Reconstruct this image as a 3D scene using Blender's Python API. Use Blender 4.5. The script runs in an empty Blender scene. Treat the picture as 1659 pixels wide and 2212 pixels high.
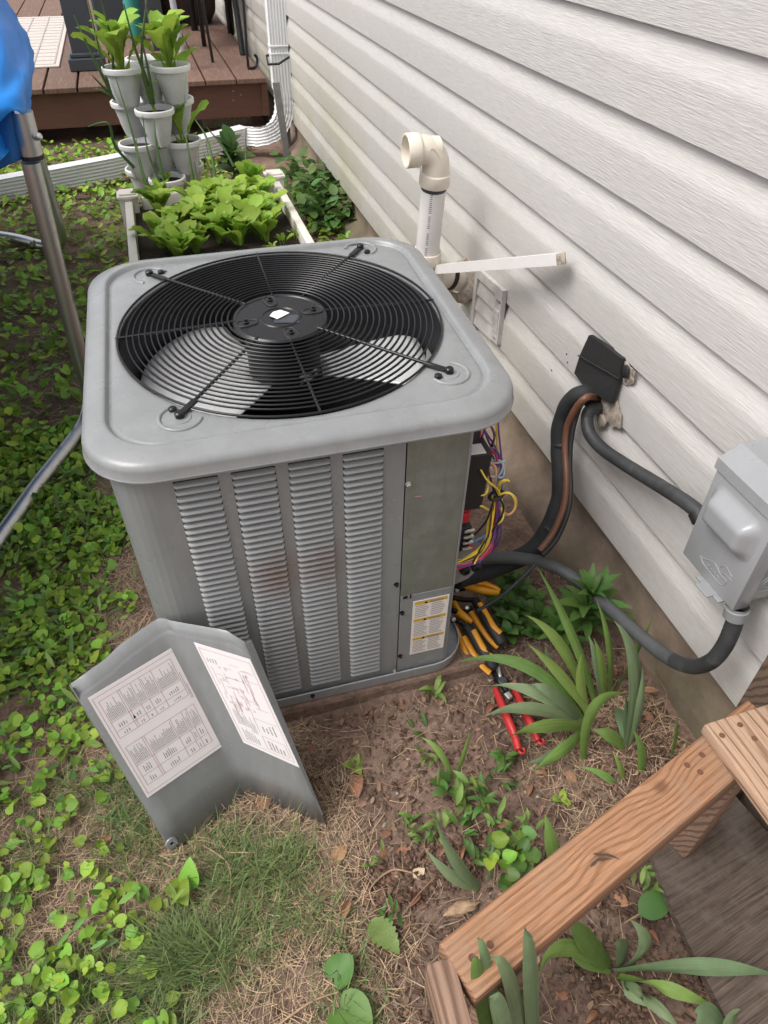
import bpy, bmesh, math, random
import numpy as np
from mathutils import Vector, Matrix, Euler, noise
random.seed(7)
RNG = np.random.default_rng(11)
S = bpy.context.scene
COL = S.collection

# ------------------------------------------------------------------ camera
cam = bpy.data.cameras.new('camera')
cam.sensor_fit = 'VERTICAL'; cam.sensor_height = 24.0; cam.sensor_width = 24.0
cam.lens = 24.0 * 1537 / 2212
cam.clip_start = 0.02; cam.clip_end = 300
co = bpy.data.objects.new('camera', cam); COL.objects.link(co)
_p, _y, _r = 0.733, 0.296, 0.012
_F = Vector((math.sin(_y)*math.cos(_p), math.cos(_y)*math.cos(_p), -math.sin(_p)))
_R = Vector((math.cos(_y), -math.sin(_y), 0)); _U = _R.cross(_F)
_r1 = math.cos(_r)*_R + math.sin(_r)*_U; _u1 = -math.sin(_r)*_R + math.cos(_r)*_U
M = Matrix((( _r1.x, _u1.x, -_F.x, 0), (_r1.y, _u1.y, -_F.y, 0), (_r1.z, _u1.z, -_F.z, 1.6), (0, 0, 0, 1)))
co.matrix_world = M
S.camera = co

# ------------------------------------------------------------------ sky, sun, exposure
SUN_EL, SUN_AZ = math.radians(56), math.radians(262)      # azimuth clockwise from +Y: bright cloud over the yard on the left
w = bpy.data.worlds.new('World'); S.world = w; w.use_nodes = True
nt = w.node_tree; nt.nodes.clear()
sky = nt.nodes.new('ShaderNodeTexSky'); sky.sky_type = 'NISHITA'; sky.sun_disc = False
sky.sun_elevation = SUN_EL; sky.sun_rotation = SUN_AZ
sky.air_density = 1.0; sky.dust_density = 4.0; sky.ozone_density = 1.0
hs = nt.nodes.new('ShaderNodeHueSaturation'); hs.inputs['Saturation'].default_value = 0.12
bg = nt.nodes.new('ShaderNodeBackground'); bg.inputs['Strength'].default_value = 0.15
wo = nt.nodes.new('ShaderNodeOutputWorld')
nt.links.new(sky.outputs[0], hs.inputs['Color']); nt.links.new(hs.outputs[0], bg.inputs[0]); nt.links.new(bg.outputs[0], wo.inputs[0])
sun = bpy.data.lights.new('sun', 'SUN'); sun.energy = 1.05; sun.angle = math.radians(30); sun.color = (1.0, 0.955, 0.9)
so = bpy.data.objects.new('sun', sun); COL.objects.link(so)
_d = Vector((math.sin(SUN_AZ)*math.cos(SUN_EL), math.cos(SUN_AZ)*math.cos(SUN_EL), math.sin(SUN_EL)))
so.rotation_euler = (-_d).to_track_quat('-Z', 'Y').to_euler()
so.location = (-6, 0, 8)
S.view_settings.view_transform = 'Standard'; S.view_settings.look = 'None'
S.view_settings.gamma = 1.0; S.view_settings.use_curve_mapping = False
S.view_settings.exposure = 0.68
S.render.engine = 'CYCLES'
S.cycles.max_bounces = 6; S.cycles.diffuse_bounces = 3; S.cycles.glossy_bounces = 3; S.cycles.transmission_bounces = 4

# ------------------------------------------------------------------ helpers
OFF = {}
def V(*a): return Vector(a)
def tag(o, label=None, cat=None, group=None, kind=None):
    if label: o['label'] = label
    if cat: o['category'] = cat
    if group: o['group'] = group
    if kind: o['kind'] = kind
    return o
def thing(name, label, cat, loc=(0, 0, 0), rot=(0, 0, 0), group=None):
    o = bpy.data.objects.new(name, None); COL.objects.link(o)
    o.empty_display_size = 0.05
    o.location = loc; o.rotation_euler = rot
    OFF[o] = Vector(loc) if not any(rot) else None
    return tag(o, label, cat, group)

class MB:
    def __init__(self): self.v = []; self.f = []; self.m = []
    def add(self, vs, fs, mi=0):
        n = len(self.v); self.v += [tuple(p) for p in vs]
        self.f += [tuple(i + n for i in q) for q in fs]; self.m += [mi] * len(fs); return self
    def quad(self, a, b, c, d, mi=0): return self.add([a, b, c, d], [(0, 1, 2, 3)], mi)
    def box(self, c, s, rot=None, mi=0, bev=0.0, taper=1.0):
        x, y, z = s[0]/2, s[1]/2, s[2]/2
        bm = bmesh.new(); bmesh.ops.create_cube(bm, size=1)
        for q in bm.verts:
            t = taper if q.co.z > 0 else 1.0
            q.co = Vector((q.co.x*s[0]*t, q.co.y*s[1]*t, q.co.z*s[2]))
        if bev > 0: bmesh.ops.bevel(bm, geom=bm.edges[:], offset=bev, segments=2, affect='EDGES', profile=0.5)
        R = rot if rot is not None else Matrix.Identity(3)
        vs = [R @ q.co + Vector(c) for q in bm.verts]
        bm.verts.index_update()
        fs = [[q.index for q in fc.verts] for fc in bm.faces]; bm.free()
        return self.add(vs, fs, mi)
    def frames(self, path):
        P = [Vector(p) for p in path]; T = []
        for i in range(len(P)):
            a = P[max(i-1, 0)]; b = P[min(i+1, len(P)-1)]; t = (b-a); T.append(t.normalized() if t.length > 1e-9 else V(0, 0, 1))
        up = V(0, 0, 1) if abs(T[0].z) < 0.9 else V(1, 0, 0)
        n = (up - T[0]*up.dot(T[0])).normalized(); N = []
        for i in range(len(P)):
            n = (n - T[i]*n.dot(T[i])); n = n.normalized() if n.length > 1e-9 else V(1, 0, 0); N.append(n.copy())
        return P, T, N
    def tube(self, path, r, seg=8, mi=0, caps=True, closed=False, ry=None):
        P, T, N = self.frames(path); n = len(P)
        rr = r if hasattr(r, '__len__') else [r]*n
        vs = []
        for i in range(n):
            B = T[i].cross(N[i])
            for k in range(seg):
                a = 2*math.pi*k/seg
                vs.append(P[i] + N[i]*(math.cos(a)*rr[i]) + B*(math.sin(a)*(rr[i] if ry is None else rr[i]*ry)))
        fs = []
        for i in range(n if closed else n-1):
            j = (i+1) % n
            for k in range(seg):
                k2 = (k+1) % seg; fs.append((i*seg+k, j*seg+k, j*seg+k2, i*seg+k2))
        if caps and not closed: fs += [tuple(range(seg)), tuple(range((n-1)*seg, n*seg))[::-1]]
        return self.add(vs, fs, mi)
    def lathe(self, prof, c=(0, 0, 0), axis=(0, 0, 1), seg=24, mi=0, xdir=None, sy=1.0):
        A = Vector(axis).normalized()
        X = Vector(xdir) if xdir is not None else (V(1, 0, 0) if abs(A.x) < 0.9 else V(0, 1, 0))
        X = (X - A*X.dot(A)).normalized(); Y = A.cross(X); c = Vector(c); vs = []
        for (r, h) in prof:
            for k in range(seg):
                a = 2*math.pi*k/seg; vs.append(c + A*h + X*(r*math.cos(a)) + Y*(r*math.sin(a)*sy))
        fs = []
        for i in range(len(prof)-1):
            for k in range(seg):
                k2 = (k+1) % seg; fs.append((i*seg+k, i*seg+k2, (i+1)*seg+k2, (i+1)*seg+k))
        if prof[0][0] > 1e-6 and False: pass
        return self.add(vs, fs, mi)
    def disc(self, c, r, axis=(0, 0, 1), seg=20, mi=0): 
        return self.lathe([(r, 0), (0.0, 0)], c, axis, seg, mi)
    def prism(self, poly, ex, mi=0):
        """poly: list of 3-D points (planar), ex: extrusion vector"""
        n = len(poly); ex = Vector(ex); P = [Vector(p) for p in poly]
        vs = P + [p+ex for p in P]
        fs = [tuple(range(n))[::-1], tuple(range(n, 2*n))] + [(i, (i+1) % n, (i+1) % n+n, i+n) for i in range(n)]
        return self.add(vs, fs, mi)
    def build(self, name, mats, parent=None, smooth=None, local=False, **kw):
        me = bpy.data.meshes.new(name)
        vs = self.v
        if parent is not None and not local:
            off = OFF.get(parent)
            if off is not None: vs = [(a-off.x, b-off.y, c-off.z) for a, b, c in vs]
        me.from_pydata(vs, [], self.f)
        if not isinstance(mats, (list, tuple)): mats = [mats]
        for m in mats: me.materials.append(m)
        if len(mats) > 1: me.polygons.foreach_set('material_index', self.m)
        bm = bmesh.new(); bm.from_mesh(me); bmesh.ops.recalc_face_normals(bm, faces=bm.faces[:]); bm.to_mesh(me); bm.free()
        if smooth:
            me.polygons.foreach_set('use_smooth', [True]*len(me.polygons)); me.set_sharp_from_angle(angle=math.radians(smooth))
        me.update()
        return link(name, me, parent, **kw)
def link(name, me, parent=None, label=None, cat=None, group=None, kind=None, loc=None, rot=None, scale=None):
    o = bpy.data.objects.new(name, me); COL.objects.link(o)
    if parent is not None: o.parent = parent; OFF[o] = OFF.get(parent)
    else: OFF[o] = None
    if loc is not None: o.location = loc
    if rot is not None: o.rotation_euler = rot
    if scale is not None: o.scale = scale
    return tag(o, label, cat, group, kind)
def npmesh(name, verts, faces, mat, parent=None, smooth=False, **kw):
    me = bpy.data.meshes.new(name)
    verts = np.asarray(verts, np.float32); faces = np.asarray(faces, np.int32)
    k = faces.shape[1]
    me.vertices.add(len(verts)); me.vertices.foreach_set('co', verts.ravel())
    me.loops.add(faces.size); me.loops.foreach_set('vertex_index', faces.ravel())
    me.polygons.add(len(faces)); me.polygons.foreach_set('loop_start', np.arange(len(faces), dtype=np.int32)*k)
    me.update(calc_edges=True); me.validate()
    me.materials.append(mat)
    if smooth: me.polygons.foreach_set('use_smooth', [True]*len(me.polygons))
    return link(name, me, parent, **kw)
def spline(pts, n=8):
    P = [Vector(p) for p in pts]; out = []
    for i in range(len(P)-1):
        p0 = P[max(i-1, 0)]; p1 = P[i]; p2 = P[i+1]; p3 = P[min(i+2, len(P)-1)]
        for k in range(n):
            t = k/n
            out.append(0.5*((2*p1) + (p2-p0)*t + (2*p0-5*p1+4*p2-p3)*t*t + (3*p1-p0-3*p2+p3)*t*t*t))
    out.append(P[-1]); return out
def rotz(a): return Matrix.Rotation(a, 3, 'Z')
def basis(x, y, z): return Matrix((x, y, z)).transposed()

# ------------------------------------------------------------------ materials
def nd(nt, t, **kw):
    n = nt.nodes.new(t)
    for k, v in kw.items():
        if k in n.inputs: n.inputs[k].default_value = v
        else: setattr(n, k, v)
    return n
MATS = {}
def mat(name, col, rough=0.5, metal=0.0, var=0.0, vscale=8.0, obvar=0.0, islvar=0.0, bump=0.0, bscale=80.0, stretch=(1, 1, 1),
        col2=None, c2scale=6.0, c2lo=0.5, c2hi=0.65, spec=0.5, transl=0.0, coord='Object', coat=0.0, huevar=0.0, aniso=0):
    m = bpy.data.materials.new(name); m.use_nodes = True; nt = m.node_tree; L = nt.links
    b = nt.nodes['Principled BSDF']; out = nt.nodes['Material Output']
    b.inputs['Roughness'].default_value = rough; b.inputs['Metallic'].default_value = metal
    b.inputs['Specular IOR Level'].default_value = spec
    if coat: b.inputs['Coat Weight'].default_value = coat; b.inputs['Coat Roughness'].default_value = 0.12
    tc = nt.nodes.new('ShaderNodeTexCoord'); geo = nt.nodes.new('ShaderNodeNewGeometry')
    mp = nt.nodes.new('ShaderNodeMapping'); mp.inputs['Scale'].default_value = stretch
    L.new(geo.outputs['Position'] if coord == 'World' else tc.outputs[coord], mp.inputs[0])
    rgb = nd(nt, 'ShaderNodeRGB'); rgb.outputs[0].default_value = (*col, 1); cur = rgb.outputs[0]
    if col2 is not None:
        n2 = nd(nt, 'ShaderNodeTexNoise', Scale=c2scale, Detail=6.0, Roughness=0.65); L.new(mp.outputs[0], n2.inputs['Vector'])
        r2 = nd(nt, 'ShaderNodeMapRange'); r2.inputs['From Min'].default_value = c2lo; r2.inputs['From Max'].default_value = c2hi
        L.new(n2.outputs['Fac'], r2.inputs['Value'])
        mx = nd(nt, 'ShaderNodeMix', data_type='RGBA'); L.new(r2.outputs[0], mx.inputs['Factor']); L.new(cur, mx.inputs['A'])
        mx.inputs['B'].default_value = (*col2, 1); cur = mx.outputs['Result']
    def scale_by(cur, fac_out, lo, hi):
        r = nd(nt, 'ShaderNodeMapRange'); r.inputs['To Min'].default_value = lo; r.inputs['To Max'].default_value = hi
        L.new(fac_out, r.inputs['Value'])
        vm = nd(nt, 'ShaderNodeVectorMath', operation='SCALE'); L.new(cur, vm.inputs[0]); L.new(r.outputs[0], vm.inputs['Scale']); return vm.outputs[0]
    if var:
        n1 = nd(nt, 'ShaderNodeTexNoise', Scale=vscale, Detail=7.0, Roughness=0.6); L.new(mp.outputs[0], n1.inputs['Vector'])
        r = nd(nt, 'ShaderNodeMapRange'); r.inputs['From Min'].default_value = 0.3; r.inputs['From Max'].default_value = 0.7; L.new(n1.outputs['Fac'], r.inputs['Value'])
        cur = scale_by(cur, r.outputs[0], 1-var, 1+var)
    oi = nt.nodes.new('ShaderNodeObjectInfo')
    if obvar: cur = scale_by(cur, oi.outputs['Random'], 1-obvar, 1+obvar)
    if islvar: cur = scale_by(cur, geo.outputs['Random Per Island'], 1-islvar, 1+islvar)
    if huevar:
        hsv = nd(nt, 'ShaderNodeHueSaturation'); L.new(cur, hsv.inputs['Color'])
        r = nd(nt, 'ShaderNodeMapRange'); r.inputs['To Min'].default_value = 0.5-huevar; r.inputs['To Max'].default_value = 0.5+huevar
        mul = nd(nt, 'ShaderNodeMath', operation='MULTIPLY'); mul.inputs[1].default_value = 7.31
        fr = nd(nt, 'ShaderNodeMath', operation='FRACT')
        src = geo.outputs['Random Per Island'] if islvar else oi.outputs['Random']
        L.new(src, mul.inputs[0]); L.new(mul.outputs[0], fr.inputs[0]); L.new(fr.outputs[0], r.inputs['Value']); L.new(r.outputs[0], hsv.inputs['Hue'])
        cur = hsv.outputs['Color']
    L.new(cur, b.inputs['Base Color'])
    if bump:
        nb = nd(nt, 'ShaderNodeTexNoise', Scale=bscale, Detail=5.0, Roughness=0.6); L.new(mp.outputs[0], nb.inputs['Vector'])
        bp = nd(nt, 'ShaderNodeBump', Strength=bump, Distance=0.004); L.new(nb.outputs['Fac'], bp.inputs['Height']); L.new(bp.outputs[0], b.inputs['Normal'])
    if transl:
        tr = nd(nt, 'ShaderNodeBsdfTranslucent'); L.new(cur, tr.inputs['Color'])
        ms = nd(nt, 'ShaderNodeMixShader'); ms.inputs[0].default_value = transl
        L.new(b.outputs[0], ms.inputs[1]); L.new(tr.outputs[0], ms.inputs[2]); L.new(ms.outputs[0], out.inputs['Surface'])
    MATS[name] = m; return m

M_paint = mat('grey_enamel', (0.222, 0.228, 0.231), rough=0.31, var=0.05, vscale=5, bump=0.03, bscale=700, col2=(0.238, 0.244, 0.247), c2scale=3)
M_louver = mat('grey_enamel_louver', (0.27, 0.275, 0.277), rough=0.33, coat=0.7, var=0.04, vscale=5)
M_galv = mat('galvanised_sheet', (0.215, 0.225, 0.2), rough=0.45, metal=0.35, var=0.07, vscale=30, col2=(0.25, 0.26, 0.235), c2scale=14, c2lo=0.45, c2hi=0.6)
M_black = mat('black_metal', (0.007, 0.007, 0.008), rough=0.27, spec=0.4)
M_blackmat = mat('black_plastic', (0.014, 0.014, 0.015), rough=0.55)
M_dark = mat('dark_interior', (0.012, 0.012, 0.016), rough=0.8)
M_alu = mat('bare_aluminium', (0.9, 0.9, 0.9), rough=0.38, metal=0.35, var=0.06, vscale=14)
M_zinc = mat('zinc_plate', (0.62, 0.62, 0.6), rough=0.34, metal=0.85, var=0.06, vscale=20)
M_chrome = mat('galvanised_tube', (0.55, 0.55, 0.54), rough=0.36, metal=1.0, var=0.1, vscale=4, stretch=(6, 6, 0.6))
M_white_label = mat('white_paper_label', (0.8, 0.76, 0.76), rough=0.5)
M_cream_label = mat('cream_paper_label', (0.76, 0.71, 0.66), rough=0.5)
M_ink = mat('black_ink', (0.22, 0.2, 0.21), rough=0.6)
M_inkred = mat('pinkish_ink', (0.45, 0.24, 0.27), rough=0.6)
M_inkyel = mat('amber_ink', (0.62, 0.36, 0.03), rough=0.55)
M_pvc = mat('pvc_cream', (0.72, 0.65, 0.55), rough=0.32, var=0.03, vscale=9)
M_pvcw = mat('pvc_white', (0.72, 0.69, 0.67), rough=0.33, var=0.05, vscale=9)
M_rubber = mat('black_rubber', (0.016, 0.016, 0.017), rough=0.6, bump=0.25, bscale=120)
M_foam = mat('black_foam_sleeve', (0.017, 0.017, 0.019), rough=0.75, var=0.25, vscale=30, bump=0.2, bscale=200)
M_conduit = mat('grey_black_conduit', (0.035, 0.036, 0.038), rough=0.55, var=0.35, vscale=18, col2=(0.09, 0.085, 0.08), c2scale=22, c2lo=0.55, c2hi=0.75, bump=0.15, bscale=150)
M_conduit2 = mat('grey_conduit', (0.075, 0.077, 0.08), rough=0.55, var=0.25, vscale=18, bump=0.15, bscale=150)
M_copper = mat('brown_copper', (0.13, 0.055, 0.03), rough=0.45, var=0.25, vscale=20)
M_boxgrey = mat('disconnect_grey', (0.27, 0.275, 0.285), rough=0.5, var=0.04, vscale=9)
M_boxdark = mat('disconnect_shell', (0.2, 0.205, 0.21), rough=0.5, var=0.04, vscale=9)
M_concrete = mat('foundation_concrete', (0.195, 0.145, 0.108), rough=0.95, var=0.34, vscale=7, bump=0.9, bscale=45, col2=(0.15, 0.125, 0.075), c2scale=2.2, c2lo=0.48, c2hi=0.62, coord='World')
M_downs = mat('white_aluminium', (0.72, 0.72, 0.74), rough=0.4, var=0.06, vscale=6)
M_putty = mat('dirty_sealant', (0.36, 0.31, 0.26), rough=0.9, var=0.3, vscale=60, bump=0.8, bscale=70, col2=(0.2, 0.15, 0.11), c2scale=40)
M_web = mat('dirty_web', (0.10, 0.085, 0.07), rough=0.95, var=0.3, vscale=60, bump=0.8, bscale=90)
M_yellow = mat('amber_plastic', (0.72, 0.30, 0.012), rough=0.4, var=0.06, vscale=30)
M_red = mat('red_vinyl', (0.45, 0.028, 0.03), rough=0.38, var=0.05, vscale=30)
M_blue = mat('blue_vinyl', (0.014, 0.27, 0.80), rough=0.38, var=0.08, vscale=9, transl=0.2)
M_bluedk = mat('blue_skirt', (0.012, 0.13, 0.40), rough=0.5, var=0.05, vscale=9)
M_stain = mat('deck_stain', (0.155, 0.086, 0.062), rough=0.72, var=0.22, vscale=7, obvar=0.14, bump=0.25, bscale=40, stretch=(9, 1, 1), col2=(0.19, 0.125, 0.095), c2scale=5, coord='World')
M_fascia = mat('deck_fascia_stain', (0.125, 0.055, 0.038), rough=0.75, var=0.12, vscale=6, bump=0.2, bscale=40, stretch=(1, 1, 8), coord='World')
M_postgrey = mat('slate_grey_paint', (0.045, 0.052, 0.062), rough=0.5, var=0.05)
M_lgrey = mat('light_grey_tube', (0.42, 0.42, 0.44), rough=0.4)
M_clay = mat('brown_clay', (0.05, 0.03, 0.024), rough=0.7, var=0.2, vscale=8)
M_planter = mat('stone_grey_plastic', (0.60, 0.61, 0.61), rough=0.55, var=0.06, vscale=20)
M_rimwhite = mat('white_plastic', (0.82, 0.82, 0.82), rough=0.45, var=0.03)
M_bedwhite = mat('cream_vinyl', (0.74, 0.69, 0.62), rough=0.45, var=0.04, vscale=9)
M_pot_soil = mat('potting_soil', (0.028, 0.019, 0.014), rough=1.0, var=0.5, vscale=80, bump=1.0, bscale=120)
M_mat = mat('beige_mat', (0.55, 0.5, 0.46), rough=0.9, var=0.1, vscale=60)
M_matline = mat('mat_line', (0.4, 0.34, 0.32), rough=0.9)
M_teal = mat('teal_plastic', (0.02, 0.2, 0.17), rough=0.5)
M_stake = mat('weathered_grey_stake', (0.22, 0.22, 0.22), rough=0.7, var=0.15, vscale=20)
M_wire = {n: mat(n+'_wire', c, rough=0.4) for n, c in dict(red=(0.5, 0.02, 0.035), yellow=(0.75, 0.55, 0.06), blue=(0.10, 0.25, 0.6), brown=(0.10, 0.04, 0.03), purple=(0.13, 0.06, 0.25), black=(0.012, 0.012, 0.012), pink=(0.65, 0.12, 0.2), white=(0.5, 0.5, 0.5), orange=(0.75, 0.4, 0.2)).items()}
LEAF = dict(rough=0.5, spec=0.35)
M_iris = mat('iris_leaf', (0.18, 0.28, 0.07), obvar=0.25, huevar=0.02, var=0.12, vscale=30, stretch=(1, 1, 1), transl=0.25, **LEAF)
M_irisblue = mat('iris_leaf_bluish', (0.175, 0.245, 0.125), obvar=0.2, huevar=0.015, var=0.12, vscale=30, transl=0.2, **LEAF)
def veined(m):
    """long parallel veins from the UV map, brown tips"""
    nt = m.node_tree; L = nt.links; b = nt.nodes['Principled BSDF']; src = b.inputs['Base Color'].links[0].from_socket
    uvn = nt.nodes.new('ShaderNodeTexCoord'); mp = nt.nodes.new('ShaderNodeMapping'); mp.inputs['Scale'].default_value = (16, 0.7, 1); L.new(uvn.outputs['UV'], mp.inputs[0])
    n = nd(nt, 'ShaderNodeTexNoise', Scale=2.2, Detail=3.0); L.new(mp.outputs[0], n.inputs['Vector'])
    r = nd(nt, 'ShaderNodeMapRange'); r.inputs['From Min'].default_value = 0.3; r.inputs['From Max'].default_value = 0.7; r.inputs['To Min'].default_value = 0.78; r.inputs['To Max'].default_value = 1.22; L.new(n.outputs['Fac'], r.inputs['Value'])
    vm = nd(nt, 'ShaderNodeVectorMath', operation='SCALE'); L.new(src, vm.inputs[0]); L.new(r.outputs[0], vm.inputs['Scale'])
    sx = nd(nt, 'ShaderNodeSeparateXYZ'); L.new(uvn.outputs['UV'], sx.inputs[0])
    rt = nd(nt, 'ShaderNodeMapRange'); rt.inputs['From Min'].default_value = 0.955; rt.inputs['From Max'].default_value = 0.985; rt.inputs['To Max'].default_value = 0.8; L.new(sx.outputs['Y'], rt.inputs['Value'])
    mx = nd(nt, 'ShaderNodeMix', data_type='RGBA'); L.new(rt.outputs[0], mx.inputs['Factor']); L.new(vm.outputs[0], mx.inputs['A']); mx.inputs['B'].default_value = (0.30, 0.19, 0.08, 1)
    L.new(mx.outputs['Result'], b.inputs['Base Color'])
    for k in nt.nodes:
        if k.type == 'BSDF_TRANSLUCENT': L.new(mx.outputs['Result'], k.inputs['Color'])
    bp = nd(nt, 'ShaderNodeBump', Strength=0.35, Distance=0.001); L.new(n.outputs['Fac'], bp.inputs['Height']); L.new(bp.outputs[0], b.inputs['Normal'])
veined(M_iris); veined(M_irisblue)
M_lettuce = mat('lettuce_leaf', (0.29, 0.45, 0.06), obvar=0.2, huevar=0.018, var=0.15, vscale=40, transl=0.35, **LEAF)
M_chive = mat('chive_stalk', (0.10, 0.17, 0.06), obvar=0.3, huevar=0.02, transl=0.1, **LEAF)
M_violet = mat('heart_weed_leaf', (0.235, 0.38, 0.05), obvar=0.35, huevar=0.03, var=0.14, vscale=60, transl=0.3, **LEAF)
M_clover = mat('ground_cover_leaf', (0.235, 0.385, 0.045), islvar=0.5, huevar=0.03, transl=0.3, **LEAF)
M_weed = mat('dark_weed_leaf', (0.09, 0.18, 0.04), obvar=0.3, huevar=0.02, transl=0.25, **LEAF)
M_grass = mat('grass_blade', (0.165, 0.225, 0.08), islvar=0.5, huevar=0.03, transl=0.25, **LEAF)
M_straw = mat('dry_straw', (0.38, 0.27, 0.17), rough=0.8, islvar=0.7, huevar=0.012)
M_chip = mat('bark_mulch', (0.13, 0.075, 0.05), rough=0.95, islvar=0.5, huevar=0.012)
M_deadleaf = mat('dead_leaf', (0.27, 0.135, 0.075), rough=0.8, obvar=0.35, var=0.25, vscale=60, huevar=0.015)
M_paleleaf = mat('pale_dead_leaf', (0.46, 0.36, 0.24), rough=0.8, obvar=0.2, var=0.2, vscale=60)
M_twig = mat('dry_twig', (0.25, 0.16, 0.10), rough=0.9, var=0.3, vscale=40)
M_root = mat('pale_root', (0.36, 0.24, 0.15), rough=0.9, var=0.3, vscale=40, bump=0.5, bscale=120)

def weather(m, streak=0.08, speck=0.12, stain=None):
    """rain streaks, dust blotches, uneven gloss and (optionally) one rusty smudge, all in world space"""
    nt = m.node_tree; L = nt.links; b = nt.nodes['Principled BSDF']; lk = b.inputs['Base Color'].links; cur = lk[0].from_socket
    geo = nt.nodes.new('ShaderNodeNewGeometry')
    mp = nt.nodes.new('ShaderNodeMapping'); mp.inputs['Scale'].default_value = (1, 1, 0.12); L.new(geo.outputs['Position'], mp.inputs[0])
    n = nd(nt, 'ShaderNodeTexNoise', Scale=26.0, Detail=8.0, Roughness=0.7); L.new(mp.outputs[0], n.inputs['Vector'])
    r = nd(nt, 'ShaderNodeMapRange'); r.inputs['From Min'].default_value = 0.3; r.inputs['From Max'].default_value = 0.7; r.inputs['To Min'].default_value = 1-streak; r.inputs['To Max'].default_value = 1+streak; L.new(n.outputs['Fac'], r.inputs['Value'])
    vm = nd(nt, 'ShaderNodeVectorMath', operation='SCALE'); L.new(cur, vm.inputs[0]); L.new(r.outputs[0], vm.inputs['Scale']); cur = vm.outputs[0]
    n2 = nd(nt, 'ShaderNodeTexNoise', Scale=120.0, Detail=6.0, Roughness=0.8); L.new(geo.outputs['Position'], n2.inputs['Vector'])
    n3 = nd(nt, 'ShaderNodeTexNoise', Scale=5.0, Detail=5.0); L.new(geo.outputs['Position'], n3.inputs['Vector'])
    mu = nd(nt, 'ShaderNodeMath', operation='MULTIPLY'); L.new(n2.outputs['Fac'], mu.inputs[0]); L.new(n3.outputs['Fac'], mu.inputs[1])
    r2 = nd(nt, 'ShaderNodeMapRange'); r2.inputs['From Min'].default_value = 0.30; r2.inputs['From Max'].default_value = 0.42; r2.inputs['To Max'].default_value = speck; L.new(mu.outputs[0], r2.inputs['Value'])
    mx = nd(nt, 'ShaderNodeMix', data_type='RGBA'); L.new(r2.outputs[0], mx.inputs['Factor']); L.new(cur, mx.inputs['A']); mx.inputs['B'].default_value = (0.31, 0.29, 0.26, 1); cur = mx.outputs['Result']
    if stain:
        for (cx_, cy_, cz_, rad, amt) in stain:
            sub = nd(nt, 'ShaderNodeVectorMath', operation='SUBTRACT'); L.new(geo.outputs['Position'], sub.inputs[0]); sub.inputs[1].default_value = (cx_, cy_, cz_)
            mm = nd(nt, 'ShaderNodeVectorMath', operation='MULTIPLY'); L.new(sub.outputs[0], mm.inputs[0]); mm.inputs[1].default_value = (1, 0.3, 0.8)
            ln = nd(nt, 'ShaderNodeVectorMath', operation='LENGTH'); L.new(mm.outputs[0], ln.inputs[0])
            ad = nd(nt, 'ShaderNodeMath', operation='MULTIPLY_ADD'); ad.inputs[1].default_value = -0.06; L.new(n.outputs['Fac'], ad.inputs[0]); L.new(ln.outputs['Value'], ad.inputs[2])
            r3 = nd(nt, 'ShaderNodeMapRange', interpolation_type='SMOOTHSTEP'); r3.inputs['From Min'].default_value = rad-0.03; r3.inputs['From Max'].default_value = -0.03; r3.inputs['To Max'].default_value = amt; L.new(ad.outputs[0], r3.inputs['Value'])
            m3 = nd(nt, 'ShaderNodeMix', data_type='RGBA'); L.new(r3.outputs[0], m3.inputs['Factor']); L.new(cur, m3.inputs['A']); m3.inputs['B'].default_value = (0.17, 0.105, 0.085, 1); cur = m3.outputs['Result']
    L.new(cur, b.inputs['Base Color'])
    r4 = nd(nt, 'ShaderNodeMapRange'); r4.inputs['From Min'].default_value = 0.3; r4.inputs['From Max'].default_value = 0.7; r4.inputs['To Min'].default_value = 0.17; r4.inputs['To Max'].default_value = 0.34; L.new(n3.outputs['Fac'], r4.inputs['Value']); L.new(r4.outputs[0], b.inputs['Roughness'])
STAIN = [((0.0795, 1.0300, 0.5567)[0], 1.03, (0.0795, 1.0300, 0.5567)[2], 0.085, 0.75), ((0.1761, 1.0300, 0.5633)[0], 1.03, (0.1761, 1.0300, 0.5633)[2], 0.075, 0.6)]
weather(M_paint, stain=STAIN); weather(M_louver, streak=0.05, stain=STAIN); weather(M_galv, streak=0.12, speck=0.5); weather(M_boxgrey, streak=0.05, speck=0.3); weather(M_boxdark, streak=0.05)
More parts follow.
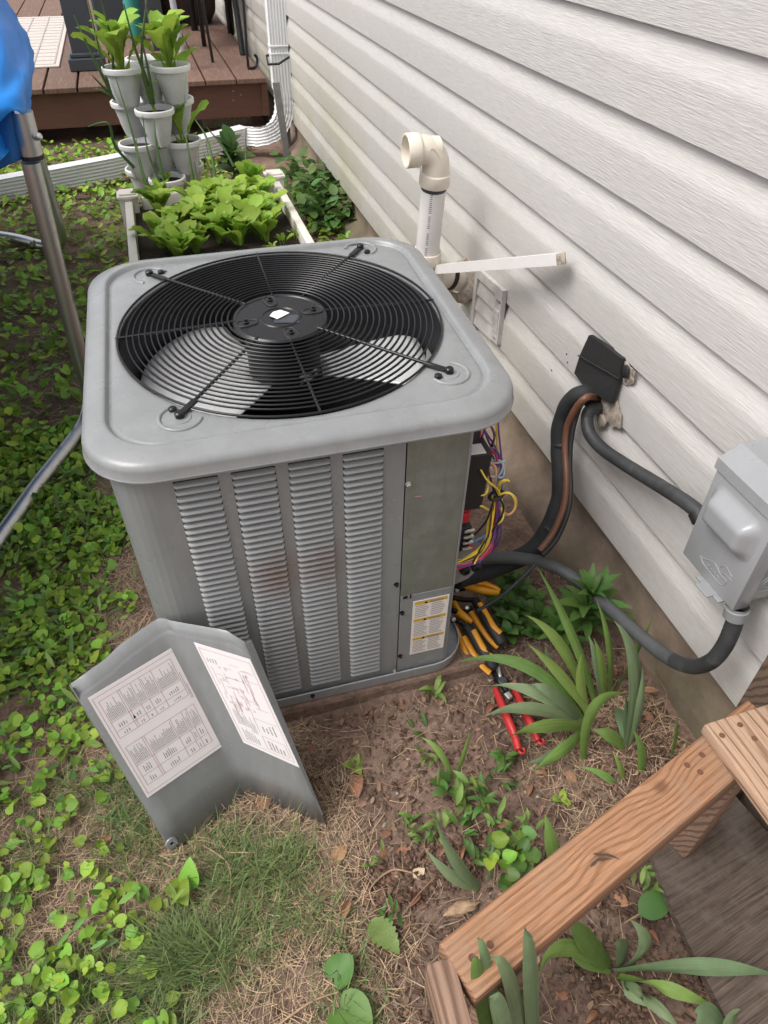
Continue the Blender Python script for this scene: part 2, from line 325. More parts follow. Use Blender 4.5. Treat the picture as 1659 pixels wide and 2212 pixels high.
def siding_mat():
    m = bpy.data.materials.new('vinyl_siding_woodgrain'); m.use_nodes = True; nt = m.node_tree; L = nt.links
    b = nt.nodes['Principled BSDF']; b.inputs['Roughness'].default_value = 0.5; b.inputs['Specular IOR Level'].default_value = 0.4
    geo = nt.nodes.new('ShaderNodeNewGeometry')
    mp = nt.nodes.new('ShaderNodeMapping'); mp.inputs['Scale'].default_value = (1, 0.05, 1); L.new(geo.outputs['Position'], mp.inputs[0])
    n = nd(nt, 'ShaderNodeTexNoise', Scale=340.0, Detail=4.0, Roughness=0.6, Distortion=0.4); L.new(mp.outputs[0], n.inputs['Vector'])
    mp2 = nt.nodes.new('ShaderNodeMapping'); mp2.inputs['Scale'].default_value = (1, 0.16, 1); L.new(geo.outputs['Position'], mp2.inputs[0])
    n2 = nd(nt, 'ShaderNodeTexNoise', Scale=260.0, Detail=3.0); L.new(mp2.outputs[0], n2.inputs['Vector'])
    ad = nd(nt, 'ShaderNodeMath', operation='MULTIPLY_ADD'); ad.inputs[1].default_value = 0.4
    L.new(n2.outputs['Fac'], ad.inputs[0]); L.new(n.outputs['Fac'], ad.inputs[2])
    bp = nd(nt, 'ShaderNodeBump', Strength=0.5, Distance=0.0035); L.new(ad.outputs[0], bp.inputs['Height']); L.new(bp.outputs[0], b.inputs['Normal'])
    # base colour, algae patches low down and far along the wall, dust blotches
    base = (0.515, 0.492, 0.475, 1); green = (0.45, 0.425, 0.315, 1)
    n3 = nd(nt, 'ShaderNodeTexNoise', Scale=1.6, Detail=8.0, Roughness=0.7); L.new(geo.outputs['Position'], n3.inputs['Vector'])
    sx = nd(nt, 'ShaderNodeSeparateXYZ'); L.new(geo.outputs['Position'], sx.inputs[0])
    rz = nd(nt, 'ShaderNodeMapRange'); rz.inputs['From Min'].default_value = 0.95; rz.inputs['From Max'].default_value = 0.25; L.new(sx.outputs['Z'], rz.inputs['Value'])
    ry = nd(nt, 'ShaderNodeMapRange'); ry.inputs['From Min'].default_value = 1.0; ry.inputs['From Max'].default_value = 3.6; L.new(sx.outputs['Y'], ry.inputs['Value'])
    mu = nd(nt, 'ShaderNodeMath', operation='MULTIPLY'); L.new(rz.outputs[0], mu.inputs[0]); L.new(ry.outputs[0], mu.inputs[1])
    r3 = nd(nt, 'ShaderNodeMapRange'); r3.inputs['From Min'].default_value = 0.36; r3.inputs['From Max'].default_value = 0.62; L.new(n3.outputs['Fac'], r3.inputs['Value'])
    mu2 = nd(nt, 'ShaderNodeMath', operation='MULTIPLY'); L.new(mu.outputs[0], mu2.inputs[0]); L.new(r3.outputs[0], mu2.inputs[1])
    mx = nd(nt, 'ShaderNodeMix', data_type='RGBA'); L.new(mu2.outputs[0], mx.inputs['Factor']); mx.inputs['A'].default_value = base; mx.inputs['B'].default_value = green
    # splash-back dirt on the lowest courses
    n4 = nd(nt, 'ShaderNodeTexNoise', Scale=9.0, Detail=8.0, Roughness=0.75); L.new(geo.outputs['Position'], n4.inputs['Vector'])
    rz2 = nd(nt, 'ShaderNodeMapRange'); rz2.inputs['From Min'].default_value = 0.55; rz2.inputs['From Max'].default_value = 0.2; L.new(sx.outputs['Z'], rz2.inputs['Value'])
    r4 = nd(nt, 'ShaderNodeMapRange'); r4.inputs['From Min'].default_value = 0.45; r4.inputs['From Max'].default_value = 0.75; L.new(n4.outputs['Fac'], r4.inputs['Value'])
    mu3 = nd(nt, 'ShaderNodeMath', operation='MULTIPLY'); L.new(rz2.outputs[0], mu3.inputs[0]); L.new(r4.outputs[0], mu3.inputs[1])
    mu4 = nd(nt, 'ShaderNodeMath', operation='MULTIPLY'); mu4.inputs[1].default_value = 0.45; L.new(mu3.outputs[0], mu4.inputs[0])
    mx2 = nd(nt, 'ShaderNodeMix', data_type='RGBA'); L.new(mu4.outputs[0], mx2.inputs['Factor']); L.new(mx.outputs['Result'], mx2.inputs['A']); mx2.inputs['B'].default_value = (0.36, 0.31, 0.24, 1)
    # fine grain tint
    r5 = nd(nt, 'ShaderNodeMapRange'); r5.inputs['From Min'].default_value = 0.3; r5.inputs['From Max'].default_value = 0.7; r5.inputs['To Min'].default_value = 0.88; r5.inputs['To Max'].default_value = 1.07
    L.new(n.outputs['Fac'], r5.inputs['Value'])
    vm = nd(nt, 'ShaderNodeVectorMath', operation='SCALE'); L.new(mx2.outputs['Result'], vm.inputs[0]); L.new(r5.outputs[0], vm.inputs['Scale'])
    L.new(vm.outputs[0], b.inputs['Base Color'])
    return m
M_siding = siding_mat()

def wood_mat(name, c1, c2, ring=26.0, rough=0.75, along=0, knots=(), grain=1.0, dark=None, wave=0.05, lw=0.0):
    """softwood: growth-ring bands running along object axis X, bent round knots"""
    m = bpy.data.materials.new(name); m.use_nodes = True; nt = m.node_tree; L = nt.links
    b = nt.nodes['Principled BSDF']; b.inputs['Roughness'].default_value = rough; b.inputs['Specular IOR Level'].default_value = 0.25
    tc = nt.nodes.new('ShaderNodeTexCoord')
    mp = nt.nodes.new('ShaderNodeMapping'); mp.inputs['Scale'].default_value = (0.35, 3.0, 2.0); L.new(tc.outputs['Object'], mp.inputs[0])
    vec = mp.outputs[0]
    dsum = None
    for (kx, ky, kr, ks) in knots:
        sub = nd(nt, 'ShaderNodeVectorMath', operation='SUBTRACT'); L.new(tc.outputs['Object'], sub.inputs[0]); sub.inputs[1].default_value = (kx, ky, 0)
        mm = nd(nt, 'ShaderNodeVectorMath', operation='MULTIPLY'); L.new(sub.outputs[0], mm.inputs[0]); mm.inputs[1].default_value = (0.55, 1, 0)
        ln = nd(nt, 'ShaderNodeVectorMath', operation='LENGTH'); L.new(mm.outputs[0], ln.inputs[0])
        r = nd(nt, 'ShaderNodeMapRange', interpolation_type='SMOOTHSTEP'); r.inputs['From Min'].default_value = kr*2.6; r.inputs['From Max'].default_value = 0; r.inputs['To Max'].default_value = ks
        L.new(ln.outputs['Value'], r.inputs['Value'])
        if dsum is None: dsum = r.outputs[0]
        else:
            a = nd(nt, 'ShaderNodeMath', operation='ADD'); L.new(dsum, a.inputs[0]); L.new(r.outputs[0], a.inputs[1]); dsum = a.outputs[0]
    n = nd(nt, 'ShaderNodeTexNoise', Scale=5.0, Detail=3.0, Roughness=0.5); L.new(vec, n.inputs['Vector'])
    sx = nd(nt, 'ShaderNodeSeparateXYZ'); L.new(tc.outputs['Object'], sx.inputs[0])
    a1 = nd(nt, 'ShaderNodeMath', operation='MULTIPLY_ADD'); a1.inputs[1].default_value = wave; L.new(n.outputs['Fac'], a1.inputs[0]); L.new(sx.outputs['Y'], a1.inputs[2])
    a1b = nd(nt, 'ShaderNodeMath', operation='MULTIPLY_ADD'); a1b.inputs[1].default_value = 0.6; L.new(sx.outputs['Z'], a1b.inputs[0]); L.new(a1.outputs[0], a1b.inputs[2])
    cur = a1b.outputs[0]
    if dsum is not None:
        a2 = nd(nt, 'ShaderNodeMath', operation='ADD'); L.new(cur, a2.inputs[0]); L.new(dsum, a2.inputs[1]); cur = a2.outputs[0]
    sc = nd(nt, 'ShaderNodeMath', operation='MULTIPLY'); sc.inputs[1].default_value = ring*6.283; L.new(cur, sc.inputs[0])
    sn = nd(nt, 'ShaderNodeMath', operation='SINE'); L.new(sc.outputs[0], sn.inputs[0])
    r = nd(nt, 'ShaderNodeMapRange'); r.inputs['From Min'].default_value = lw; r.inputs['From Max'].default_value = 1; L.new(sn.outputs[0], r.inputs['Value'])
    mx = nd(nt, 'ShaderNodeMix', data_type='RGBA'); L.new(r.outputs[0], mx.inputs['Factor']); mx.inputs['A'].default_value = (*c1, 1); mx.inputs['B'].default_value = (*c2, 1)
    mp3 = nt.nodes.new('ShaderNodeMapping'); mp3.inputs['Scale'].default_value = (1.2, 40, 40); L.new(tc.outputs['Object'], mp3.inputs[0])
    n3 = nd(nt, 'ShaderNodeTexNoise', Scale=9.0, Detail=6.0, Roughness=0.7); L.new(mp3.outputs[0], n3.inputs['Vector'])
    r3 = nd(nt, 'ShaderNodeMapRange'); r3.inputs['From Min'].default_value = 0.3; r3.inputs['From Max'].default_value = 0.7; r3.inputs['To Min'].default_value = 1-0.25*grain; r3.inputs['To Max'].default_value = 1+0.22*grain
    L.new(n3.outputs['Fac'], r3.inputs['Value'])
    vm = nd(nt, 'ShaderNodeVectorMath', operation='SCALE'); L.new(mx.outputs['Result'], vm.inputs[0]); L.new(r3.outputs[0], vm.inputs['Scale']); cur = vm.outputs[0]
    if dark:
        n4 = nd(nt, 'ShaderNodeTexNoise', Scale=7.0, Detail=8.0, Roughness=0.7); L.new(tc.outputs['Object'], n4.inputs['Vector'])
        r4 = nd(nt, 'ShaderNodeMapRange'); r4.inputs['From Min'].default_value = 0.5; r4.inputs['From Max'].default_value = 0.72; L.new(n4.outputs['Fac'], r4.inputs['Value'])
        m4 = nd(nt, 'ShaderNodeMix', data_type='RGBA'); L.new(r4.outputs[0], m4.inputs['Factor']); L.new(cur, m4.inputs['A']); m4.inputs['B'].default_value = (*dark, 1); cur = m4.outputs['Result']
    for (kx, ky, kr, ks) in knots:
        sub = nd(nt, 'ShaderNodeVectorMath', operation='SUBTRACT'); L.new(tc.outputs['Object'], sub.inputs[0]); sub.inputs[1].default_value = (kx, ky, 0)
        mm = nd(nt, 'ShaderNodeVectorMath', operation='MULTIPLY'); L.new(sub.outputs[0], mm.inputs[0]); mm.inputs[1].default_value = (0.7, 1, 0)
        ln = nd(nt, 'ShaderNodeVectorMath', operation='LENGTH'); L.new(mm.outputs[0], ln.inputs[0])
        rk = nd(nt, 'ShaderNodeMapRange', interpolation_type='SMOOTHSTEP'); rk.inputs['From Min'].default_value = kr*0.8; rk.inputs['From Max'].default_value = kr*0.15; rk.inputs['To Max'].default_value = 0.75; L.new(ln.outputs['Value'], rk.inputs['Value'])
        mk = nd(nt, 'ShaderNodeMix', data_type='RGBA'); L.new(rk.outputs[0], mk.inputs['Factor']); L.new(cur, mk.inputs['A']); mk.inputs['B'].default_value = (c2[0]*0.55, c2[1]*0.5, c2[2]*0.5, 1); cur = mk.outputs['Result']
    L.new(cur, b.inputs['Base Color'])
    ad = nd(nt, 'ShaderNodeMath', operation='ADD'); L.new(r.outputs[0], ad.inputs[0]); L.new(n3.outputs['Fac'], ad.inputs[1])
    bp = nd(nt, 'ShaderNodeBump', Strength=0.5, Distance=0.0025); bp.invert = True; L.new(ad.outputs[0], bp.inputs['Height']); L.new(bp.outputs[0], b.inputs['Normal'])
    return m
M_plate = wood_mat('pale_pine_plate', (0.40, 0.262, 0.178), (0.25, 0.145, 0.09), ring=46, wave=0.075, lw=0.55, grain=1.4, dark=(0.33, 0.25, 0.19))
M_plate2 = wood_mat('weathered_pine', (0.30, 0.19, 0.135), (0.17, 0.10, 0.07), ring=60)
M_post = wood_mat('brown_post', (0.15, 0.10, 0.075), (0.08, 0.055, 0.04), ring=50)
M_ply = wood_mat('weathered_grey_board', (0.115, 0.087, 0.070), (0.085, 0.063, 0.05), ring=46, rough=0.95, grain=2.4, dark=(0.17, 0.14, 0.118), wave=0.09)

def soil_mat():
    m = bpy.data.materials.new('clay_soil'); m.use_nodes = True; nt = m.node_tree; L = nt.links
    b = nt.nodes['Principled BSDF']; b.inputs['Roughness'].default_value = 0.95; b.inputs['Specular IOR Level'].default_value = 0.15
    geo = nt.nodes.new('ShaderNodeNewGeometry')
    n = nd(nt, 'ShaderNodeTexNoise', Scale=4.0, Detail=10.0, Roughness=0.7); L.new(geo.outputs['Position'], n.inputs['Vector'])
    cr = nt.nodes.new('ShaderNodeValToRGB'); L.new(n.outputs['Fac'], cr.inputs[0])
    e = cr.color_ramp.elements; e[0].position = 0.3; e[0].color = (0.10, 0.066, 0.051, 1); e[1].position = 0.72; e[1].color = (0.33, 0.23, 0.18, 1)
    x = e.new(0.5); x.color = (0.235, 0.157, 0.121, 1)
    n2 = nd(nt, 'ShaderNodeTexNoise', Scale=70.0, Detail=6.0, Roughness=0.7); L.new(geo.outputs['Position'], n2.inputs['Vector'])
    r = nd(nt, 'ShaderNodeMapRange'); r.inputs['From Min'].default_value = 0.3; r.inputs['From Max'].default_value = 0.7; r.inputs['To Min'].default_value = 0.65; r.inputs['To Max'].default_value = 1.3
    L.new(n2.outputs['Fac'], r.inputs['Value'])
    vm = nd(nt, 'ShaderNodeVectorMath', operation='SCALE'); L.new(cr.outputs[0], vm.inputs[0]); L.new(r.outputs[0], vm.inputs['Scale'])
    L.new(vm.outputs[0], b.inputs['Base Color'])
    n3 = nd(nt, 'ShaderNodeTexNoise', Scale=45.0, Detail=8.0, Roughness=0.75); L.new(geo.outputs['Position'], n3.inputs['Vector'])
    bp = nd(nt, 'ShaderNodeBump', Strength=0.9, Distance=0.012); L.new(n3.outputs['Fac'], bp.inputs['Height']); L.new(bp.outputs[0], b.inputs['Normal'])
    return m
M_soil = soil_mat()

# ------------------------------------------------------------------ ground
W = 1.03          # plane of the siding lips
def sstep(a, b, x):
    t = min(max((x-a)/(b-a), 0), 1); return t*t*(3-2*t)
def gz(x, y):
    z = 0.0
    dx = max(-0.24-x, 0, x-0.60); dy = max(0.95-y, 0, y-1.8)
    d = math.hypot(dx, dy); z += 0.045*(1-sstep(0.0, 0.22, d))
    z += 0.03*(1-sstep(0.0, 0.25, math.hypot(x-0.80, y-0.66)))
    z -= 0.02*sstep(0.85, 1.0, x)
    z += 0.012*noise.noise((x*3.1, y*3.1, 1.7)) + 0.006*noise.noise((x*11, y*11, 4.2))
    if -1.4 < x < 1.1 and 0 < y < 3:
        z += 0.0035*noise.noise((x*37, y*37, 9.1)) + 0.002*noise.noise((x*90, y*90, 2.1))
    return z
xs = np.unique(np.concatenate([np.linspace(-60, -4, 12), np.linspace(-4, -1.3, 28), np.linspace(-1.3, 1.06, 236), np.linspace(1.06, 6, 6), np.linspace(6, 60, 6)]))
ys = np.unique(np.concatenate([np.linspace(-60, -1, 10), np.linspace(-1, 0.1, 12), np.linspace(0.1, 2.6, 230), np.linspace(2.6, 6.5, 80), np.linspace(6.5, 60, 14)]))
gv = [(x, y, gz(x, y)) for y in ys for x in xs]
nx, ny = len(xs), len(ys)
gf = [(j*nx+i, j*nx+i+1, (j+1)*nx+i+1, (j+1)*nx+i) for j in range(ny-1) for i in range(nx-1)]
npmesh('ground', gv, gf, M_soil, smooth=True, kind='structure')

# ------------------------------------------------------------------ house wall with vinyl siding
wall = thing('house_wall', 'house wall clad in off-white woodgrain vinyl siding above a concrete foundation', 'house wall', (W, 2.5, 0))
SC, Z0 = 0.1665, 0.207
PROF = [(0.023, 0.002), (0.018, -0.003), (0.002, -0.0035), (0.0003, -0.0025), (0.0, 0.001), (0.0, 0.52*SC), (0.0004, 0.585*SC), (0.0026, 0.63*SC), (0.0072, 0.70*SC), (0.0122, 0.78*SC), (0.0168, 0.855*SC), (0.0198, 0.92*SC), (0.0212, 1.0*SC), (0.0218, 1.1*SC)]
def course(k, y0, y1, dx=0.0):
    mb = MB(); zb = Z0 + k*SC; vs = []
    n = 14; yy = [y0+(y1-y0)*i/n for i in range(n+1)]
    for y in yy:
        sag = 0.0016*noise.noise((y*0.9, k*3.7, 0.5))
        for (px_, pz_) in PROF: vs.append((W+px_*0.86-dx+0.0012*noise.noise((y*1.7, pz_*9, k)), y, zb+pz_+sag))
    m = len(PROF)
    fs = [(i*m+j, i*m+j+1, (i+1)*m+j+1, (i+1)*m+j) for i in range(n) for j in range(m-1)]
    fs += [tuple(range(m)), tuple(range(n*m, (n+1)*m))[::-1]]
    mb.add(vs, fs); mb.build('siding_panel', M_siding, wall, smooth=50)
seam_y = (1.0300, 1.3833, 0.7856)[1]
seams = {3: [seam_y], 6: [5.25], 7: [0.9], 1: [3.9], 8: [3.0]}
for k in range(19):
    ed = [-2.5] + sorted(seams.get(k, [])) + [13.0]
    for i in range(len(ed)-1): course(k, ed[i]+(0.0018 if i else 0), ed[i+1], 0.0025 if i == 0 and len(ed) > 2 else 0.0)
MB().box((W+0.11, 5.25, 1.8), (0.14, 15.5, 3.3)).build('wall_core', M_siding, wall)
# foundation: poured concrete, a little uneven, wider near the ground
mb = MB(); vs = []; fy = np.linspace(-2.5, 13, 220); fz = [0.235, 0.20, 0.15, 0.10, 0.075, 0.055, 0.02, -0.06, -0.2]
for y in fy:
    for z in fz:
        foot = sstep(0.10, 0.04, z)*(0.015+0.065*sstep(1.05, 1.3, y))
        vs.append((W+0.022-foot+0.006*noise.noise((y*4, z*9, 3)), y, z + (0.012*noise.noise((y*2.3, z*3, 8)) if z < 0.1 else 0)))
m = len(fz)
mb.add(vs, [(i*m+j, i*m+j+1, (i+1)*m+j+1, (i+1)*m+j) for i in range(len(fy)-1) for j in range(m-1)])
mb.build('foundation', M_concrete, wall, smooth=60)

# ------------------------------------------------------------------ deck at the back
deck = thing('wooden_deck', 'reddish-brown stained wooden deck with gaps between its boards', 'deck', (-1.5, 6.5, 0))
DZ = 0.393
x1 = 0.945; i = 0
while x1 > -4.2:
    wdt = 0.225 - 0.01*random.random()
    MB().box((x1-wdt/2, 9.9+random.uniform(-0.006, 0.006), DZ-0.017), (wdt, 7.0, 0.034), bev=0.004).build('deck_board', M_stain, deck)
    x1 -= wdt + 0.011 + 0.006*random.random(); i += 1
MB().box((-1.65, 6.47, 0.235), (5.12, 0.04, 0.235), bev=0.003).build('fascia_board', M_fascia, deck)
MB().box((0.93, 6.463, 0.235), (0.05, 0.06, 0.232), bev=0.003).build('corner_trim', M_fascia, deck)
for yj in (7.6, 9.2, 11): MB().box((-1.65, yj, 0.26), (5.0, 0.05, 0.2)).build('joist', M_fascia, deck)
for xx in (-3.6, -1.5, 0.7):
    for yj in (7.0, 10.5): MB().box((xx, yj, 0.12), (0.1, 0.1, 0.36)).build('deck_post', M_fascia, deck)
for q in [(0.6851, 6.4470, 0.3039), (0.6766, 6.4470, 0.2399), (0.7396, 6.4470, 0.2755)]: MB().lathe([(0.007, -0.004), (0.007, 0.003), (0, 0.003)], (q[0], 6.449, q[2]), (0, -1, 0), 8).build('screw_head', M_stake, deck)
t = thing('door_mat', 'beige woven door mat with a faint grid lying on the deck', 'door mat', (-1.2, 8.5, DZ+0.002))
MB().box((-1.29, 8.55, DZ+0.007), (1.36, 2.75, 0.012), bev=0.004).build('mat_body', M_mat, t)
mb = MB()
for k in range(9): mb.box((-1.93+k*0.16, 8.55, DZ+0.0145), (0.012, 2.6, 0.003))
for k in range(16): mb.box((-1.29, 7.25+k*0.17, DZ+0.0142), (1.28, 0.008, 0.0024))
mb.build('grid_lines', M_matline, t, kind='stuff')
c = (-0.3816, 7.0063, 0.3930)
t = thing('porch_post', 'slate-grey square porch post with a stepped foot on the deck', 'post', (c[0], c[1]+0.08, DZ))
MB().box((c[0], c[1]+0.09, DZ+1.3), (0.19, 0.19, 2.55), bev=0.004).build('shaft', M_postgrey, t)
MB().box((c[0], c[1]+0.09, DZ+0.045), (0.275, 0.275, 0.086), bev=0.008).build('base_skirt', M_postgrey, t)
MB().box((c[0], c[1]+0.09, DZ+0.105), (0.235, 0.235, 0.03), bev=0.008).build('base_moulding', M_postgrey, t)
# things standing on the deck, only their feet in view
t = thing('clay_pot', 'large dark brown round plant pot on the deck', 'plant pot', (0.6, 9.3, DZ))
MB().lathe([(0.0, 0.0), (0.24, 0.0), (0.3, 0.1), (0.34, 0.4), (0.36, 0.66), (0.40, 0.67), (0.40, 0.76), (0.355, 0.76), (0.34, 0.7), (0, 0.68)], (0.6, 9.3, DZ), seg=28).build('pot_body', M_clay, t, smooth=40)
MB().lathe([(0.36, 0.0), (0.372, 0.012), (0.36, 0.024)], (0.6, 9.3, DZ+0.58), seg=28).build('raised_band', M_clay, t, smooth=40)
t = thing('patio_chair', 'black metal patio chair beside the house wall on the deck', 'chair', (0.78, 8.2, DZ))
def leg(pts, r=0.018): MB().tube(spline(pts, 5), r, 8).build('leg', M_black, t, smooth=60)
leg([(0.90, 7.35, DZ), (0.90, 7.45, DZ+0.3), (0.88, 7.5, DZ+0.62)], 0.026)
leg([(0.62, 7.85, DZ), (0.62, 7.8, DZ+0.42), (0.62, 7.8, DZ+0.66)], 0.02)
leg([(0.95, 8.5, DZ), (0.93, 8.3, DZ+0.45), (0.90, 8.25, DZ+1.0)], 0.035)
leg([(0.62, 8.75, DZ), (0.62, 8.7, DZ+0.42), (0.62, 8.75, DZ+1.0)], 0.035)
MB().box((0.77, 8.2, DZ+0.44), (0.4, 0.9, 0.05), bev=0.015).build('seat', M_blackmat, t)
MB().box((0.77, 8.72, DZ+0.78), (0.4, 0.05, 0.5), bev=0.02).build('backrest', M_blackmat, t)
q = (0.8888, 6.7350, 0.3930)
t = thing('hooked_rod', 'thin black rod with a curled hook foot on the deck edge', 'rod', (q[0], q[1], DZ))
MB().tube(spline([(q[0]-0.01, q[1]+0.12, DZ+1.2), (q[0]-0.01, q[1]+0.05, DZ+0.5), (q[0]-0.03, q[1]+0.0, DZ+0.06), (q[0]-0.015, q[1]-0.01, DZ+0.012), (q[0]+0.03, q[1], DZ+0.02), (q[0]+0.05, q[1]+0.01, DZ+0.07), (q[0]+0.03, q[1]+0.01, DZ+0.10)], 6), 0.011, 8).build('rod', M_black, t, smooth=60)
q = (0.6121, 7.0921, 0.3930)
tag(MB().tube([(q[0], q[1], DZ), (q[0]-0.02, q[1]+0.05, DZ+0.5), (q[0]-0.05, q[1]+0.1, DZ+1.1)], 0.012, 8).build('metal_stake', M_black, smooth=60), 'slim black stake on the deck beside the brown pot', 'stake')
q = (0.3638, 6.8624, 0.3930)
tag(MB().tube([(q[0], q[1], DZ), (q[0]-0.05, q[1]+0.05, DZ+1.5)], 0.024, 10).build('pole', M_lgrey, smooth=60), 'light grey pole on the deck behind the right lettuce pot', 'pole')
q = (0.2273, 7.4951, 0.3930)
tag(MB().box((q[0], q[1]+0.3, DZ+0.75), (0.13, 0.13, 1.5), bev=0.01).build('railing_post', M_postgrey), 'dark grey railing post on the deck behind the two lettuces', 'post')
t = thing('storage_box', 'dark blue storage box with a yellow band on the deck behind the left lettuce', 'box', (0.0, 9.0, DZ))
MB().box((-0.02, 9.1, DZ+0.27), (0.6, 0.5, 0.54), bev=0.02).build('box_body', M_postgrey, t)
MB().box((-0.02, 9.1, DZ+0.6), (0.62, 0.52, 0.07), bev=0.012).build('lid', M_bluedk, t)
MB().box((-0.02, 8.845, DZ+0.43), (0.5, 0.008, 0.09)).build('band', M_yellow, t)
tag(MB().lathe([(0, 0), (0.07, 0), (0.075, 0.3), (0.03, 0.42), (0.03, 0.5), (0, 0.5)], (0.05, 8.3, DZ), seg=16).build('bottle', M_teal, smooth=40), 'green plastic bottle on the deck behind the left lettuce', 'bottle')
q = (0.7214, 6.5631, 0.0000)
t = thing('concrete_block', 'pale concrete block lying under the deck edge by the downspout', 'block', (q[0], 6.7, 0))
MB().box((0.62, 6.78, 0.07), (0.42, 0.2, 0.15), rotz(0.1), bev=0.01).build('block', M_putty, t)
MB().box((0.66, 6.74, 0.165), (0.5, 0.12, 0.03), rotz(0.02), bev=0.006).build('paver', M_lgrey, t)

# ------------------------------------------------------------------ downspout
ds = thing('downspout', 'white ribbed rain downspout with its long ground extension running to the left', 'downspout', (0.95, 5.9, 0))
def sweep(path, w, d, ribs=3, scales=None):
    """rectangular corrugated section: width w along the frame normal, d along the binormal"""
    sec = []
    def side(a, b, out):
        k = ribs*4
        for i in range(k):
            t = i/k; h = 0.0035*math.sin(t*ribs*2*math.pi)**2 if 0.06 < t < 0.94 else 0
            sec.append((a[0]+(b[0]-a[0])*t - out[0]*h*1.3, a[1]+(b[1]-a[1])*t - out[1]*h*1.3))
    a, b = w/2, d/2
    side((-a, -b), (a, -b), (0, -1)); side((a, -b), (a, b), (1, 0)); side((a, b), (-a, b), (0, 1)); side((-a, b), (-a, -b), (-1, 0))
    mb = MB(); P, T, N = mb.frames(path); vs = []; m = len(sec)
    for i in range(len(P)):
        B = T[i].cross(N[i]); s = scales[i] if scales else 1
        vs += [P[i]+N[i]*(u*s)+B*(v*s) for u, v in sec]
    fs = [(i*m+k, (i+1)*m+k, (i+1)*m+(k+1) % m, i*m+(k+1) % m) for i in range(len(P)-1) for k in range(m)]
    fs += [tuple(range(m)), tuple(range((len(P)-1)*m, len(P)*m))[::-1]]
    return mb.add(vs, fs)
DX, DY = (0.9686, 5.8500, 0.5717)[0], 5.85
sweep([(DX, DY, 3.2), (DX, DY, 0.62)], 0.122, 0.095).build('upper_pipe', M_downs, ds, smooth=35)
sweep([(DX+0.004, DY, 0.64), (DX+0.004, DY, 0.42)], 0.13, 0.1).build('lower_pipe', M_downs, ds, smooth=35)
for zc in (0.645, 0.69): MB().box((DX, DY, zc), (0.134, 0.106, 0.012), bev=0.004).build('crimp_band', M_downs, ds)
e0, e1, e2, e3 = Vector((0.6727, 5.8561, 0.1300)), Vector((0.3477, 5.6753, 0.1250)), Vector((-0.2953, 5.4092, 0.1100)), Vector((-1.1310, 5.1415, 0.0900))
elb = spline([(DX+0.006, DY, 0.44), (DX+0.01, DY-0.005, 0.36), (DX-0.005, DY-0.01, 0.25), (DX-0.07, DY-0.03, 0.165), (DX-0.18, DY-0.07, 0.135), tuple(e0)], 8)
sc = [1+0.05*math.sin(k*2*math.pi/3.0)*(1 if 6 < k < 36 else 0) for k in range(len(elb))]
sweep(elb, 0.122, 0.1, scales=sc).build('elbow', M_downs, ds, smooth=35)
sweep([e0, e1], 0.13, 0.106).build('joint_sleeve', M_downs, ds, smooth=35)
sweep([e1, e2, e3], 0.122, 0.098).build('extension_pipe', M_downs, ds, smooth=35)
q0 = Vector((0.9081, 5.7000, 0.4935)); q1 = Vector((0.9587, 5.7000, -0.1461))
t = thing('ground_stake', 'flat weathered grey stake strapped to the front of the downspout elbow', 'stake', (q1.x, q1.y, 0))
mb = MB(); dr = (q0-q1).normalized(); yv = V(0, 1, 0); xv = yv.cross(dr).normalized(); mb.box((q0+q1)/2 - dr*0.1, (0.05, 0.012, (q0-q1).length+0.2), basis(xv, dr.cross(xv), dr), bev=0.002); mb.build('bar', M_stake, t)
MB().tube([(DX-0.10, DY-0.13, 0.60), (DX-0.03, DY-0.155, 0.605), (DX+0.08, DY-0.06, 0.635), (DX+0.08, DY+0.06, 0.635), (DX-0.08, DY+0.06, 0.62), (DX-0.10, DY-0.13, 0.60)], 0.008, 6).build('black_tie', M_blackmat, t)
q0 = (0.9900, 5.8265, 0.1583); q1 = (0.9900, 5.7103, -0.1852)
tag(MB().tube([(0.99, q0[1], 0.25), (0.99, q0[1]-0.01, -0.05)], 0.016, 8).build('metal_conduit', M_stake, smooth=60), 'short grey metal pipe rising against the foundation behind the raised bed', 'pipe')

# ------------------------------------------------------------------ trampoline (leg and pad edge on the left)
tr = thing('trampoline', 'trampoline on chromed tube legs with a blue safety pad, at the left edge', 'trampoline', (-2.96, 2.9, 0))
TC, TR, TZ = V(-2.96, 2.9, 0), 2.54, 1.07
def ring_at(a, r=TR, z=TZ): return (TC.x+r*math.cos(a), TC.y+r*math.sin(a), z)
MB().tube([ring_at(2*math.pi*k/72, TR-0.03) for k in range(72)], 0.024, 10, closed=True).build('frame_ring', M_chrome, tr, smooth=60)
MB().lathe([(0.0, 0.0), (TR-0.32, 0.0), (TR-0.32, -0.004), (0, -0.004)], (TC.x, TC.y, TZ-0.01), seg=64).build('jumping_mat', M_blackmat, tr)
# spring pad: puffy, wrinkled blue vinyl with a hanging skirt
vs = []; nA, prof = 360, [(-0.40, 0.005), (-0.39, 0.03), (-0.30, 0.042), (-0.15, 0.045), (-0.02, 0.043), (0.035, 0.034), (0.055, 0.01), (0.058, -0.02), (0.055, -0.06), (0.052, -0.10)]
for k in range(nA):
    a = 2*math.pi*k/nA
    for j, (dr_, h) in enumerate(prof):
        wv = 0.020*noise.noise((a*26, j*0.5, 3)) + 0.014*noise.noise((a*70, j*0.9, 7))
        sk = 1.0 if j >= 7 else 0.5
        x, y, z = ring_at(a, TR-0.02+dr_+wv*(1.6 if j >= 6 else 0.3), TZ+h+wv*sk)
        vs.append((x, y, z))
m = len(prof)
MB().add(vs, [(k*m+j, k*m+j+1, ((k+1) % nA)*m+j+1, ((k+1) % nA)*m+j) for k in range(nA) for j in range(m-1)]).build('safety_pad', M_blue, tr, smooth=70)
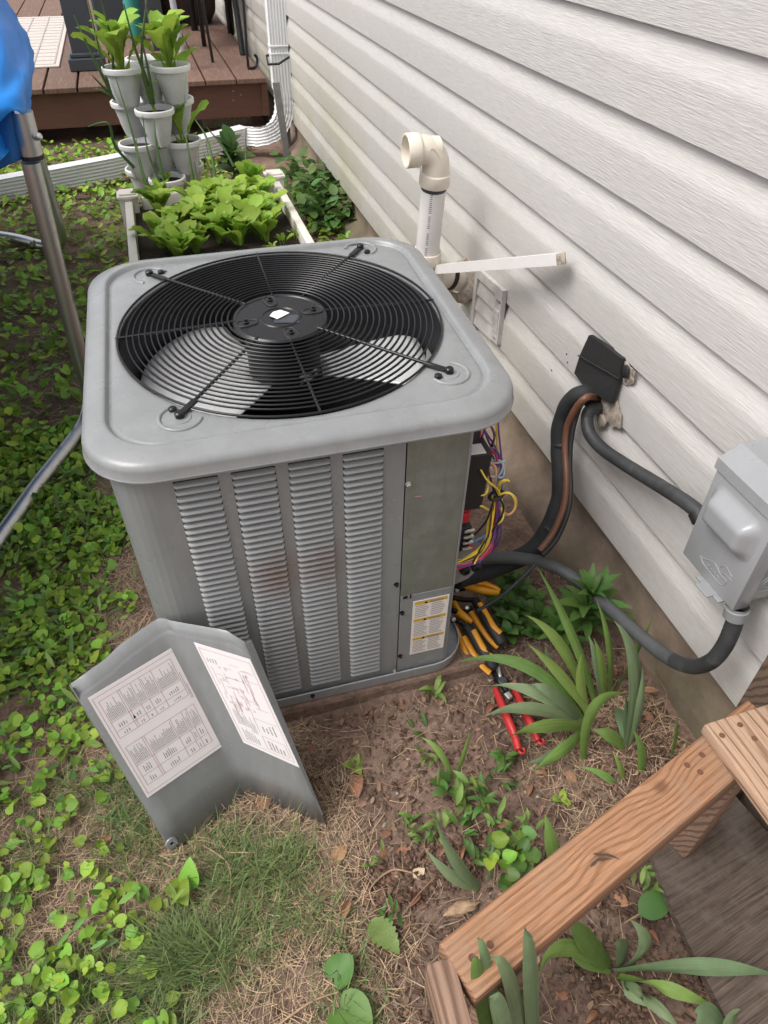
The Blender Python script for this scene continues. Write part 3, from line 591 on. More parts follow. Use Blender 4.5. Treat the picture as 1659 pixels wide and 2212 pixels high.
L1 = V(*(-0.4146, 2.5349, 0.0300)); T1 = V(*(-0.3346, 2.5000, 1.0642))
def tleg(foot, top, name='leg'):
    a = Vector(foot); b = Vector(top); return MB().tube([a, a.lerp(b, 0.5), b], 0.028, 14)
f0 = V(*(-0.4347, 2.4915, 0.0300)); fdir = (V(*(-0.6871, 1.8695, 0.0300))-V(*(-0.4940, 2.3330, 0.0300))).normalized()
f1 = f0 + fdir*1.9
p0 = V(*(-0.3862, 2.5000, 0.1610)); 
def wleg(top1, path, top2):
    MB().tube(spline([top1, tuple(Vector(path[0]).lerp(Vector(top1), 0.55))] + path + [tuple(Vector(path[-1]).lerp(Vector(top2), 0.55)), top2], 8), 0.028, 14).build('leg', M_chrome, tr, smooth=60)
up1 = V(*(-0.3937, 2.5000, 0.2884)); up0 = V(*(-0.3619, 2.5000, 0.9410))
f1t = f1 + V(-0.05, -0.05, 0.95)
wleg(tuple(up0), [tuple(up1), tuple(V(*(-0.4031, 2.5200, 0.1213))), tuple(V(*(-0.4292, 2.4694, 0.0500))), tuple(V(*(-0.4769, 2.3552, 0.0360))), tuple(V(*(-0.5903, 2.1066, 0.0360))), tuple(V(*(-0.6851, 1.8690, 0.0360))), tuple(f1+V(0.05, 0.1, 0)), tuple(f1+V(-0.02, -0.02, 0.12))], tuple(f1t))
sl0, sl1 = V(*(-0.3522, 2.5000, 0.9558)), V(*(-0.3470, 2.5000, 1.0768))
MB().tube([sl0, sl0.lerp(sl1, 0.5), sl1], 0.0325, 14).build('socket_sleeve', M_chrome, tr, smooth=60)
MB().tube([sl0-V(0, 0, 0.006), sl0+V(0, 0, 0.006)], 0.0338, 14).build('sleeve_rim', M_blackmat, tr)
q = V(*(-0.3146, 2.4700, 1.0152)); MB().lathe([(0.010, -0.012), (0.010, 0.004), (0.006, 0.008), (0, 0.008)], q, (0.7, -0.6, 0.2), 10).build('bolt_head', M_zinc, tr, smooth=40)
# far leg: partly hidden behind the near one
g0, g1 = V(*(-0.5618, 4.2000, 0.5004)), V(*(-0.5641, 4.2000, -0.0127))
wleg((g0.x, g0.y, TZ), [tuple(g0.lerp(g1, 0.3)), (g1.x, g1.y, 0.14), (g1.x-0.03, g1.y+0.02, 0.07), (g1.x-0.12, g1.y+0.06, 0.055), tuple(V(*(-0.9189, 4.4602, 0.0550))), (-1.75, 4.95, 0.055), (-2.0, 5.08, 0.08)], (-2.05, 5.3, 1.0))
# blue padding drooping over the socket, and the skirt flap below it
def cloth(P, name, m, th=0.004, wob=0.010, seed=1):
    """P: grid of points (rows); wrinkled sheet with thickness"""
    P = [[Vector(q) for q in r] for r in P]
    R_ = [spline(r, 7) for r in P]; Cn = len(R_[0]); G = []
    for c_ in range(Cn):
        colp = spline([r[c_] for r in R_], 7); G.append(colp)
    vs = []; n1, n2 = len(G), len(G[0])
    for i in range(n1):
        for j in range(n2):
            a = G[min(i+1, n1-1)][j]-G[max(i-1, 0)][j]; b = G[i][min(j+1, n2-1)]-G[i][max(j-1, 0)]
            nn = a.cross(b); nn = nn.normalized() if nn.length > 1e-9 else V(0, 0, 1)
            q = G[i][j]; wv = wob*(noise.noise((q.x*14+seed, q.y*8, q.z*9)) + 0.5*noise.noise((q.x*33, q.y*22+seed, q.z*24)))
            vs.append(q+nn*wv)
    me = MB().add(vs, [(i*n2+j, i*n2+j+1, (i+1)*n2+j+1, (i+1)*n2+j) for i in range(n1-1) for j in range(n2-1)]).build(name, m, tr, smooth=80)
    md = me.modifiers.new('thickness', 'SOLIDIFY'); md.thickness = th; return me
cloth([[(-0.4463, 2.7500, 1.2470), (-0.4074, 2.9000, 1.2968), (-0.4052, 3.2000, 1.2898), (-0.4342, 3.6000, 1.2219)],
       [(-0.4514, 2.5500, 1.1649), (-0.3633, 2.6500, 1.2016), (-0.3504, 3.1000, 1.1845), (-0.3589, 3.3000, 1.1219)],
       [(-0.4549, 2.4200, 1.0772), (-0.3787, 2.4500, 1.1182), (-0.3269, 2.6200, 1.1411), (-0.3153, 2.8000, 1.1271)],
       [(-0.4590, 2.4200, 1.0306), (-0.3625, 2.4400, 1.0907), (-0.3393, 2.4700, 1.0747), (-0.3351, 2.6000, 1.0508)]], 'pad_corner', M_blue, wob=0.012, seed=4)
cloth([[(-0.4580, 2.5000, 1.1292), (-0.4009, 2.4900, 1.1169), (-0.3692, 2.4800, 1.0918), (-0.3617, 2.5000, 1.0657)],
       [(-0.4943, 2.5000, 1.0253), (-0.4357, 2.4900, 1.0118), (-0.3911, 2.4800, 1.0114), (-0.3681, 2.5000, 1.0050)],
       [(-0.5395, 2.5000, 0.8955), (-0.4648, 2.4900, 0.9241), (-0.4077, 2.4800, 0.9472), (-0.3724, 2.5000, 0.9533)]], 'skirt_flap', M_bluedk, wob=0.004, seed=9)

# ------------------------------------------------------------------ air conditioner (built in its own leaning frame)
ac = thing('air_conditioner', 'grey outdoor air conditioner unit with a round black fan guard and louvred sides', 'air conditioner', (0.2, 1.0, 0.1), (0.036, -0.005, -0.018))
def part(mb, name, m, parent=None, smooth=None, **kw): return mb.build(name, m, parent or ac, smooth=smooth, local=True, **kw)
XL, XR, YB, SEAM, PEDGE = -0.375, 0.34, 0.72, 0.1415, 0.2635
ZT = 0.775
def arc(cx_, cy_, r, a0, a1, n=8): return [(cx_+r*math.cos(math.radians(a0+(a1-a0)*i/n)), cy_+r*math.sin(math.radians(a0+(a1-a0)*i/n))) for i in range(n+1)]
shell = [(-0.30, 0.0)] + arc(XL+0.07, 0.07, 0.07, 270, 180) + arc(XL+0.05, YB-0.05, 0.05, 180, 90) + arc(XR-0.05, YB-0.05, 0.05, 90, 0) + [(XR, 0.25), (XR-0.02, 0.25)]
mb = MB()
for a, b in zip(shell, shell[1:]): mb.quad((a[0], a[1], 0.012), (b[0], b[1], 0.012), (b[0], b[1], ZT), (a[0], a[1], ZT))
part(mb, 'cabinet_shell', M_paint, smooth=50)
CX = [(-0.268, -0.1935), (-0.171, -0.0955), (-0.0735, 0.001), (0.0235, 0.0985)]
ZB, ZL = 0.043, 0.7395
xb = [-0.30] + [q for c in CX for q in c] + [SEAM-0.001]; zb = [0.012, ZB, ZL, ZT]
mb = MB()
for i in range(len(xb)-1):
    for j in range(3):
        if j == 1 and i % 2 == 1: continue
        mb.quad((xb[i], 0, zb[j]), (xb[i+1], 0, zb[j]), (xb[i+1], 0, zb[j+1]), (xb[i], 0, zb[j+1]))
mb.quad((SEAM-0.001, 0, 0.012), (SEAM-0.001, 0.006, 0.012), (SEAM-0.001, 0.006, ZT), (SEAM-0.001, 0, ZT))
part(mb, 'front_panel', M_paint)
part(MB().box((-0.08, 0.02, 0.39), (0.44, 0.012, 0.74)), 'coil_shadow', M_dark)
# louvres: one stamped slat, copied
p_ = (ZL-ZB)/44; wv_ = 0.0752
prof = [(0.004, 0.14*p_), (0.0, 0.09*p_), (-0.0036, 0.0), (-0.0058, -0.12*p_), (-0.0066, -0.23*p_), (-0.0056, -0.31*p_), (-0.001, -0.33*p_)]
st = [(-0.5*wv_, 0.1), (-0.5*wv_+0.0012, 0.65), (-0.5*wv_+0.0035, 1.0), (0.5*wv_-0.0035, 1.0), (0.5*wv_-0.0012, 0.65), (0.5*wv_, 0.1)]
mb = MB(); vs = []
for x, s in st: vs += [(x, y*s, z) for y, z in prof]
m_ = len(prof); mb.add(vs, [(i*m_+j, (i+1)*m_+j, (i+1)*m_+j+1, i*m_+j+1) for i in range(len(st)-1) for j in range(m_-1)])
lv = None
for ci, (a, b) in enumerate(CX):
    for k in range(44):
        z = ZL-(k+0.5)*p_
        if lv is None: lv = part(mb, 'louver', M_louver, smooth=60); lv.location = ((a+b)/2, 0, z)
        else: link('louver', lv.data, ac, loc=((a+b)/2, 0, z))
mb = MB(); mb.box(((SEAM+PEDGE)/2+0.0005, 0.0005, 0.5425), (PEDGE-SEAM-0.002, 0.003, 0.465), bev=0.0008); part(mb, 'service_panel', M_galv)
mb = MB(); mb.box(((SEAM+PEDGE)/2+0.0005, 0.0, 0.1605), (PEDGE-SEAM-0.002, 0.004, 0.297), bev=0.0008); mb.box((PEDGE+0.003, 0.012, 0.39), (0.006, 0.024, 0.765), bev=0.001); part(mb, 'lower_panel', M_paint)
# base pan
def rrect(x0, x1, y0, y1, r, n=6): return arc(x0+r, y0+r, r, 180, 270, n)+arc(x1-r, y0+r, r, 270, 360, n)+arc(x1-r, y1-r, r, 0, 90, n)+arc(x0+r, y1-r, r, 90, 180, n)
def loft(rings, closed_top=False):
    mb = MB(); vs = []; n = len(rings[0])
    for r in rings: vs += r
    fs = [(i*n+k, i*n+(k+1) % n, (i+1)*n+(k+1) % n, (i+1)*n+k) for i in range(len(rings)-1) for k in range(n)]
    if closed_top: fs.append(tuple(range((len(rings)-1)*n, len(rings)*n)))
    return mb.add(vs, fs)
def rr3(g, z, r): return [(x, y, z) for x, y in rrect(XL-g, XR-0.022+g, -g, YB+g, r+0.015)]
part(loft([rr3(0.004, -0.012, 0.07), rr3(0.010, -0.008, 0.075), rr3(0.012, 0.02, 0.075), rr3(0.012, 0.026, 0.075), rr3(0.009, 0.027, 0.073), rr3(0.008, 0.012, 0.072), rr3(-0.03, 0.008, 0.05)], True), 'base_pan', M_boxgrey, smooth=50)
# top cap
CCX, CCY, FCX, FCY, FR = -0.017, 0.362, -0.015, 0.366, 0.323
def ray_rr(th, h, r):
    c, s = math.cos(th), math.sin(th); lo, hi = 0.0, h*1.5
    for _ in range(30):
        t = (lo+hi)/2; qx, qy = abs(c*t)-(h-r), abs(s*t)-(h-r)
        d = math.hypot(max(qx, 0), max(qy, 0)) + min(max(qx, qy), 0) - r
        if d < 0: lo = t
        else: hi = t
    return CCX+c*lo, CCY+s*lo
NA = 192
capr = [(0.376, 0.764, 0.115), (0.386, 0.763, 0.12), (0.389, 0.7645, 0.12), (0.3895, 0.768, 0.12), (0.3882, 0.770, 0.12), (0.3868, 0.785, 0.12), (0.3852, 0.7905, 0.12), (0.3815, 0.7955, 0.118), (0.376, 0.7985, 0.114), (0.363, 0.8035, 0.108), (0.350, 0.8075, 0.102), (0.3455, 0.8075, 0.098), (0.343, 0.806, 0.096), (0.3405, 0.8005, 0.094), (0.3385, 0.798, 0.093), (0.336, 0.7978, 0.092), (0.333, 0.8, 0.09), (0.330, 0.8012, 0.088)]
rings = []
for h, z, r in capr: rings.append([(*ray_rr(2*math.pi*k/NA, h, r), z) for k in range(NA)])
for rad, z in [(FR+0.006, 0.8015), (FR+0.002, 0.8008), (FR, 0.7985), (FR, 0.74)]:
    rings.append([(FCX+rad*math.cos(2*math.pi*k/NA), FCY+rad*math.sin(2*math.pi*k/NA), z) for k in range(NA)])
part(loft(rings), 'top_cap', M_paint, smooth=40)
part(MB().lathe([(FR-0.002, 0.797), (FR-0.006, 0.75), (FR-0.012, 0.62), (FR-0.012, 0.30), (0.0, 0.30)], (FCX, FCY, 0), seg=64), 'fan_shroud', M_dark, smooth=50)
LUG = [(-0.272, 0.645), (0.226, 0.668), (0.256, 0.108), (-0.243, 0.092)]
LUG = [(x+(0.005 if x < 0 else -0.002), y) for x, y in LUG]
for lx, ly in LUG:
    out = math.atan2(ly-FCY, lx-FCX)
    pth = [(lx+0.036*math.cos(out+t), ly+0.036*math.sin(out+t), 0.801) for t in np.linspace(-2.0, 2.0, 26)]
    part(MB().tube(pth, 0.0042, 8, ry=1.0), 'embossed_arc', M_paint, smooth=60)
    part(MB().lathe([(0.020, 0.0), (0.019, 0.0015), (0.0, 0.0018)], (lx, ly, 0.8013), seg=20), 'lug_pad', M_paint, smooth=40)
# fan guard
gd = part(MB().tube([(FCX+(FR+0.001)*math.cos(2*math.pi*k/96), FCY+(FR+0.001)*math.sin(2*math.pi*k/96), 0.8055) for k in range(96)], 0.0024, 8, closed=True), 'fan_guard', M_black, smooth=60)
HX, HY, HR = FCX-0.003, FCY+0.004, 0.097
nr = 18
for k in range(nr):
    t = (k+0.2)/nr; r = 0.103+(FR-0.008-0.103)*t; z = 0.8065+0.010*(1-t)
    cx_, cy_ = HX+(FCX-HX)*t, HY+(FCY-HY)*t
    part(MB().tube([(cx_+r*math.cos(2*math.pi*j/80), cy_+r*math.sin(2*math.pi*j/80), z) for j in range(80)], 0.0023, 6, closed=True), 'ring_wire', M_black, gd, smooth=60)
for k in range(8):
    if k % 2 == 0:
        lx, ly = LUG[k//2]; end = (lx, ly, 0.806); a = math.atan2(ly-HY, lx-HX)
    else:
        a = [math.radians(d_) for d_ in (91, 2, -88, 178)][k//2]; end = (FCX+(FR+0.004)*math.cos(a), FCY+(FR+0.004)*math.sin(a), 0.806)
    stt = (HX+0.09*math.cos(a), HY+0.09*math.sin(a), 0.8145)
    part(MB().tube([stt, end], 0.0033 if k % 2 == 0 else 0.0026, 8), 'spoke', M_black, gd, smooth=60)
    if k % 2 == 0:
        part(MB().lathe([(0.0085, 0.0), (0.0085, 0.009), (0.006, 0.011), (0, 0.011)], (lx, ly, 0.803), seg=8), 'lug_bolt', M_black, gd, smooth=30)
        part(MB().box(((lx*0.9+stt[0]*0.1), (ly*0.9+stt[1]*0.1), 0.807), (0.045, 0.013, 0.005), rotz(a), bev=0.002), 'lug_strap', M_black, gd)
    else:
        pass
for lx, ly in LUG:
    o = math.atan2(FCY-ly, FCX-lx)+1.1
    part(MB().lathe([(0.0075, 0.0), (0.0075, 0.005), (0.004, 0.007), (0, 0.007)], (lx+0.026*math.cos(o), ly+0.026*math.sin(o), 0.802), seg=8), 'cap_screw', M_black, smooth=30)
# motor mount plate in the middle of the guard
mp_ = part(MB().lathe([(0.0, 0.808), (HR, 0.808), (HR+0.001, 0.812), (HR-0.003, 0.8155), (HR-0.008, 0.8155), (HR-0.0105, 0.8135), (0.043, 0.8135), (0.041, 0.8155), (0.037, 0.8155), (0.035, 0.8135), (0, 0.8135)], (HX, HY, 0), seg=64), 'mount_plate', M_black, smooth=30)
for d_ in (8, 98, 188, 278):
    a = math.radians(d_); R_ = rotz(a); c0 = V(HX, HY, 0.8138)
    slot = [c0 + R_ @ V(x, y, 0) for x, y in arc(0.078, 0, 0.013, -90, 90, 6)+arc(0.058, 0, 0.010, 90, 270, 6)]
    part(MB().tube(slot, 0.0022, 6, closed=True).prism([q-V(0, 0, 0.002) for q in slot], (0, 0, 0.0022)), 'slot_rim', M_blackmat, mp_, smooth=50)
    part(MB().lathe([(0.0055, 0.0), (0.0055, 0.004), (0.0035, 0.005), (0.0035, 0.009), (0, 0.010)], c0 + R_ @ V(0.071, 0, 0), seg=10), 'stud_nut', M_black, mp_, smooth=30)
part(MB().box((HX+0.012, HY-0.012, 0.8142), (0.05, 0.032, 0.001), rotz(-0.25)), 'faded_sticker', M_postgrey, mp_)
mbp = MB(); mbp.add([(HX-0.021, HY+0.006, 0.8155), (HX-0.008, HY-0.013, 0.817), (HX+0.020, HY+0.004, 0.818), (HX+0.004, HY+0.024, 0.8165), (HX-0.012, HY+0.018, 0.8168)], [(0, 1, 2, 3, 4)])
part(mbp, 'white_sticker', M_white_label, mp_)
mo = part(MB().lathe([(0.0, 0.802), (0.072, 0.802), (0.076, 0.79), (0.076, 0.66), (0.072, 0.645), (0.05, 0.63), (0.03, 0.625), (0, 0.62)], (HX, HY, 0), seg=40), 'fan_motor', M_blackmat, smooth=40)
mbl = MB()
for r_ in range(2):
    for k in range(13):
        a = math.radians(-74+k*3.0); z = 0.712-r_*0.012; hgt = random.choice((0.007, 0.0085, 0.006)); wd = random.choice((0.0015, 0.0025))
        c_ = V(HX+0.0766*math.cos(a), HY+0.0766*math.sin(a), z); tv = V(-math.sin(a), math.cos(a), 0)*wd
        mbl.quad(c_-tv-V(0, 0, hgt/2), c_+tv-V(0, 0, hgt/2), c_+tv+V(0, 0, hgt/2), c_-tv+V(0, 0, hgt/2))
part(mbl, 'motor_print', M_white_label, mo, kind='stuff')
# fan blades
for c_, nm, ha in ((180, 0, 58), (5, 1, 17)):
    vs = []; nA, nR = 22, 12
    for i in range(nA+1):
        u = i/nA*2-1; a = math.radians(c_+u*ha)
        ro = 0.305*(1-0.10*max(0, abs(u)-0.72)**1.6*8); ri = 0.075
        for j in range(nR+1):
            r = ri+(ro-ri)*j/nR; sk = math.radians(-10)*(r/0.3)
            vs.append((FCX+r*math.cos(a+sk), FCY+r*math.sin(a+sk), 0.690+u*0.016*(0.6+r*1.6)-0.004*u*u))
    o = part(MB().add(vs, [(i*(nR+1)+j, (i+1)*(nR+1)+j, (i+1)*(nR+1)+j+1, i*(nR+1)+j+1) for i in range(nA) for j in range(nR)]), 'fan_blade', M_alu, smooth=60)
    md = o.modifiers.new('thickness', 'SOLIDIFY'); md.thickness = 0.0025
# screws
def acscrew(q, m=None, r=0.0072, nm='screw'): part(MB().lathe([(r*1.25, 0.0), (r*1.25, 0.0015), (r*0.85, 0.0017), (r*0.85, 0.006), (r*0.6, 0.0075), (0, 0.0075)], q, (0, -1, 0), 6), nm, m or M_black, smooth=25)
for q in [(-0.2360, 0.0000, 0.7599), (-0.0696, -0.0000, 0.7522), (0.1331, 0.0000, 0.7609)]: acscrew(q)
for q in [(0.1318, 0.0000, 0.3559), (0.1472, -0.0020, 0.2549), (0.1480, -0.0020, 0.0857)]: acscrew(q, r=0.0048)
acscrew((0.1473, -0.0020, 0.6445), M_zinc, 0.0055); acscrew((-0.0737, -0.0120, 0.0159), r=0.005); acscrew((0.1322, -0.0120, 0.0428), M_zinc, 0.004)
acscrew(V(-0.377, 0.10, 0.755)); part(MB().box((SEAM+0.012, -0.0025, 0.306), (0.010, 0.0016, 0.007)).box((SEAM+0.024, -0.0025, 0.306), (0.003, 0.0016, 0.012)), 'panel_slot', M_black)
part(MB().box((SEAM+0.028, -0.0022, 0.607), (0.014, 0.0008, 0.0018), Matrix.Rotation(0.1, 3, 'Y')), 'red_mark', M_inkred)
# warning label on the lower panel
def dashes(mb, o, ux, uy, n_rows, w, h, fill=0.8, mi=0, blocks=1, rough=0.3, th=0.45):
    """rows of short printed strokes starting at o, lines along ux, rows stacked along uy"""
    for r_ in range(n_rows):
        x = 0.0; end = w*(1-rough*random.random()) 
        while x < end:
            l = min(w*random.uniform(0.04, 0.11), end-x)
            a = o+ux*x+uy*(h*(r_+0.25)/n_rows); 
            mb.quad(a, a+ux*l, a+ux*l+uy*(h*th/n_rows), a+uy*(h*th/n_rows), mi); x += l+w*0.018
lab = part(MB().box((0.2155, -0.003, 0.1835), (0.086, 0.001, 0.204)), 'warning_label', M_cream_label)
ux, uz = V(1, 0, 0), V(0, 0, -1); lo = V(0.1725, -0.0038, 0.2855)
mb = MB(); my = MB(); tri = MB(); fr = MB()
fr.quad(lo+ux*0.004+uz*0.003, lo+ux*0.082+uz*0.003, lo+ux*0.082+uz*0.0036, lo+ux*0.004+uz*0.0036)
for zz, hh, nrow in ((0.004, 0.050, 7), (0.066, 0.060, 9), (0.138, 0.052, 8)):
    my.quad(lo+ux*0.004+uz*zz, lo+ux*0.082+uz*zz, lo+ux*0.082+uz*(zz+0.010), lo+ux*0.004+uz*(zz+0.010))
    o2 = lo+ux*0.026+uz*(zz+0.0095)+V(0, -0.0003, 0); tri.add([o2, o2+ux*0.010, o2+ux*0.005-uz*0.0085], [(0, 1, 2)])
    dashes(mb, lo+ux*0.04+uz*(zz+0.001)+V(0, -0.0003, 0), ux, uz, 1, 0.036, 0.010, th=0.5)
    dashes(mb, lo+ux*0.006+uz*(zz+0.012), ux, uz, nrow, 0.034, hh-0.004, th=0.38); dashes(mb, lo+ux*0.044+uz*(zz+0.012), ux, uz, nrow, 0.034, hh-0.004, th=0.38)
part(my, 'heading_bar', M_inkyel, lab); part(mb, 'label_print', M_ink, lab, kind='stuff'); part(tri, 'warning_triangle', M_black, lab); part(fr, 'label_border', M_ink, lab)
# opened control corner
mb = MB()
mb.quad((PEDGE-0.006, 0.024, 0.03), (PEDGE-0.006, 0.25, 0.03), (PEDGE-0.006, 0.25, ZT), (PEDGE-0.006, 0.024, ZT)); mb.quad((PEDGE-0.006, 0.25, 0.03), (XR, 0.25, 0.03), (XR, 0.25, ZT), (PEDGE-0.006, 0.25, ZT))
part(mb, 'compartment_wall', M_galv)
part(MB().box((0.29, 0.10, 0.722), (0.06, 0.02, 0.10), Matrix.Rotation(0.06, 3, 'Y'), bev=0.002), 'bracket', M_galv)
q = (0.3146, 0.0600, 0.5786); cb = part(MB().box((0.292, 0.085, 0.583), (0.07, 0.11, 0.15), Matrix.Rotation(0.05, 3, 'Y'), bev=0.004), 'control_module', M_blackmat)
part(MB().box((0.293, 0.045, 0.6605), (0.044, 0.03, 0.0012), Matrix.Rotation(0.05, 3, 'Y')), 'white_sticker', M_white_label, cb)
part(MB().box((0.287, 0.07, 0.475), (0.035, 0.06, 0.03), bev=0.004).box((0.298, 0.06, 0.492), (0.018, 0.03, 0.03), bev=0.003), 'relay', M_wire['red'])
part(MB().box((0.288, 0.07, 0.415), (0.046, 0.07, 0.075), bev=0.004), 'contactor', M_blackmat)
mb = MB()
for k in range(4): mb.box((0.302, 0.03, 0.392+k*0.018), (0.024, 0.006, 0.006), bev=0.001)
part(mb, 'terminal', M_zinc)
pl = [(0.2648, 0.0750, 0.3919), (0.3406, 0.0750, 0.3643), (0.3594, 0.0750, 0.3392), (0.3660, 0.0750, 0.3026), (0.3617, 0.0750, 0.2578), (0.3388, 0.0750, 0.2291), (0.3067, 0.0750, 0.2164), (0.2785, 0.0750, 0.2146)]
cp = part(MB().prism(pl, (0, 0.004, 0)), 'conduit_plate', M_boxgrey)
for q in [(0.3234, 0.0700, 0.2694), (0.3511, 0.0700, 0.2730)]: part(MB().lathe([(0.0125, 0.0), (0.0125, 0.010), (0.010, 0.014), (0.006, 0.014), (0.005, 0.006), (0, 0.006)], V(*q)+V(0, 0.004, 0), (0, -1, 0), 16), 'grommet', M_rubber, cp, smooth=40)
for col_, pts in [
    ('yellow', [(0.3611, 0.1000, 0.7098), (0.3602, 0.0900, 0.6634), (0.3678, 0.0800, 0.5996), (0.3768, 0.0700, 0.5710), (0.3603, 0.0500, 0.5416)]),
    ('red', [(0.3175, 0.1000, 0.7022), (0.3246, 0.0900, 0.6734), (0.3202, 0.0800, 0.6494), (0.3110, 0.0700, 0.6410), (0.3298, 0.0600, 0.6466), (0.3489, 0.0600, 0.6262), (0.3601, 0.0600, 0.5967)]),
    ('purple', [(0.3299, 0.1000, 0.7030), (0.3356, 0.0900, 0.6616), (0.3517, 0.0800, 0.6232), (0.3690, 0.0700, 0.5901), (0.3712, 0.0600, 0.5486), (0.3692, 0.0600, 0.5049), (0.3825, 0.0600, 0.4440), (0.3876, 0.0600, 0.3899), (0.3832, 0.0600, 0.3271)]),
    ('brown', [(0.3330, 0.1000, 0.6994), (0.3489, 0.0800, 0.6666), (0.3471, 0.0700, 0.6452), (0.3354, 0.0600, 0.6122), (0.3399, 0.0500, 0.5782), (0.3578, 0.0500, 0.5276), (0.3699, 0.0500, 0.4759), (0.3741, 0.0500, 0.4074), (0.3619, 0.0500, 0.3520)]),
    ('blue', [(0.3232, 0.0600, 0.5977), (0.3439, 0.0600, 0.6002), (0.3553, 0.0500, 0.5853), (0.3578, 0.0500, 0.5386), (0.3608, 0.0500, 0.4704), (0.3629, 0.0500, 0.4185), (0.3392, 0.0400, 0.4061), (0.3015, 0.0400, 0.3914)]),
    ('yellow', [(0.3693, 0.0500, 0.5287), (0.3622, 0.0400, 0.5208), (0.3680, 0.0300, 0.5412), (0.3807, 0.0200, 0.5435), (0.3940, 0.0200, 0.5166), (0.3973, 0.0300, 0.4802), (0.3858, 0.0400, 0.4652), (0.3777, 0.0500, 0.4779)]),
    ('orange', [(0.3713, 0.0500, 0.5245), (0.3797, 0.0300, 0.5396), (0.3958, 0.0250, 0.5228), (0.3984, 0.0250, 0.4941), (0.3894, 0.0300, 0.4737), (0.3840, 0.0500, 0.4648)]),
    ('yellow', [(0.3755, 0.0300, 0.5727), (0.3628, 0.0300, 0.5787), (0.3571, 0.0400, 0.5565), (0.3633, 0.0500, 0.5190), (0.3583, 0.0500, 0.5015)]),
    ('yellow', [(0.3556, 0.0450, 0.5179), (0.3524, 0.0400, 0.4818), (0.3485, 0.0300, 0.4218), (0.3249, 0.0200, 0.3850), (0.2669, 0.0100, 0.3720)]),
    ('yellow', [(0.3571, 0.0450, 0.5175), (0.3557, 0.0350, 0.4704), (0.3459, 0.0250, 0.4031), (0.3172, 0.0200, 0.3724), (0.2672, 0.0100, 0.3690)]),
    ('yellow', [(0.3558, 0.0500, 0.5096), (0.3529, 0.0400, 0.4428), (0.3370, 0.0300, 0.3921), (0.2960, 0.0200, 0.3720), (0.2655, 0.0100, 0.3711)]),
    ('pink', [(0.3663, 0.0500, 0.5071), (0.3675, 0.0400, 0.4231), (0.3565, 0.0300, 0.3827), (0.3249, 0.0200, 0.3575), (0.2675, 0.0100, 0.3646)]),
    ('red', [(0.3659, 0.0500, 0.4997), (0.3655, 0.0400, 0.4033), (0.3520, 0.0300, 0.3692), (0.3164, 0.0200, 0.3514), (0.2677, 0.0100, 0.3629)]),
    ('black', [(0.3026, 0.0300, 0.6169), (0.3164, 0.0300, 0.5917), (0.3349, 0.0300, 0.5772), (0.3506, 0.0300, 0.5434), (0.3716, 0.0300, 0.5054), (0.3720, 0.0300, 0.4711), (0.3537, 0.0300, 0.4285), (0.3344, 0.0200, 0.4072), (0.3117, 0.0150, 0.3495)]),
    ('black', [(0.3539, 0.0400, 0.5264), (0.3384, 0.0300, 0.4678), (0.3068, 0.0300, 0.4206), (0.2729, 0.0300, 0.3847)]),
    ('white', [(0.3394, 0.0700, 0.5998), (0.3598, 0.0600, 0.6071), (0.3666, 0.0500, 0.6001), (0.3603, 0.0500, 0.5737), (0.3400, 0.0500, 0.5775)]),
    ('orange', [(0.3226, 0.0700, 0.6237), (0.3327, 0.0600, 0.6229), (0.3434, 0.0600, 0.6037), (0.3521, 0.0500, 0.5929), (0.3578, 0.0500, 0.5276)]),
    ('yellow', [(0.3003, 0.0400, 0.5455), (0.3218, 0.0300, 0.5465), (0.3297, 0.0300, 0.5554), (0.3344, 0.0400, 0.5634)]),
    ('yellow', [(0.3098, 0.0400, 0.5103), (0.3227, 0.0300, 0.5149), (0.3415, 0.0350, 0.4949)]),
    ('red', [(0.2973, 0.0400, 0.4332), (0.3090, 0.0300, 0.3997), (0.3269, 0.0300, 0.3740), (0.3394, 0.0300, 0.3449)]),
    ('blue', [(0.3768, 0.0800, 0.5942), (0.3686, 0.0600, 0.5635), (0.3694, 0.0500, 0.5064), (0.3686, 0.0500, 0.4450), (0.3635, 0.0500, 0.3644)]),
    ('purple', [(0.3308, 0.0900, 0.6196), (0.3506, 0.0800, 0.6100), (0.3636, 0.0700, 0.5773), (0.3702, 0.0600, 0.5196)])]:
    part(MB().tube(spline(pts, 6), 0.0023, 6), 'wire', M_wire[col_], smooth=60)
    rw = random.Random(len(pts)*31+int(pts[1][2]*1e4))
    if len(pts) > 4 and col_ != 'orange' and len(pts) != 8: part(MB().tube(spline([V(*q)+V(rw.uniform(-.003, .009), rw.uniform(-.008, .008), rw.uniform(-.006, .006)) for q in pts], 6), 0.0021, 6), 'wire', M_wire[rw.choice(('yellow', 'red', 'blue', 'black', 'brown', 'purple', col_))], smooth=60)
q = V(*(0.3565, 0.0400, 0.5288)); part(MB().tube([q+V(0.014*math.cos(t), 0.012*math.sin(t), 0.006*math.cos(t)) for t in np.linspace(0, 6.28, 14)], 0.0035, 6, closed=True), 'wire_tie', M_blackmat, smooth=60)

t = thing('equipment_pad', 'dirt-stained concrete pad under the air conditioner', 'concrete pad', (0.2, 1.4, 0))
MB().box((0.185, 1.40, 0.02), (0.80, 0.84, 0.135), bev=0.012).build('slab', M_soil, t)

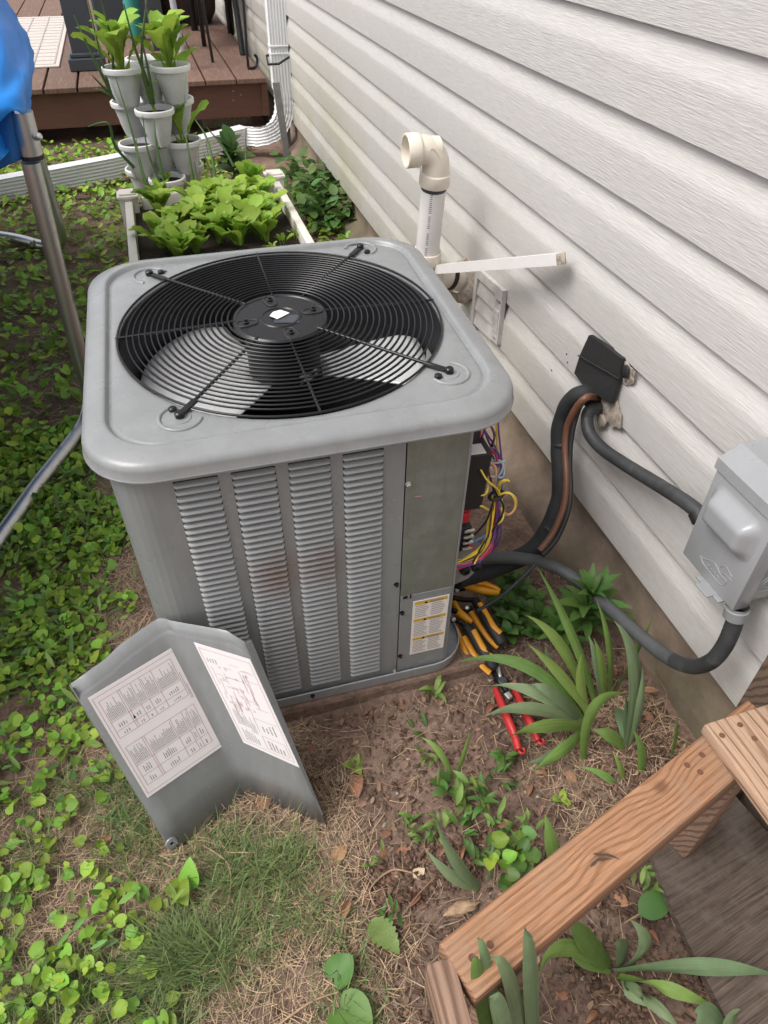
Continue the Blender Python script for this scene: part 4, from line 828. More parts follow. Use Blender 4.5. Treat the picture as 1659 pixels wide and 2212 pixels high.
# ------------------------------------------------------------------ removed access panel
ap = thing('access_panel', 'bent grey corner access panel with printed diagrams leaning against the louvred unit', 'access panel', (-0.07, 0.8, 0))
dv = V(-0.187, 0.299, 0.936).normalized()
bl, bf, br = V(-0.241, 0.755, 0.012), V(-0.06, 0.836, 0.016), V(0.092, 0.718, 0.014)
e1_, e2_ = (bl-bf).normalized(), (br-bf).normalized(); rb = 0.020
sec = []      # (bottom point, length upwards)
def top_len(s): return s
for i in range(6): p = bl.lerp(bf+e1_*rb, i/5); sec.append((p, 0.487+0.022*(i/5)+(0.007 if i in (3, 4, 5) else 0)))
for i in range(1, 6):
    t_ = i/6; p = (bf+e1_*rb)*(1-t_)**2 + bf*2*t_*(1-t_) + (bf+e2_*rb)*t_*t_; sec.append((p, 0.514+0.004*math.sin(t_*3.14)))
for i in range(6): p = (bf+e2_*rb).lerp(br, i/5); sec.append((p, 0.514+0.036*(i/5) - (0.022 if i == 5 else 0)))
nrm1 = e1_.cross(dv).normalized(); nrm1 = nrm1 if nrm1.y < 0 else -nrm1
rows = [0.0, 0.2, 0.5, 0.8, 0.925, 0.935, 0.945, 1.0]; vs = []
for p, ln in sec:
    for r_ in rows:
        h = ln*r_; back = -0.0035 if r_ > 0.94 else (0.0 if r_ < 0.93 else -0.0015)
        vs.append(p+dv*h+V(0, -1, 0.3)*back)
m = len(rows); mb = MB().add(vs, [(i*m+j, (i+1)*m+j, (i+1)*m+j+1, i*m+j+1) for i in range(len(sec)-1) for j in range(m-1)])
o = mb.build('folded_sheet', M_paint, ap, smooth=22); md = o.modifiers.new('thickness', 'SOLIDIFY'); md.thickness = 0.0016; md.offset = 1
# side flanges
bk2 = e2_.cross(dv).normalized(); bk2 = bk2 if bk2.y > 0 else -bk2
mb = MB(); a, b = br+dv*0.03, br+dv*0.525; mb.add([a, br+dv*0.525, b+(e2_*0.35+bk2).normalized()*0.016, a+(e2_*0.35+bk2).normalized()*0.004], [(0, 1, 2, 3)])
o = mb.build('side_flange', M_paint, ap); o.modifiers.new('thickness', 'SOLIDIFY').thickness = 0.0015
mb = MB(); a, b = bl+dv*0.01, bl+dv*0.48; bk1 = -nrm1; mb.add([a, b, b+bk1*0.016+e1_*0.002, a+bk1*0.016+e1_*0.002], [(0, 1, 2, 3)])
o = mb.build('side_flange', M_paint, ap); o.modifiers.new('thickness', 'SOLIDIFY').thickness = 0.0015
q = V(*(-0.2389, 0.7650, 0.0342))
MB().lathe([(0.014, 0.0), (0.0125, 0.0035), (0.0045, 0.004), (0.0035, 0.0015), (0, 0.0015)], q+nrm1*0.0005, nrm1, 20).build('dimple', M_paint, ap, smooth=40)
MB().lathe([(0.0036, 0.0), (0.0036, 0.0004), (0, 0.0004)], q+nrm1*0.0030, nrm1, 12).build('screw_hole', M_black, ap)
def labelq(c4, name, nv, off=0.0012):
    P = [V(*c)+nv*off for c in c4]; mb = MB(); mb.prism(P, nv*0.0004); o = mb.build(name, M_white_label, ap); return o, [p_+nv*0.0008 for p_ in P]
nrm2 = -bk2
l1, Q = labelq([(-0.3121, 0.8934, 0.4285), (-0.1450, 0.9686, 0.4333), (-0.0925, 0.8838, 0.1685), (-0.2603, 0.8089, 0.1652)], 'rating_label', nrm1)
def uv(Q, u, v): return Q[0].lerp(Q[1], u).lerp(Q[3].lerp(Q[2], u), v)
def lineq(mb, Q, u0, v0, u1, v1, wd=0.0009):
    a, b = uv(Q, u0, v0), uv(Q, u1, v1); d_ = (b-a).normalized(); n_ = (Q[1]-Q[0]).cross(Q[3]-Q[0]).normalized(); s_ = d_.cross(n_)*wd/2
    mb.quad(a-s_, a+s_, b+s_, b-s_)
def block(mb, Q, u0, v0, u1, v1, rows_, th=0.5):
    """printed paragraph: lines run along v (the print is turned on its side)"""
    for r_ in range(rows_):
        uu = u0+(u1-u0)*(r_+0.2)/rows_; uw = (u1-u0)*th*0.75/rows_; x = v1; end = v1-(v1-v0)*random.uniform(0.45, 1.0)
        while x > end:
            l = min(random.uniform(0.006, 0.022), x-end); mb.quad(uv(Q, uu, x), uv(Q, uu+uw, x), uv(Q, uu+uw, x-l), uv(Q, uu, x-l)); x -= l+0.004
gl, rd, bk = MB(), MB(), MB()
for a in (0.03,): 
    for s_ in ((a, a, 1-a, a), (1-a, a, 1-a, 1-a), (1-a, 1-a, a, 1-a), (a, 1-a, a, a)): lineq(gl, Q, *s_)
def table(v0, v1, cuts, vsplit, vsplit2):
    for s_ in ((0.07, v0, 0.9, v0), (0.07, v1, 0.9, v1), (0.07, v0, 0.07, v1), (0.9, v0, 0.9, v1)): lineq(gl, Q, *s_)
    lineq(rd, Q, 0.07, vsplit, 0.9, vsplit); lineq(rd, Q, 0.07, vsplit2, 0.9, vsplit2)
    for c in cuts: lineq(rd, Q, c, v0, c, v1)
    ed = [0.07]+cuts+[0.9]
    for a, b in zip(ed, ed[1:]):
        if b-a < 0.05: continue
        block(bk, Q, a+0.012, v0+0.02, b-0.012, vsplit-0.012, max(2, int((b-a)/0.016)))
        block(bk, Q, a+(b-a)*0.25, vsplit+0.02, b-(b-a)*0.25, vsplit2-0.02, max(2, int((b-a)/0.042)))
        block(bk, Q, a+(b-a)*0.3, vsplit2+0.02, b-(b-a)*0.3, v1-0.015, max(1, int((b-a)/0.06)))
table(0.07, 0.42, [0.275, 0.30, 0.42, 0.52, 0.66], 0.27, 0.36)
table(0.51, 0.90, [0.26, 0.285, 0.60, 0.74, 0.80], 0.70, 0.81)
block(bk, Q, 0.915, 0.2, 0.945, 0.46, 2)
gl.build('table_rule', M_inkred, l1, kind='stuff'); rd.build('table_rule', M_inkred, l1, kind='stuff'); bk.build('label_print', M_ink, l1, kind='stuff')
mb = MB(); mb.add([uv(Q, 0.285, 0.34), uv(Q, 0.315, 0.34), uv(Q, 0.30, 0.305)], [(0, 1, 2)]); mb.build('warning_triangle', M_black, l1)
l2, Q = labelq([(-0.1024, 0.9427, 0.4639), (-0.0015, 0.8656, 0.4704), (0.0564, 0.7743, 0.1885), (-0.0481, 0.8574, 0.2017)], 'wiring_diagram_label', nrm2)
gl, bk = MB(), MB()
for s_ in ((0.05, 0.04, 0.95, 0.04), (0.95, 0.04, 0.95, 0.96), (0.95, 0.96, 0.05, 0.96), (0.05, 0.96, 0.05, 0.04)): lineq(gl, Q, *s_)
rs = random.Random(5)
for k in range(46):
    u, v = rs.uniform(0.12, 0.75), rs.uniform(0.10, 0.56); du, dv_ = rs.choice(((rs.uniform(0.05, 0.3), 0), (0, rs.uniform(0.04, 0.18))))
    lineq(gl, Q, u, v, min(u+du, 0.92), min(v+dv_, 0.9), 0.0008)
for k in range(16):
    u, v = rs.uniform(0.15, 0.8), rs.uniform(0.12, 0.55); s = rs.uniform(0.02, 0.05)
    for s_ in ((u, v, u+s, v), (u+s, v, u+s, v+s*0.6), (u+s, v+s*0.6, u, v+s*0.6), (u, v+s*0.6, u, v)): lineq(gl, Q, *s_, 0.0008)
for s_ in ((0.5, 0.62, 0.9, 0.62), (0.5, 0.62, 0.5, 0.76), (0.5, 0.80, 0.9, 0.80), (0.5, 0.80, 0.5, 0.93), (0.5, 0.93, 0.9, 0.93), (0.9, 0.80, 0.9, 0.93)): lineq(gl, Q, *s_)
block(bk, Q, 0.12, 0.60, 0.34, 0.76, 8, 0.4); block(bk, Q, 0.34, 0.62, 0.46, 0.80, 4, 0.4); block(bk, Q, 0.12, 0.80, 0.40, 0.93, 7, 0.4); block(bk, Q, 0.56, 0.83, 0.86, 0.92, 5, 0.5); block(bk, Q, 0.58, 0.64, 0.86, 0.74, 4, 0.4); block(bk, Q, 0.10, 0.08, 0.3, 0.16, 4, 0.4)
gl.build('diagram_line', M_inkred, l2, kind='stuff'); bk.build('label_print', M_ink, l2, kind='stuff')

# ------------------------------------------------------------------ things on the house wall
t = thing('vent_pipe', 'cream PVC vent pipe with an elbow on top rising from a tee in the wall', 'vent pipe', (0.85, 2.28, 0.5))
pa, pb = V(*(0.8500, 2.3093, 0.5987)), V(*(0.8500, 2.2743, 0.8529)); pu = (pb-pa).normalized(); PR_ = 0.0407
MB().tube([pa-pu*0.02, pb], PR_, 28).build('pipe', M_pvcw, t, smooth=50)
mb = MB()
for k in range(34):
    if k in (5, 13, 14, 22): continue
    a = math.radians(243); z = 0.018+k*0.0066; cc = pa+pu*z; n_ = V(math.cos(a), math.sin(a), 0); tv = V(-math.sin(a), math.cos(a), 0); wd = random.choice((0.004, 0.003, 0.0045))
    c_ = cc+n_*(PR_+0.0003); mb.quad(c_-tv*wd-pu*0.0015, c_+tv*wd-pu*0.0015, c_+tv*wd+pu*0.0015, c_-tv*wd+pu*0.0015)
mb.build('pipe_print', M_ink, t, kind='stuff')
MB().lathe([(PR_+0.0006, 0.0), (PR_+0.0006, 0.012), (PR_+0.0004, 0.013)], pb-pu*0.02, pu, 28).build('primer_stain', M_postgrey, t, smooth=50)
def hub(c, ax, ln, r=0.0535, ri=0.0455): return [(ri, ln), (r, ln), (r+0.0008, ln*0.9), (r, 0.006), (r-0.004, 0.0), (PR_, -0.004)]
el = MB()
c0 = pb+pu*0.0055; bend = [c0+pu*0.0458]
R_ = 0.0531; cc = c0+pu*0.0458+V(-R_, 0, 0)
arcp = [cc+V(R_*math.cos(a), 0, R_*math.sin(a)) for a in np.linspace(0, math.pi/2, 12)]
el.tube([c0]+arcp+[arcp[-1]+V(-0.0183, 0, 0)], 0.0435, 28, caps=False)
el.lathe([(0.0435, 0.0412), (0.0494, 0.0384), (0.0499, 0.0329), (0.0499, 0.0018), (0.0485, 0.0), (0.0416, 0.0)], c0-pu*0.0110, pu, 28)
oc = arcp[-1]+V(-0.0503, 0, 0)
el.lathe([(0.0435, 0.0476), (0.0494, 0.0421), (0.0499, 0.0366), (0.0499, 0.0018), (0.0485, 0.0), (0.0435, 0.0), (0.0425, 0.0027), (0.0416, 0.0366), (0.0384, 0.0384), (0.0366, 0.11)], oc, (1, 0, 0), 32)
el.build('elbow', M_pvc, t, smooth=45)
am = arcp[6]; nn_ = V(-0.15, -1, 0.1).normalized(); tdir = V(-0.6, 0, 0.8)
el2 = MB(); oval = []
for a in np.linspace(0, 2*math.pi, 20, endpoint=False):
    oval.append(am+V(0.0037, 0, 0.0037)+nn_*0.0435+tdir*(0.0238*math.cos(a))*1.0+tdir.cross(nn_)*(0.0082*math.sin(a)))
el2.tube(oval, 0.0012, 6, closed=True).build('moulded_oval', M_pvc, t, smooth=60)
te = MB(); tc_ = pa-pu*0.062
te.lathe([(0.0435, 0.0), (0.0494, 0.0037), (0.0499, 0.0092), (0.0499, 0.0412), (0.0485, 0.0439), (0.0416, 0.0439), (0.0416, 0.0274)], pa-pu*0.0229, pu, 28)
te.tube([pa-pu*0.02, tc_, tc_-pu*0.06], 0.0435, 28); we = V(1.02, 2.352, 0.472); wd_ = (we-tc_).normalized()
te.tube([tc_, we], 0.0435, 28); te.lathe([(0.0435, 0.0), (0.0494, 0.0037), (0.0499, 0.0092), (0.0499, 0.0366), (0.0458, 0.0384)], tc_+wd_*0.0412, wd_, 28)
te.build('tee', M_pvc, t, smooth=45)
MB().tube([tc_+wd_*0.104, tc_+wd_*0.122], 0.0465, 24).build('rubber_ring', M_rubber, t, smooth=50)
MB().lathe([(0.05, 0.0), (0.075, 0.012), (0.085, 0.03)], we-wd_*0.03, wd_, 18).build('sealant_collar', M_putty, t, smooth=60)
a, b = V(*(0.8700, 2.3208, 0.5585)), V(*(0.9850, 1.6517, 0.8520))
t = thing('plastic_strip', 'loose white plastic trim strip resting across the vent pipe tee', 'trim strip', tuple(a))
dr = (b-a).normalized(); up_ = V(0, 0, 1); sd = dr.cross(up_).normalized(); up_ = sd.cross(dr)
mb = MB(); w0, w1, hh = 0.012, 0.016, 0.030
mb.add([a+sd*w0-up_*0, a-sd*w0, b-sd*w1, b+sd*w1, a+sd*w0-up_*hh, a-sd*w0-up_*hh, b-sd*w1-up_*hh, b+sd*w1-up_*hh], [(0, 1, 2, 3), (7, 6, 5, 4), (0, 3, 7, 4), (1, 5, 6, 2), (0, 4, 5, 1)])
mb.build('channel', M_pvcw, t); mb = MB(); c_ = b+dr*0.02
mb.add([b-sd*w1, b+sd*w1, b+sd*w1-up_*hh, b-sd*w1-up_*hh, c_-up_*hh*0.9+sd*0.004], [(0, 1, 4), (1, 2, 4), (2, 3, 4), (3, 0, 4)]); mb.build('broken_end', M_putty, t)
# louvred wall vent
M_ventw = mat('grimy_vent_plastic', (0.45, 0.425, 0.405), rough=0.6, var=0.2, vscale=14, col2=(0.33, 0.29, 0.26), c2scale=12, c2lo=0.55, c2hi=0.8, coord='World')
vq = [V(*(1.0220, 2.2431, 0.5665)), V(*(1.0220, 2.0140, 0.5808)), V(*(1.0220, 2.0065, 0.3873)), V(*(1.0220, 2.2457, 0.3658))]
t = thing('wall_vent', 'dirty white louvred dryer vent cover on the siding behind the unit', 'vent cover', tuple(vq[2]))
def wv(u, v, x=0.0): q = vq[0].lerp(vq[1], u).lerp(vq[3].lerp(vq[2], u), v); return V(1.028-x, q.y, q.z)
def slab(mb, u0, v0, u1, v1, x0, x1): 
    P = [wv(u0, v0, x1), wv(u1, v0, x1), wv(u1, v1, x1), wv(u0, v1, x1)]; mb.prism(P, (x1-x0, 0, 0)); return mb
mb = MB(); slab(mb, -0.02, 0.0, 1.0, 0.16, 0, 0.016); slab(mb, -0.02, 0.16, 0.08, 1.15, 0, 0.016); slab(mb, 0.76, 0.16, 1.0, 1.0, 0, 0.016); mb.build('frame', M_ventw, t)
for k in range(3):
    mb = MB(); v0, v1 = 0.17+k*0.29, 0.17+(k+1)*0.29
    mb.add([wv(0.08, v0, 0.002), wv(0.76, v0, 0.002), wv(0.76, v1, 0.012), wv(0.08, v1, 0.012), wv(0.08, v1, 0.007), wv(0.76, v1, 0.007)], [(0, 1, 2, 3), (3, 2, 5, 4)]); mb.build('flap', M_ventw, t)
mb = MB()
for k in range(12): slab(mb, 0.80, 0.40+k*0.035, 0.96, 0.418+k*0.035, 0.016, 0.0195)
mb.build('ribbing', M_ventw, t)
mb = MB(); slab(mb, 0.85, 0.20, 0.97, 0.24, 0.016, 0.020); slab(mb, 0.86, 0.90, 0.93, 0.93, 0.016, 0.018); mb.build('latch', M_ink, t)
# black rubber patch with foam round it
pp = [(1272, 724), (1343, 775), (1336, 815), (1318, 872), (1262, 832), (1240, 806), (1252, 768)]
pq = [(1.0180, 1.4917, 0.6890), (1.0180, 1.4271, 0.6985), (1.0160, 1.3294, 0.7083), (1.0130, 1.3157, 0.6641), (1.0050, 1.3143, 0.5883), (1.0030, 1.3780, 0.5773), (1.0030, 1.4429, 0.5624), (1.0100, 1.5101, 0.5642), (1.0140, 1.5077, 0.6201)]
t = thing('rubber_patch', 'black rubber patch covering the pipe hole in the siding', 'patch', pq[3])
o = MB().prism(pq, (0.012, 0, 0)).build('patch_sheet', M_rubber, t)
mb = MB(); a, b = V(*(1.0080, 1.5053, 0.6223)), V(*(1.0060, 1.3087, 0.6654)); mb.tube([a, a.lerp(b, 0.5), b], 0.002, 6); mb.build('crease', M_rubber, t)
def blob(c, s, seed, sub=3):
    bm = bmesh.new(); bmesh.ops.create_icosphere(bm, subdivisions=sub, radius=1)
    vs = []
    for q in bm.verts:
        k = 1+0.35*noise.noise(q.co*2.1+V(seed, 0, 0))+0.18*noise.noise(q.co*5+V(0, seed, 0)); vs.append((c[0]+q.co.x*s[0]*k, c[1]+q.co.y*s[1]*k, c[2]+q.co.z*s[2]*k))
    bm.verts.index_update(); fs = [[q.index for q in f_.verts] for f_ in bm.faces]; bm.free(); return MB().add(vs, fs)
blob((1.0260, 1.3108, 0.6781), (0.002, 0.035, 0.025), 2).build('sealant_smear', M_putty, t, smooth=80)
blob((1.0240, 1.3275, 0.5535), (0.0025, 0.05, 0.035), 5).build('sealant_smear', M_putty, t, smooth=80)
blob((1.0200, 1.3492, 0.5076), (0.006, 0.02, 0.02), 9).build('sealant_smear', M_putty, t, smooth=80)
blob((1.0180, 1.3037, 0.6874), (0.005, 0.014, 0.018), 14, 2).build('tar_spot', M_rubber, t, smooth=80)
for q in [(1.0290, 1.5818, 0.5548), (1.0290, 1.6593, 0.4846), (1.0290, 1.5952, 0.5744)]: blob(q, (0.002, 0.003, 0.003), 3, 1).build('tar_speck', M_rubber, t)
# refrigerant line set
ls = thing('refrigerant_lines', 'black foam-sleeved refrigerant line and brown copper tube looping from the patch to the unit', 'pipes', (0.9500, 1.3828, 0.3555))
lp = [(1.0300, 1.4132, 0.5271), (0.9850, 1.4049, 0.5638), (0.9650, 1.4303, 0.5249), (0.9550, 1.4359, 0.4541), (0.9450, 1.4035, 0.3907), (0.9300, 1.3434, 0.3400), (0.9100, 1.2979, 0.2793), (0.8700, 1.2653, 0.2207), (0.8200, 1.2440, 0.1755), (0.7400, 1.2222, 0.1692), (0.6400, 1.1884, 0.1937), (0.5600, 1.1735, 0.2039)]
lsp = spline(lp, 8)
MB().tube(lsp, [0.026+0.0022*noise.noise((i*0.21, 3, 1)) for i in range(len(lsp))], 16).build('foam_sleeve', M_foam, ls, smooth=70)
lp2 = [(1.0200, 1.3935, 0.5531), (0.9550, 1.3475, 0.5960), (0.9350, 1.3568, 0.5566), (0.9250, 1.3605, 0.4954), (0.9150, 1.3310, 0.4415), (0.9000, 1.2749, 0.3923), (0.8800, 1.2302, 0.3357), (0.8450, 1.2025, 0.2723), (0.8000, 1.1780, 0.2410)]
MB().tube(spline(lp2, 8), 0.0095, 10).build('copper_tube', M_copper, ls, smooth=70)
lp3 = [(1.0200, 1.4015, 0.5363), (0.9580, 1.3630, 0.5716), (0.9420, 1.3572, 0.5243), (0.9300, 1.3374, 0.4725), (0.9200, 1.3056, 0.4200), (0.9050, 1.2517, 0.3694), (0.8850, 1.2138, 0.3235), (0.8500, 1.1869, 0.2629), (0.8000, 1.1607, 0.2401)]
MB().tube(spline(lp3, 8), 0.007, 8).build('control_cable', M_blackmat, ls, smooth=70)
MB().tube(spline([(0.8000, 1.1791, 0.1951), (0.7500, 1.1643, 0.1602), (0.6800, 1.1381, 0.1344), (0.6000, 1.1083, 0.1366)], 6), 0.005, 8).build('thin_cable', M_postgrey, ls, smooth=70)
for k, nm in ((31, 'sleeve_tie'), (56, 'sleeve_tie')):
    c_ = lsp[k]; tg = (lsp[k+1]-lsp[k-1]).normalized(); MB().lathe([(0.027, -0.006), (0.0288, -0.003), (0.0288, 0.003), (0.027, 0.006)], c_+V(0.004, -0.004, 0), tg, 16).build(nm, M_blackmat, ls, smooth=50)
# electrical conduits and the disconnect box
t = thing('upper_conduit', 'dusty black flexible conduit sagging from the patch to the left side of the grey box', 'conduit', (0.9900, 1.3188, 0.5039))
MB().tube(spline([(1.0350, 1.3841, 0.5268), (0.9850, 1.3610, 0.5434), (0.9720, 1.3493, 0.5240), (0.9680, 1.3166, 0.4992), (0.9720, 1.2579, 0.4935), (0.9780, 1.1714, 0.5087), (0.9800, 1.0372, 0.5466), (0.9800, 0.9403, 0.5738), (0.9850, 0.8890, 0.5787)], 8), 0.0168, 14).build('conduit_tube', M_conduit, t, smooth=70)
MB().lathe([(0.022, 0.0), (0.022, 0.02), (0.018, 0.024)], (0.9850, 0.9011, 0.5763), (0.0, -0.9, -0.4), 14).build('fitting', M_blackmat, t, smooth=40)
t = thing('lower_conduit', 'grey flexible conduit looping from under the grey box along the foundation to the unit', 'conduit', (0.9450, 0.7168, 0.2834))
lc = [(0.9500, 0.6820, 0.5013), (0.9500, 0.6763, 0.4686), (0.9450, 0.6692, 0.4140), (0.9400, 0.6756, 0.3550), (0.9400, 0.7083, 0.2915), (0.9400, 0.7619, 0.2433), (0.9400, 0.8414, 0.2045), (0.9350, 0.9689, 0.1671), (0.9200, 1.0586, 0.1553), (0.8900, 1.1236, 0.1644), (0.8300, 1.1789, 0.1830), (0.7500, 1.1954, 0.2094), (0.6600, 1.1867, 0.2470), (0.6000, 1.1742, 0.2693)]
lcs = spline(lc, 8); k0 = 40
MB().tube(lcs[:k0+1], 0.0172, 14).build('conduit_tube', M_conduit, t, smooth=70); MB().tube(lcs[k0:], 0.0172, 14).build('conduit_tube', M_conduit2, t, smooth=70)
BX = 0.925
bTL, bBL, bBR = V(*(0.9250, 0.8457, 0.7765)), V(*(0.9250, 0.8422, 0.5237)), V(*(0.9250, 0.6797, 0.5220))
yL, yR = (bTL.y+bBL.y)/2, bBR.y-0.004; zT, zBm = bTL.z, (bBL.z+bBR.z)/2
t = thing('disconnect_box', 'grey metal electrical disconnect box with an embossed cover, mounted on the siding', 'electrical box', (BX, yL, zBm))
MB().box((BX+0.056, (yL+yR)/2-0.003, (zT+zBm)/2+0.004), (0.098, abs(yL-yR)-0.012, zT-zBm-0.02), bev=0.004).build('enclosure', M_boxdark, t, smooth=30)
mb = MB(); mb.box((BX+0.004, (yL+yR)/2, (zT+zBm)/2-0.012), (0.008, abs(yL-yR), zT-zBm-0.024), bev=0.003); mb.box((BX+0.02, yL-0.002, (zT+zBm)/2-0.012), (0.034, 0.004, zT-zBm-0.024), bev=0.0015); mb.box((BX+0.02, yR+0.002, (zT+zBm)/2-0.012), (0.034, 0.004, zT-zBm-0.024), bev=0.0015)
cov = mb.build('cover', M_boxgrey, t, smooth=30)
# hood: sloping lid
hy0, hy1 = yL+0.004, yR-0.004; zt = zT-0.004
mb = MB(); P = [(BX-0.004, hy0, zt-0.018), (BX-0.004, hy0, zt+0.006), (BX+0.04, hy0, zt+0.03), (BX+0.103, hy0, zt+0.034), (BX+0.103, hy0, zt-0.018)]; mb.prism(P, (0, hy1-hy0, 0)); mb.build('hood', M_boxgrey, t)
# raised handle bulge on the cover
def bulge(y0, y1, z0, z1, h):
    vs = []; n, m_ = 22, 18; 
    for i in range(n+1):
        for j in range(m_+1):
            u, v = i/n, j/m_; f_ = lambda s_, k: sstep(0, k, s_)*sstep(0, k, 1-s_)
            g_ = f_(u, 0.2)*f_(v, 0.34); vs.append((BX+0.0005-h*g_, y0+(y1-y0)*u, z0+(z1-z0)*v))
    return MB().add(vs, [(i*(m_+1)+j, (i+1)*(m_+1)+j, (i+1)*(m_+1)+j+1, i*(m_+1)+j+1) for i in range(n) for j in range(m_)])
bulge(yL-0.012, yR+0.014, zT-0.145, zT-0.04, 0.03).build('handle_bulge', M_boxgrey, cov, smooth=60)
hn = 1.6588  # embossed bird outline
def bp(u, v): return V(*u)
emb = [[(0.9245, 0.7987, 0.5594), (0.9245, 0.7850, 0.5634), (0.9245, 0.7698, 0.5730), (0.9245, 0.7566, 0.5768), (0.9245, 0.7434, 0.5715), (0.9245, 0.7321, 0.5670), (0.9245, 0.7213, 0.5688), (0.9245, 0.7153, 0.5657), (0.9245, 0.7182, 0.5545), (0.9245, 0.7272, 0.5491), (0.9245, 0.7419, 0.5486), (0.9245, 0.7652, 0.5492), (0.9245, 0.7850, 0.5511), (0.9245, 0.7987, 0.5594)],
       [(0.9245, 0.7358, 0.5712), (0.9245, 0.7273, 0.5773), (0.9245, 0.7156, 0.5800), (0.9245, 0.7065, 0.5790), (0.9245, 0.7133, 0.5784)], [(0.9245, 0.7427, 0.5815), (0.9245, 0.7373, 0.5909), (0.9245, 0.7293, 0.5950), (0.9245, 0.7215, 0.5911), (0.9245, 0.7096, 0.5876), (0.9245, 0.7156, 0.5854)],
       [(0.9245, 0.7749, 0.5558), (0.9245, 0.7678, 0.5602), (0.9245, 0.7671, 0.5528), (0.9245, 0.7596, 0.5591), (0.9245, 0.7573, 0.5518), (0.9245, 0.7494, 0.5600), (0.9245, 0.7457, 0.5529), (0.9245, 0.7389, 0.5600), (0.9245, 0.7342, 0.5539)]]
for e_ in emb: MB().tube(spline(e_, 4), 0.0011, 6).build('embossed_line', M_boxgrey, cov, smooth=60)
hq = V(*(0.9350, 0.7618, 0.5077)); MB().box((0.94, hq.y-0.02, zBm-0.004), (0.05, 0.075, 0.006), bev=0.002).box((0.915, hq.y-0.02, zBm-0.002), (0.03, 0.04, 0.004), bev=0.0015).build('hasp', M_boxgrey, t)
mb = MB(); c_ = V(BX+0.06, yR+0.0025, zBm+0.06)
for r_ in (0.012, 0.02): mb.tube([c_+V(r_*math.cos(a), 0.0, r_*math.sin(a)) for a in np.linspace(0, 6.283, 24, endpoint=False)], 0.0012, 6, closed=True)
mb.build('knockout', M_boxgrey, t, smooth=60)
MB().lathe([(0.024, 0.0), (0.024, 0.022), (0.021, 0.024), (0.021, 0.03)], lcs[1]+V(0, 0, -0.008), (lcs[0]-lcs[3]).normalized(), 18).build('fitting', M_boxdark, t, smooth=40)

# ------------------------------------------------------------------ hand tools
def grip(mb_blk, pts, r, ry=0.75): mb_blk.tube(spline(pts, 6), r, 12, ry=ry)
def plier(name, label, grips, strips, jaw, bare=(), metal=()):
    t = thing(name, label, 'pliers', tuple(grips[0][0] if grips else bare[0][0]))
    for g in grips:
        p_ = spline(g, 6); n = len(p_); MB().tube(p_, [0.0165*(0.75+0.35*math.sin(min(1, i/n*1.3)*2.2)) for i in range(n)], 14).build('handle_grip', M_blackmat, t, smooth=60)
        e = p_[-1]; tg = (p_[-1]-p_[-3]).normalized(); MB().lathe([(0.0165, -0.006), (0.0170, 0.0), (0.014, 0.007), (0.009, 0.0075), (0.008, 0.003), (0, 0.003)], e, tg, 14).build('grip_end', M_rubber, t, smooth=40)
    for s_ in strips: MB().tube(spline(s_, 6), 0.0058, 8, ry=1.4).build('grip_strip', M_yellow, t, smooth=60)
    for b_ in bare:
        p_ = spline(b_, 6); n = len(p_); MB().tube(p_, [0.0088+0.004*math.sin(i/(n-1)*3.14) for i in range(n)], 10, ry=0.7).build('handle', M_yellow, t, smooth=60)
    for j_ in jaw: MB().tube(spline(j_, 5), 0.008, 8, ry=0.8).build('jaw', M_black, t, smooth=60)
    for m_ in metal: MB().lathe([(0.006, 0.0), (0.006, 0.006), (0.004, 0.008), (0, 0.008)], V(*m_), (-0.4, -0.6, 0.7), 12).build('pivot', M_zinc, t, smooth=40)
    return t
plier('wire_stripper', 'yellow and black handled pliers lying rearmost under the open corner of the unit', [], [], [[(0.6004, 1.1978, 0.1300), (0.5678, 1.1939, 0.1400), (0.5491, 1.1939, 0.1500)]],
      bare=[[(0.5909, 1.2070, 0.1400), (0.6194, 1.1869, 0.1400), (0.6477, 1.1670, 0.1400), (0.6843, 1.1572, 0.1300)], [(0.6329, 1.2153, 0.1500), (0.6338, 1.1951, 0.1500), (0.6605, 1.1830, 0.1400), (0.6906, 1.1632, 0.1300)], [(0.6393, 1.2062, 0.1700), (0.6625, 1.2035, 0.1700), (0.6991, 1.2031, 0.1700)], [(0.6500, 1.2031, 0.1720), (0.6720, 1.2049, 0.1720), (0.6977, 1.2076, 0.1720)]], metal=[(0.5713, 1.1817, 0.1500)])
plier('cutting_pliers', 'black gripped pliers with amber edging, the middle pair beside the unit base', [[(0.6144, 1.1555, 0.1250), (0.6254, 1.0978, 0.1100), (0.6364, 1.0564, 0.0950), (0.6435, 1.0322, 0.0850)]],
      [[(0.5914, 1.1368, 0.1150), (0.6027, 1.0908, 0.1000), (0.6166, 1.0488, 0.0850), (0.6324, 1.0240, 0.0750)], [(0.6181, 1.1340, 0.1350), (0.6259, 1.1032, 0.1250), (0.6322, 1.0661, 0.1150), (0.6446, 1.0440, 0.1050)], [(0.5946, 1.1329, 0.1120), (0.6057, 1.0861, 0.0960), (0.6142, 1.0649, 0.0880)]],
      [[(0.6117, 1.1563, 0.1250), (0.5834, 1.1554, 0.1350), (0.5508, 1.1588, 0.1500)], [(0.5974, 1.1345, 0.1200), (0.5662, 1.1241, 0.1250), (0.5366, 1.1269, 0.1400)]], metal=[(0.5801, 1.1281, 0.1350)])
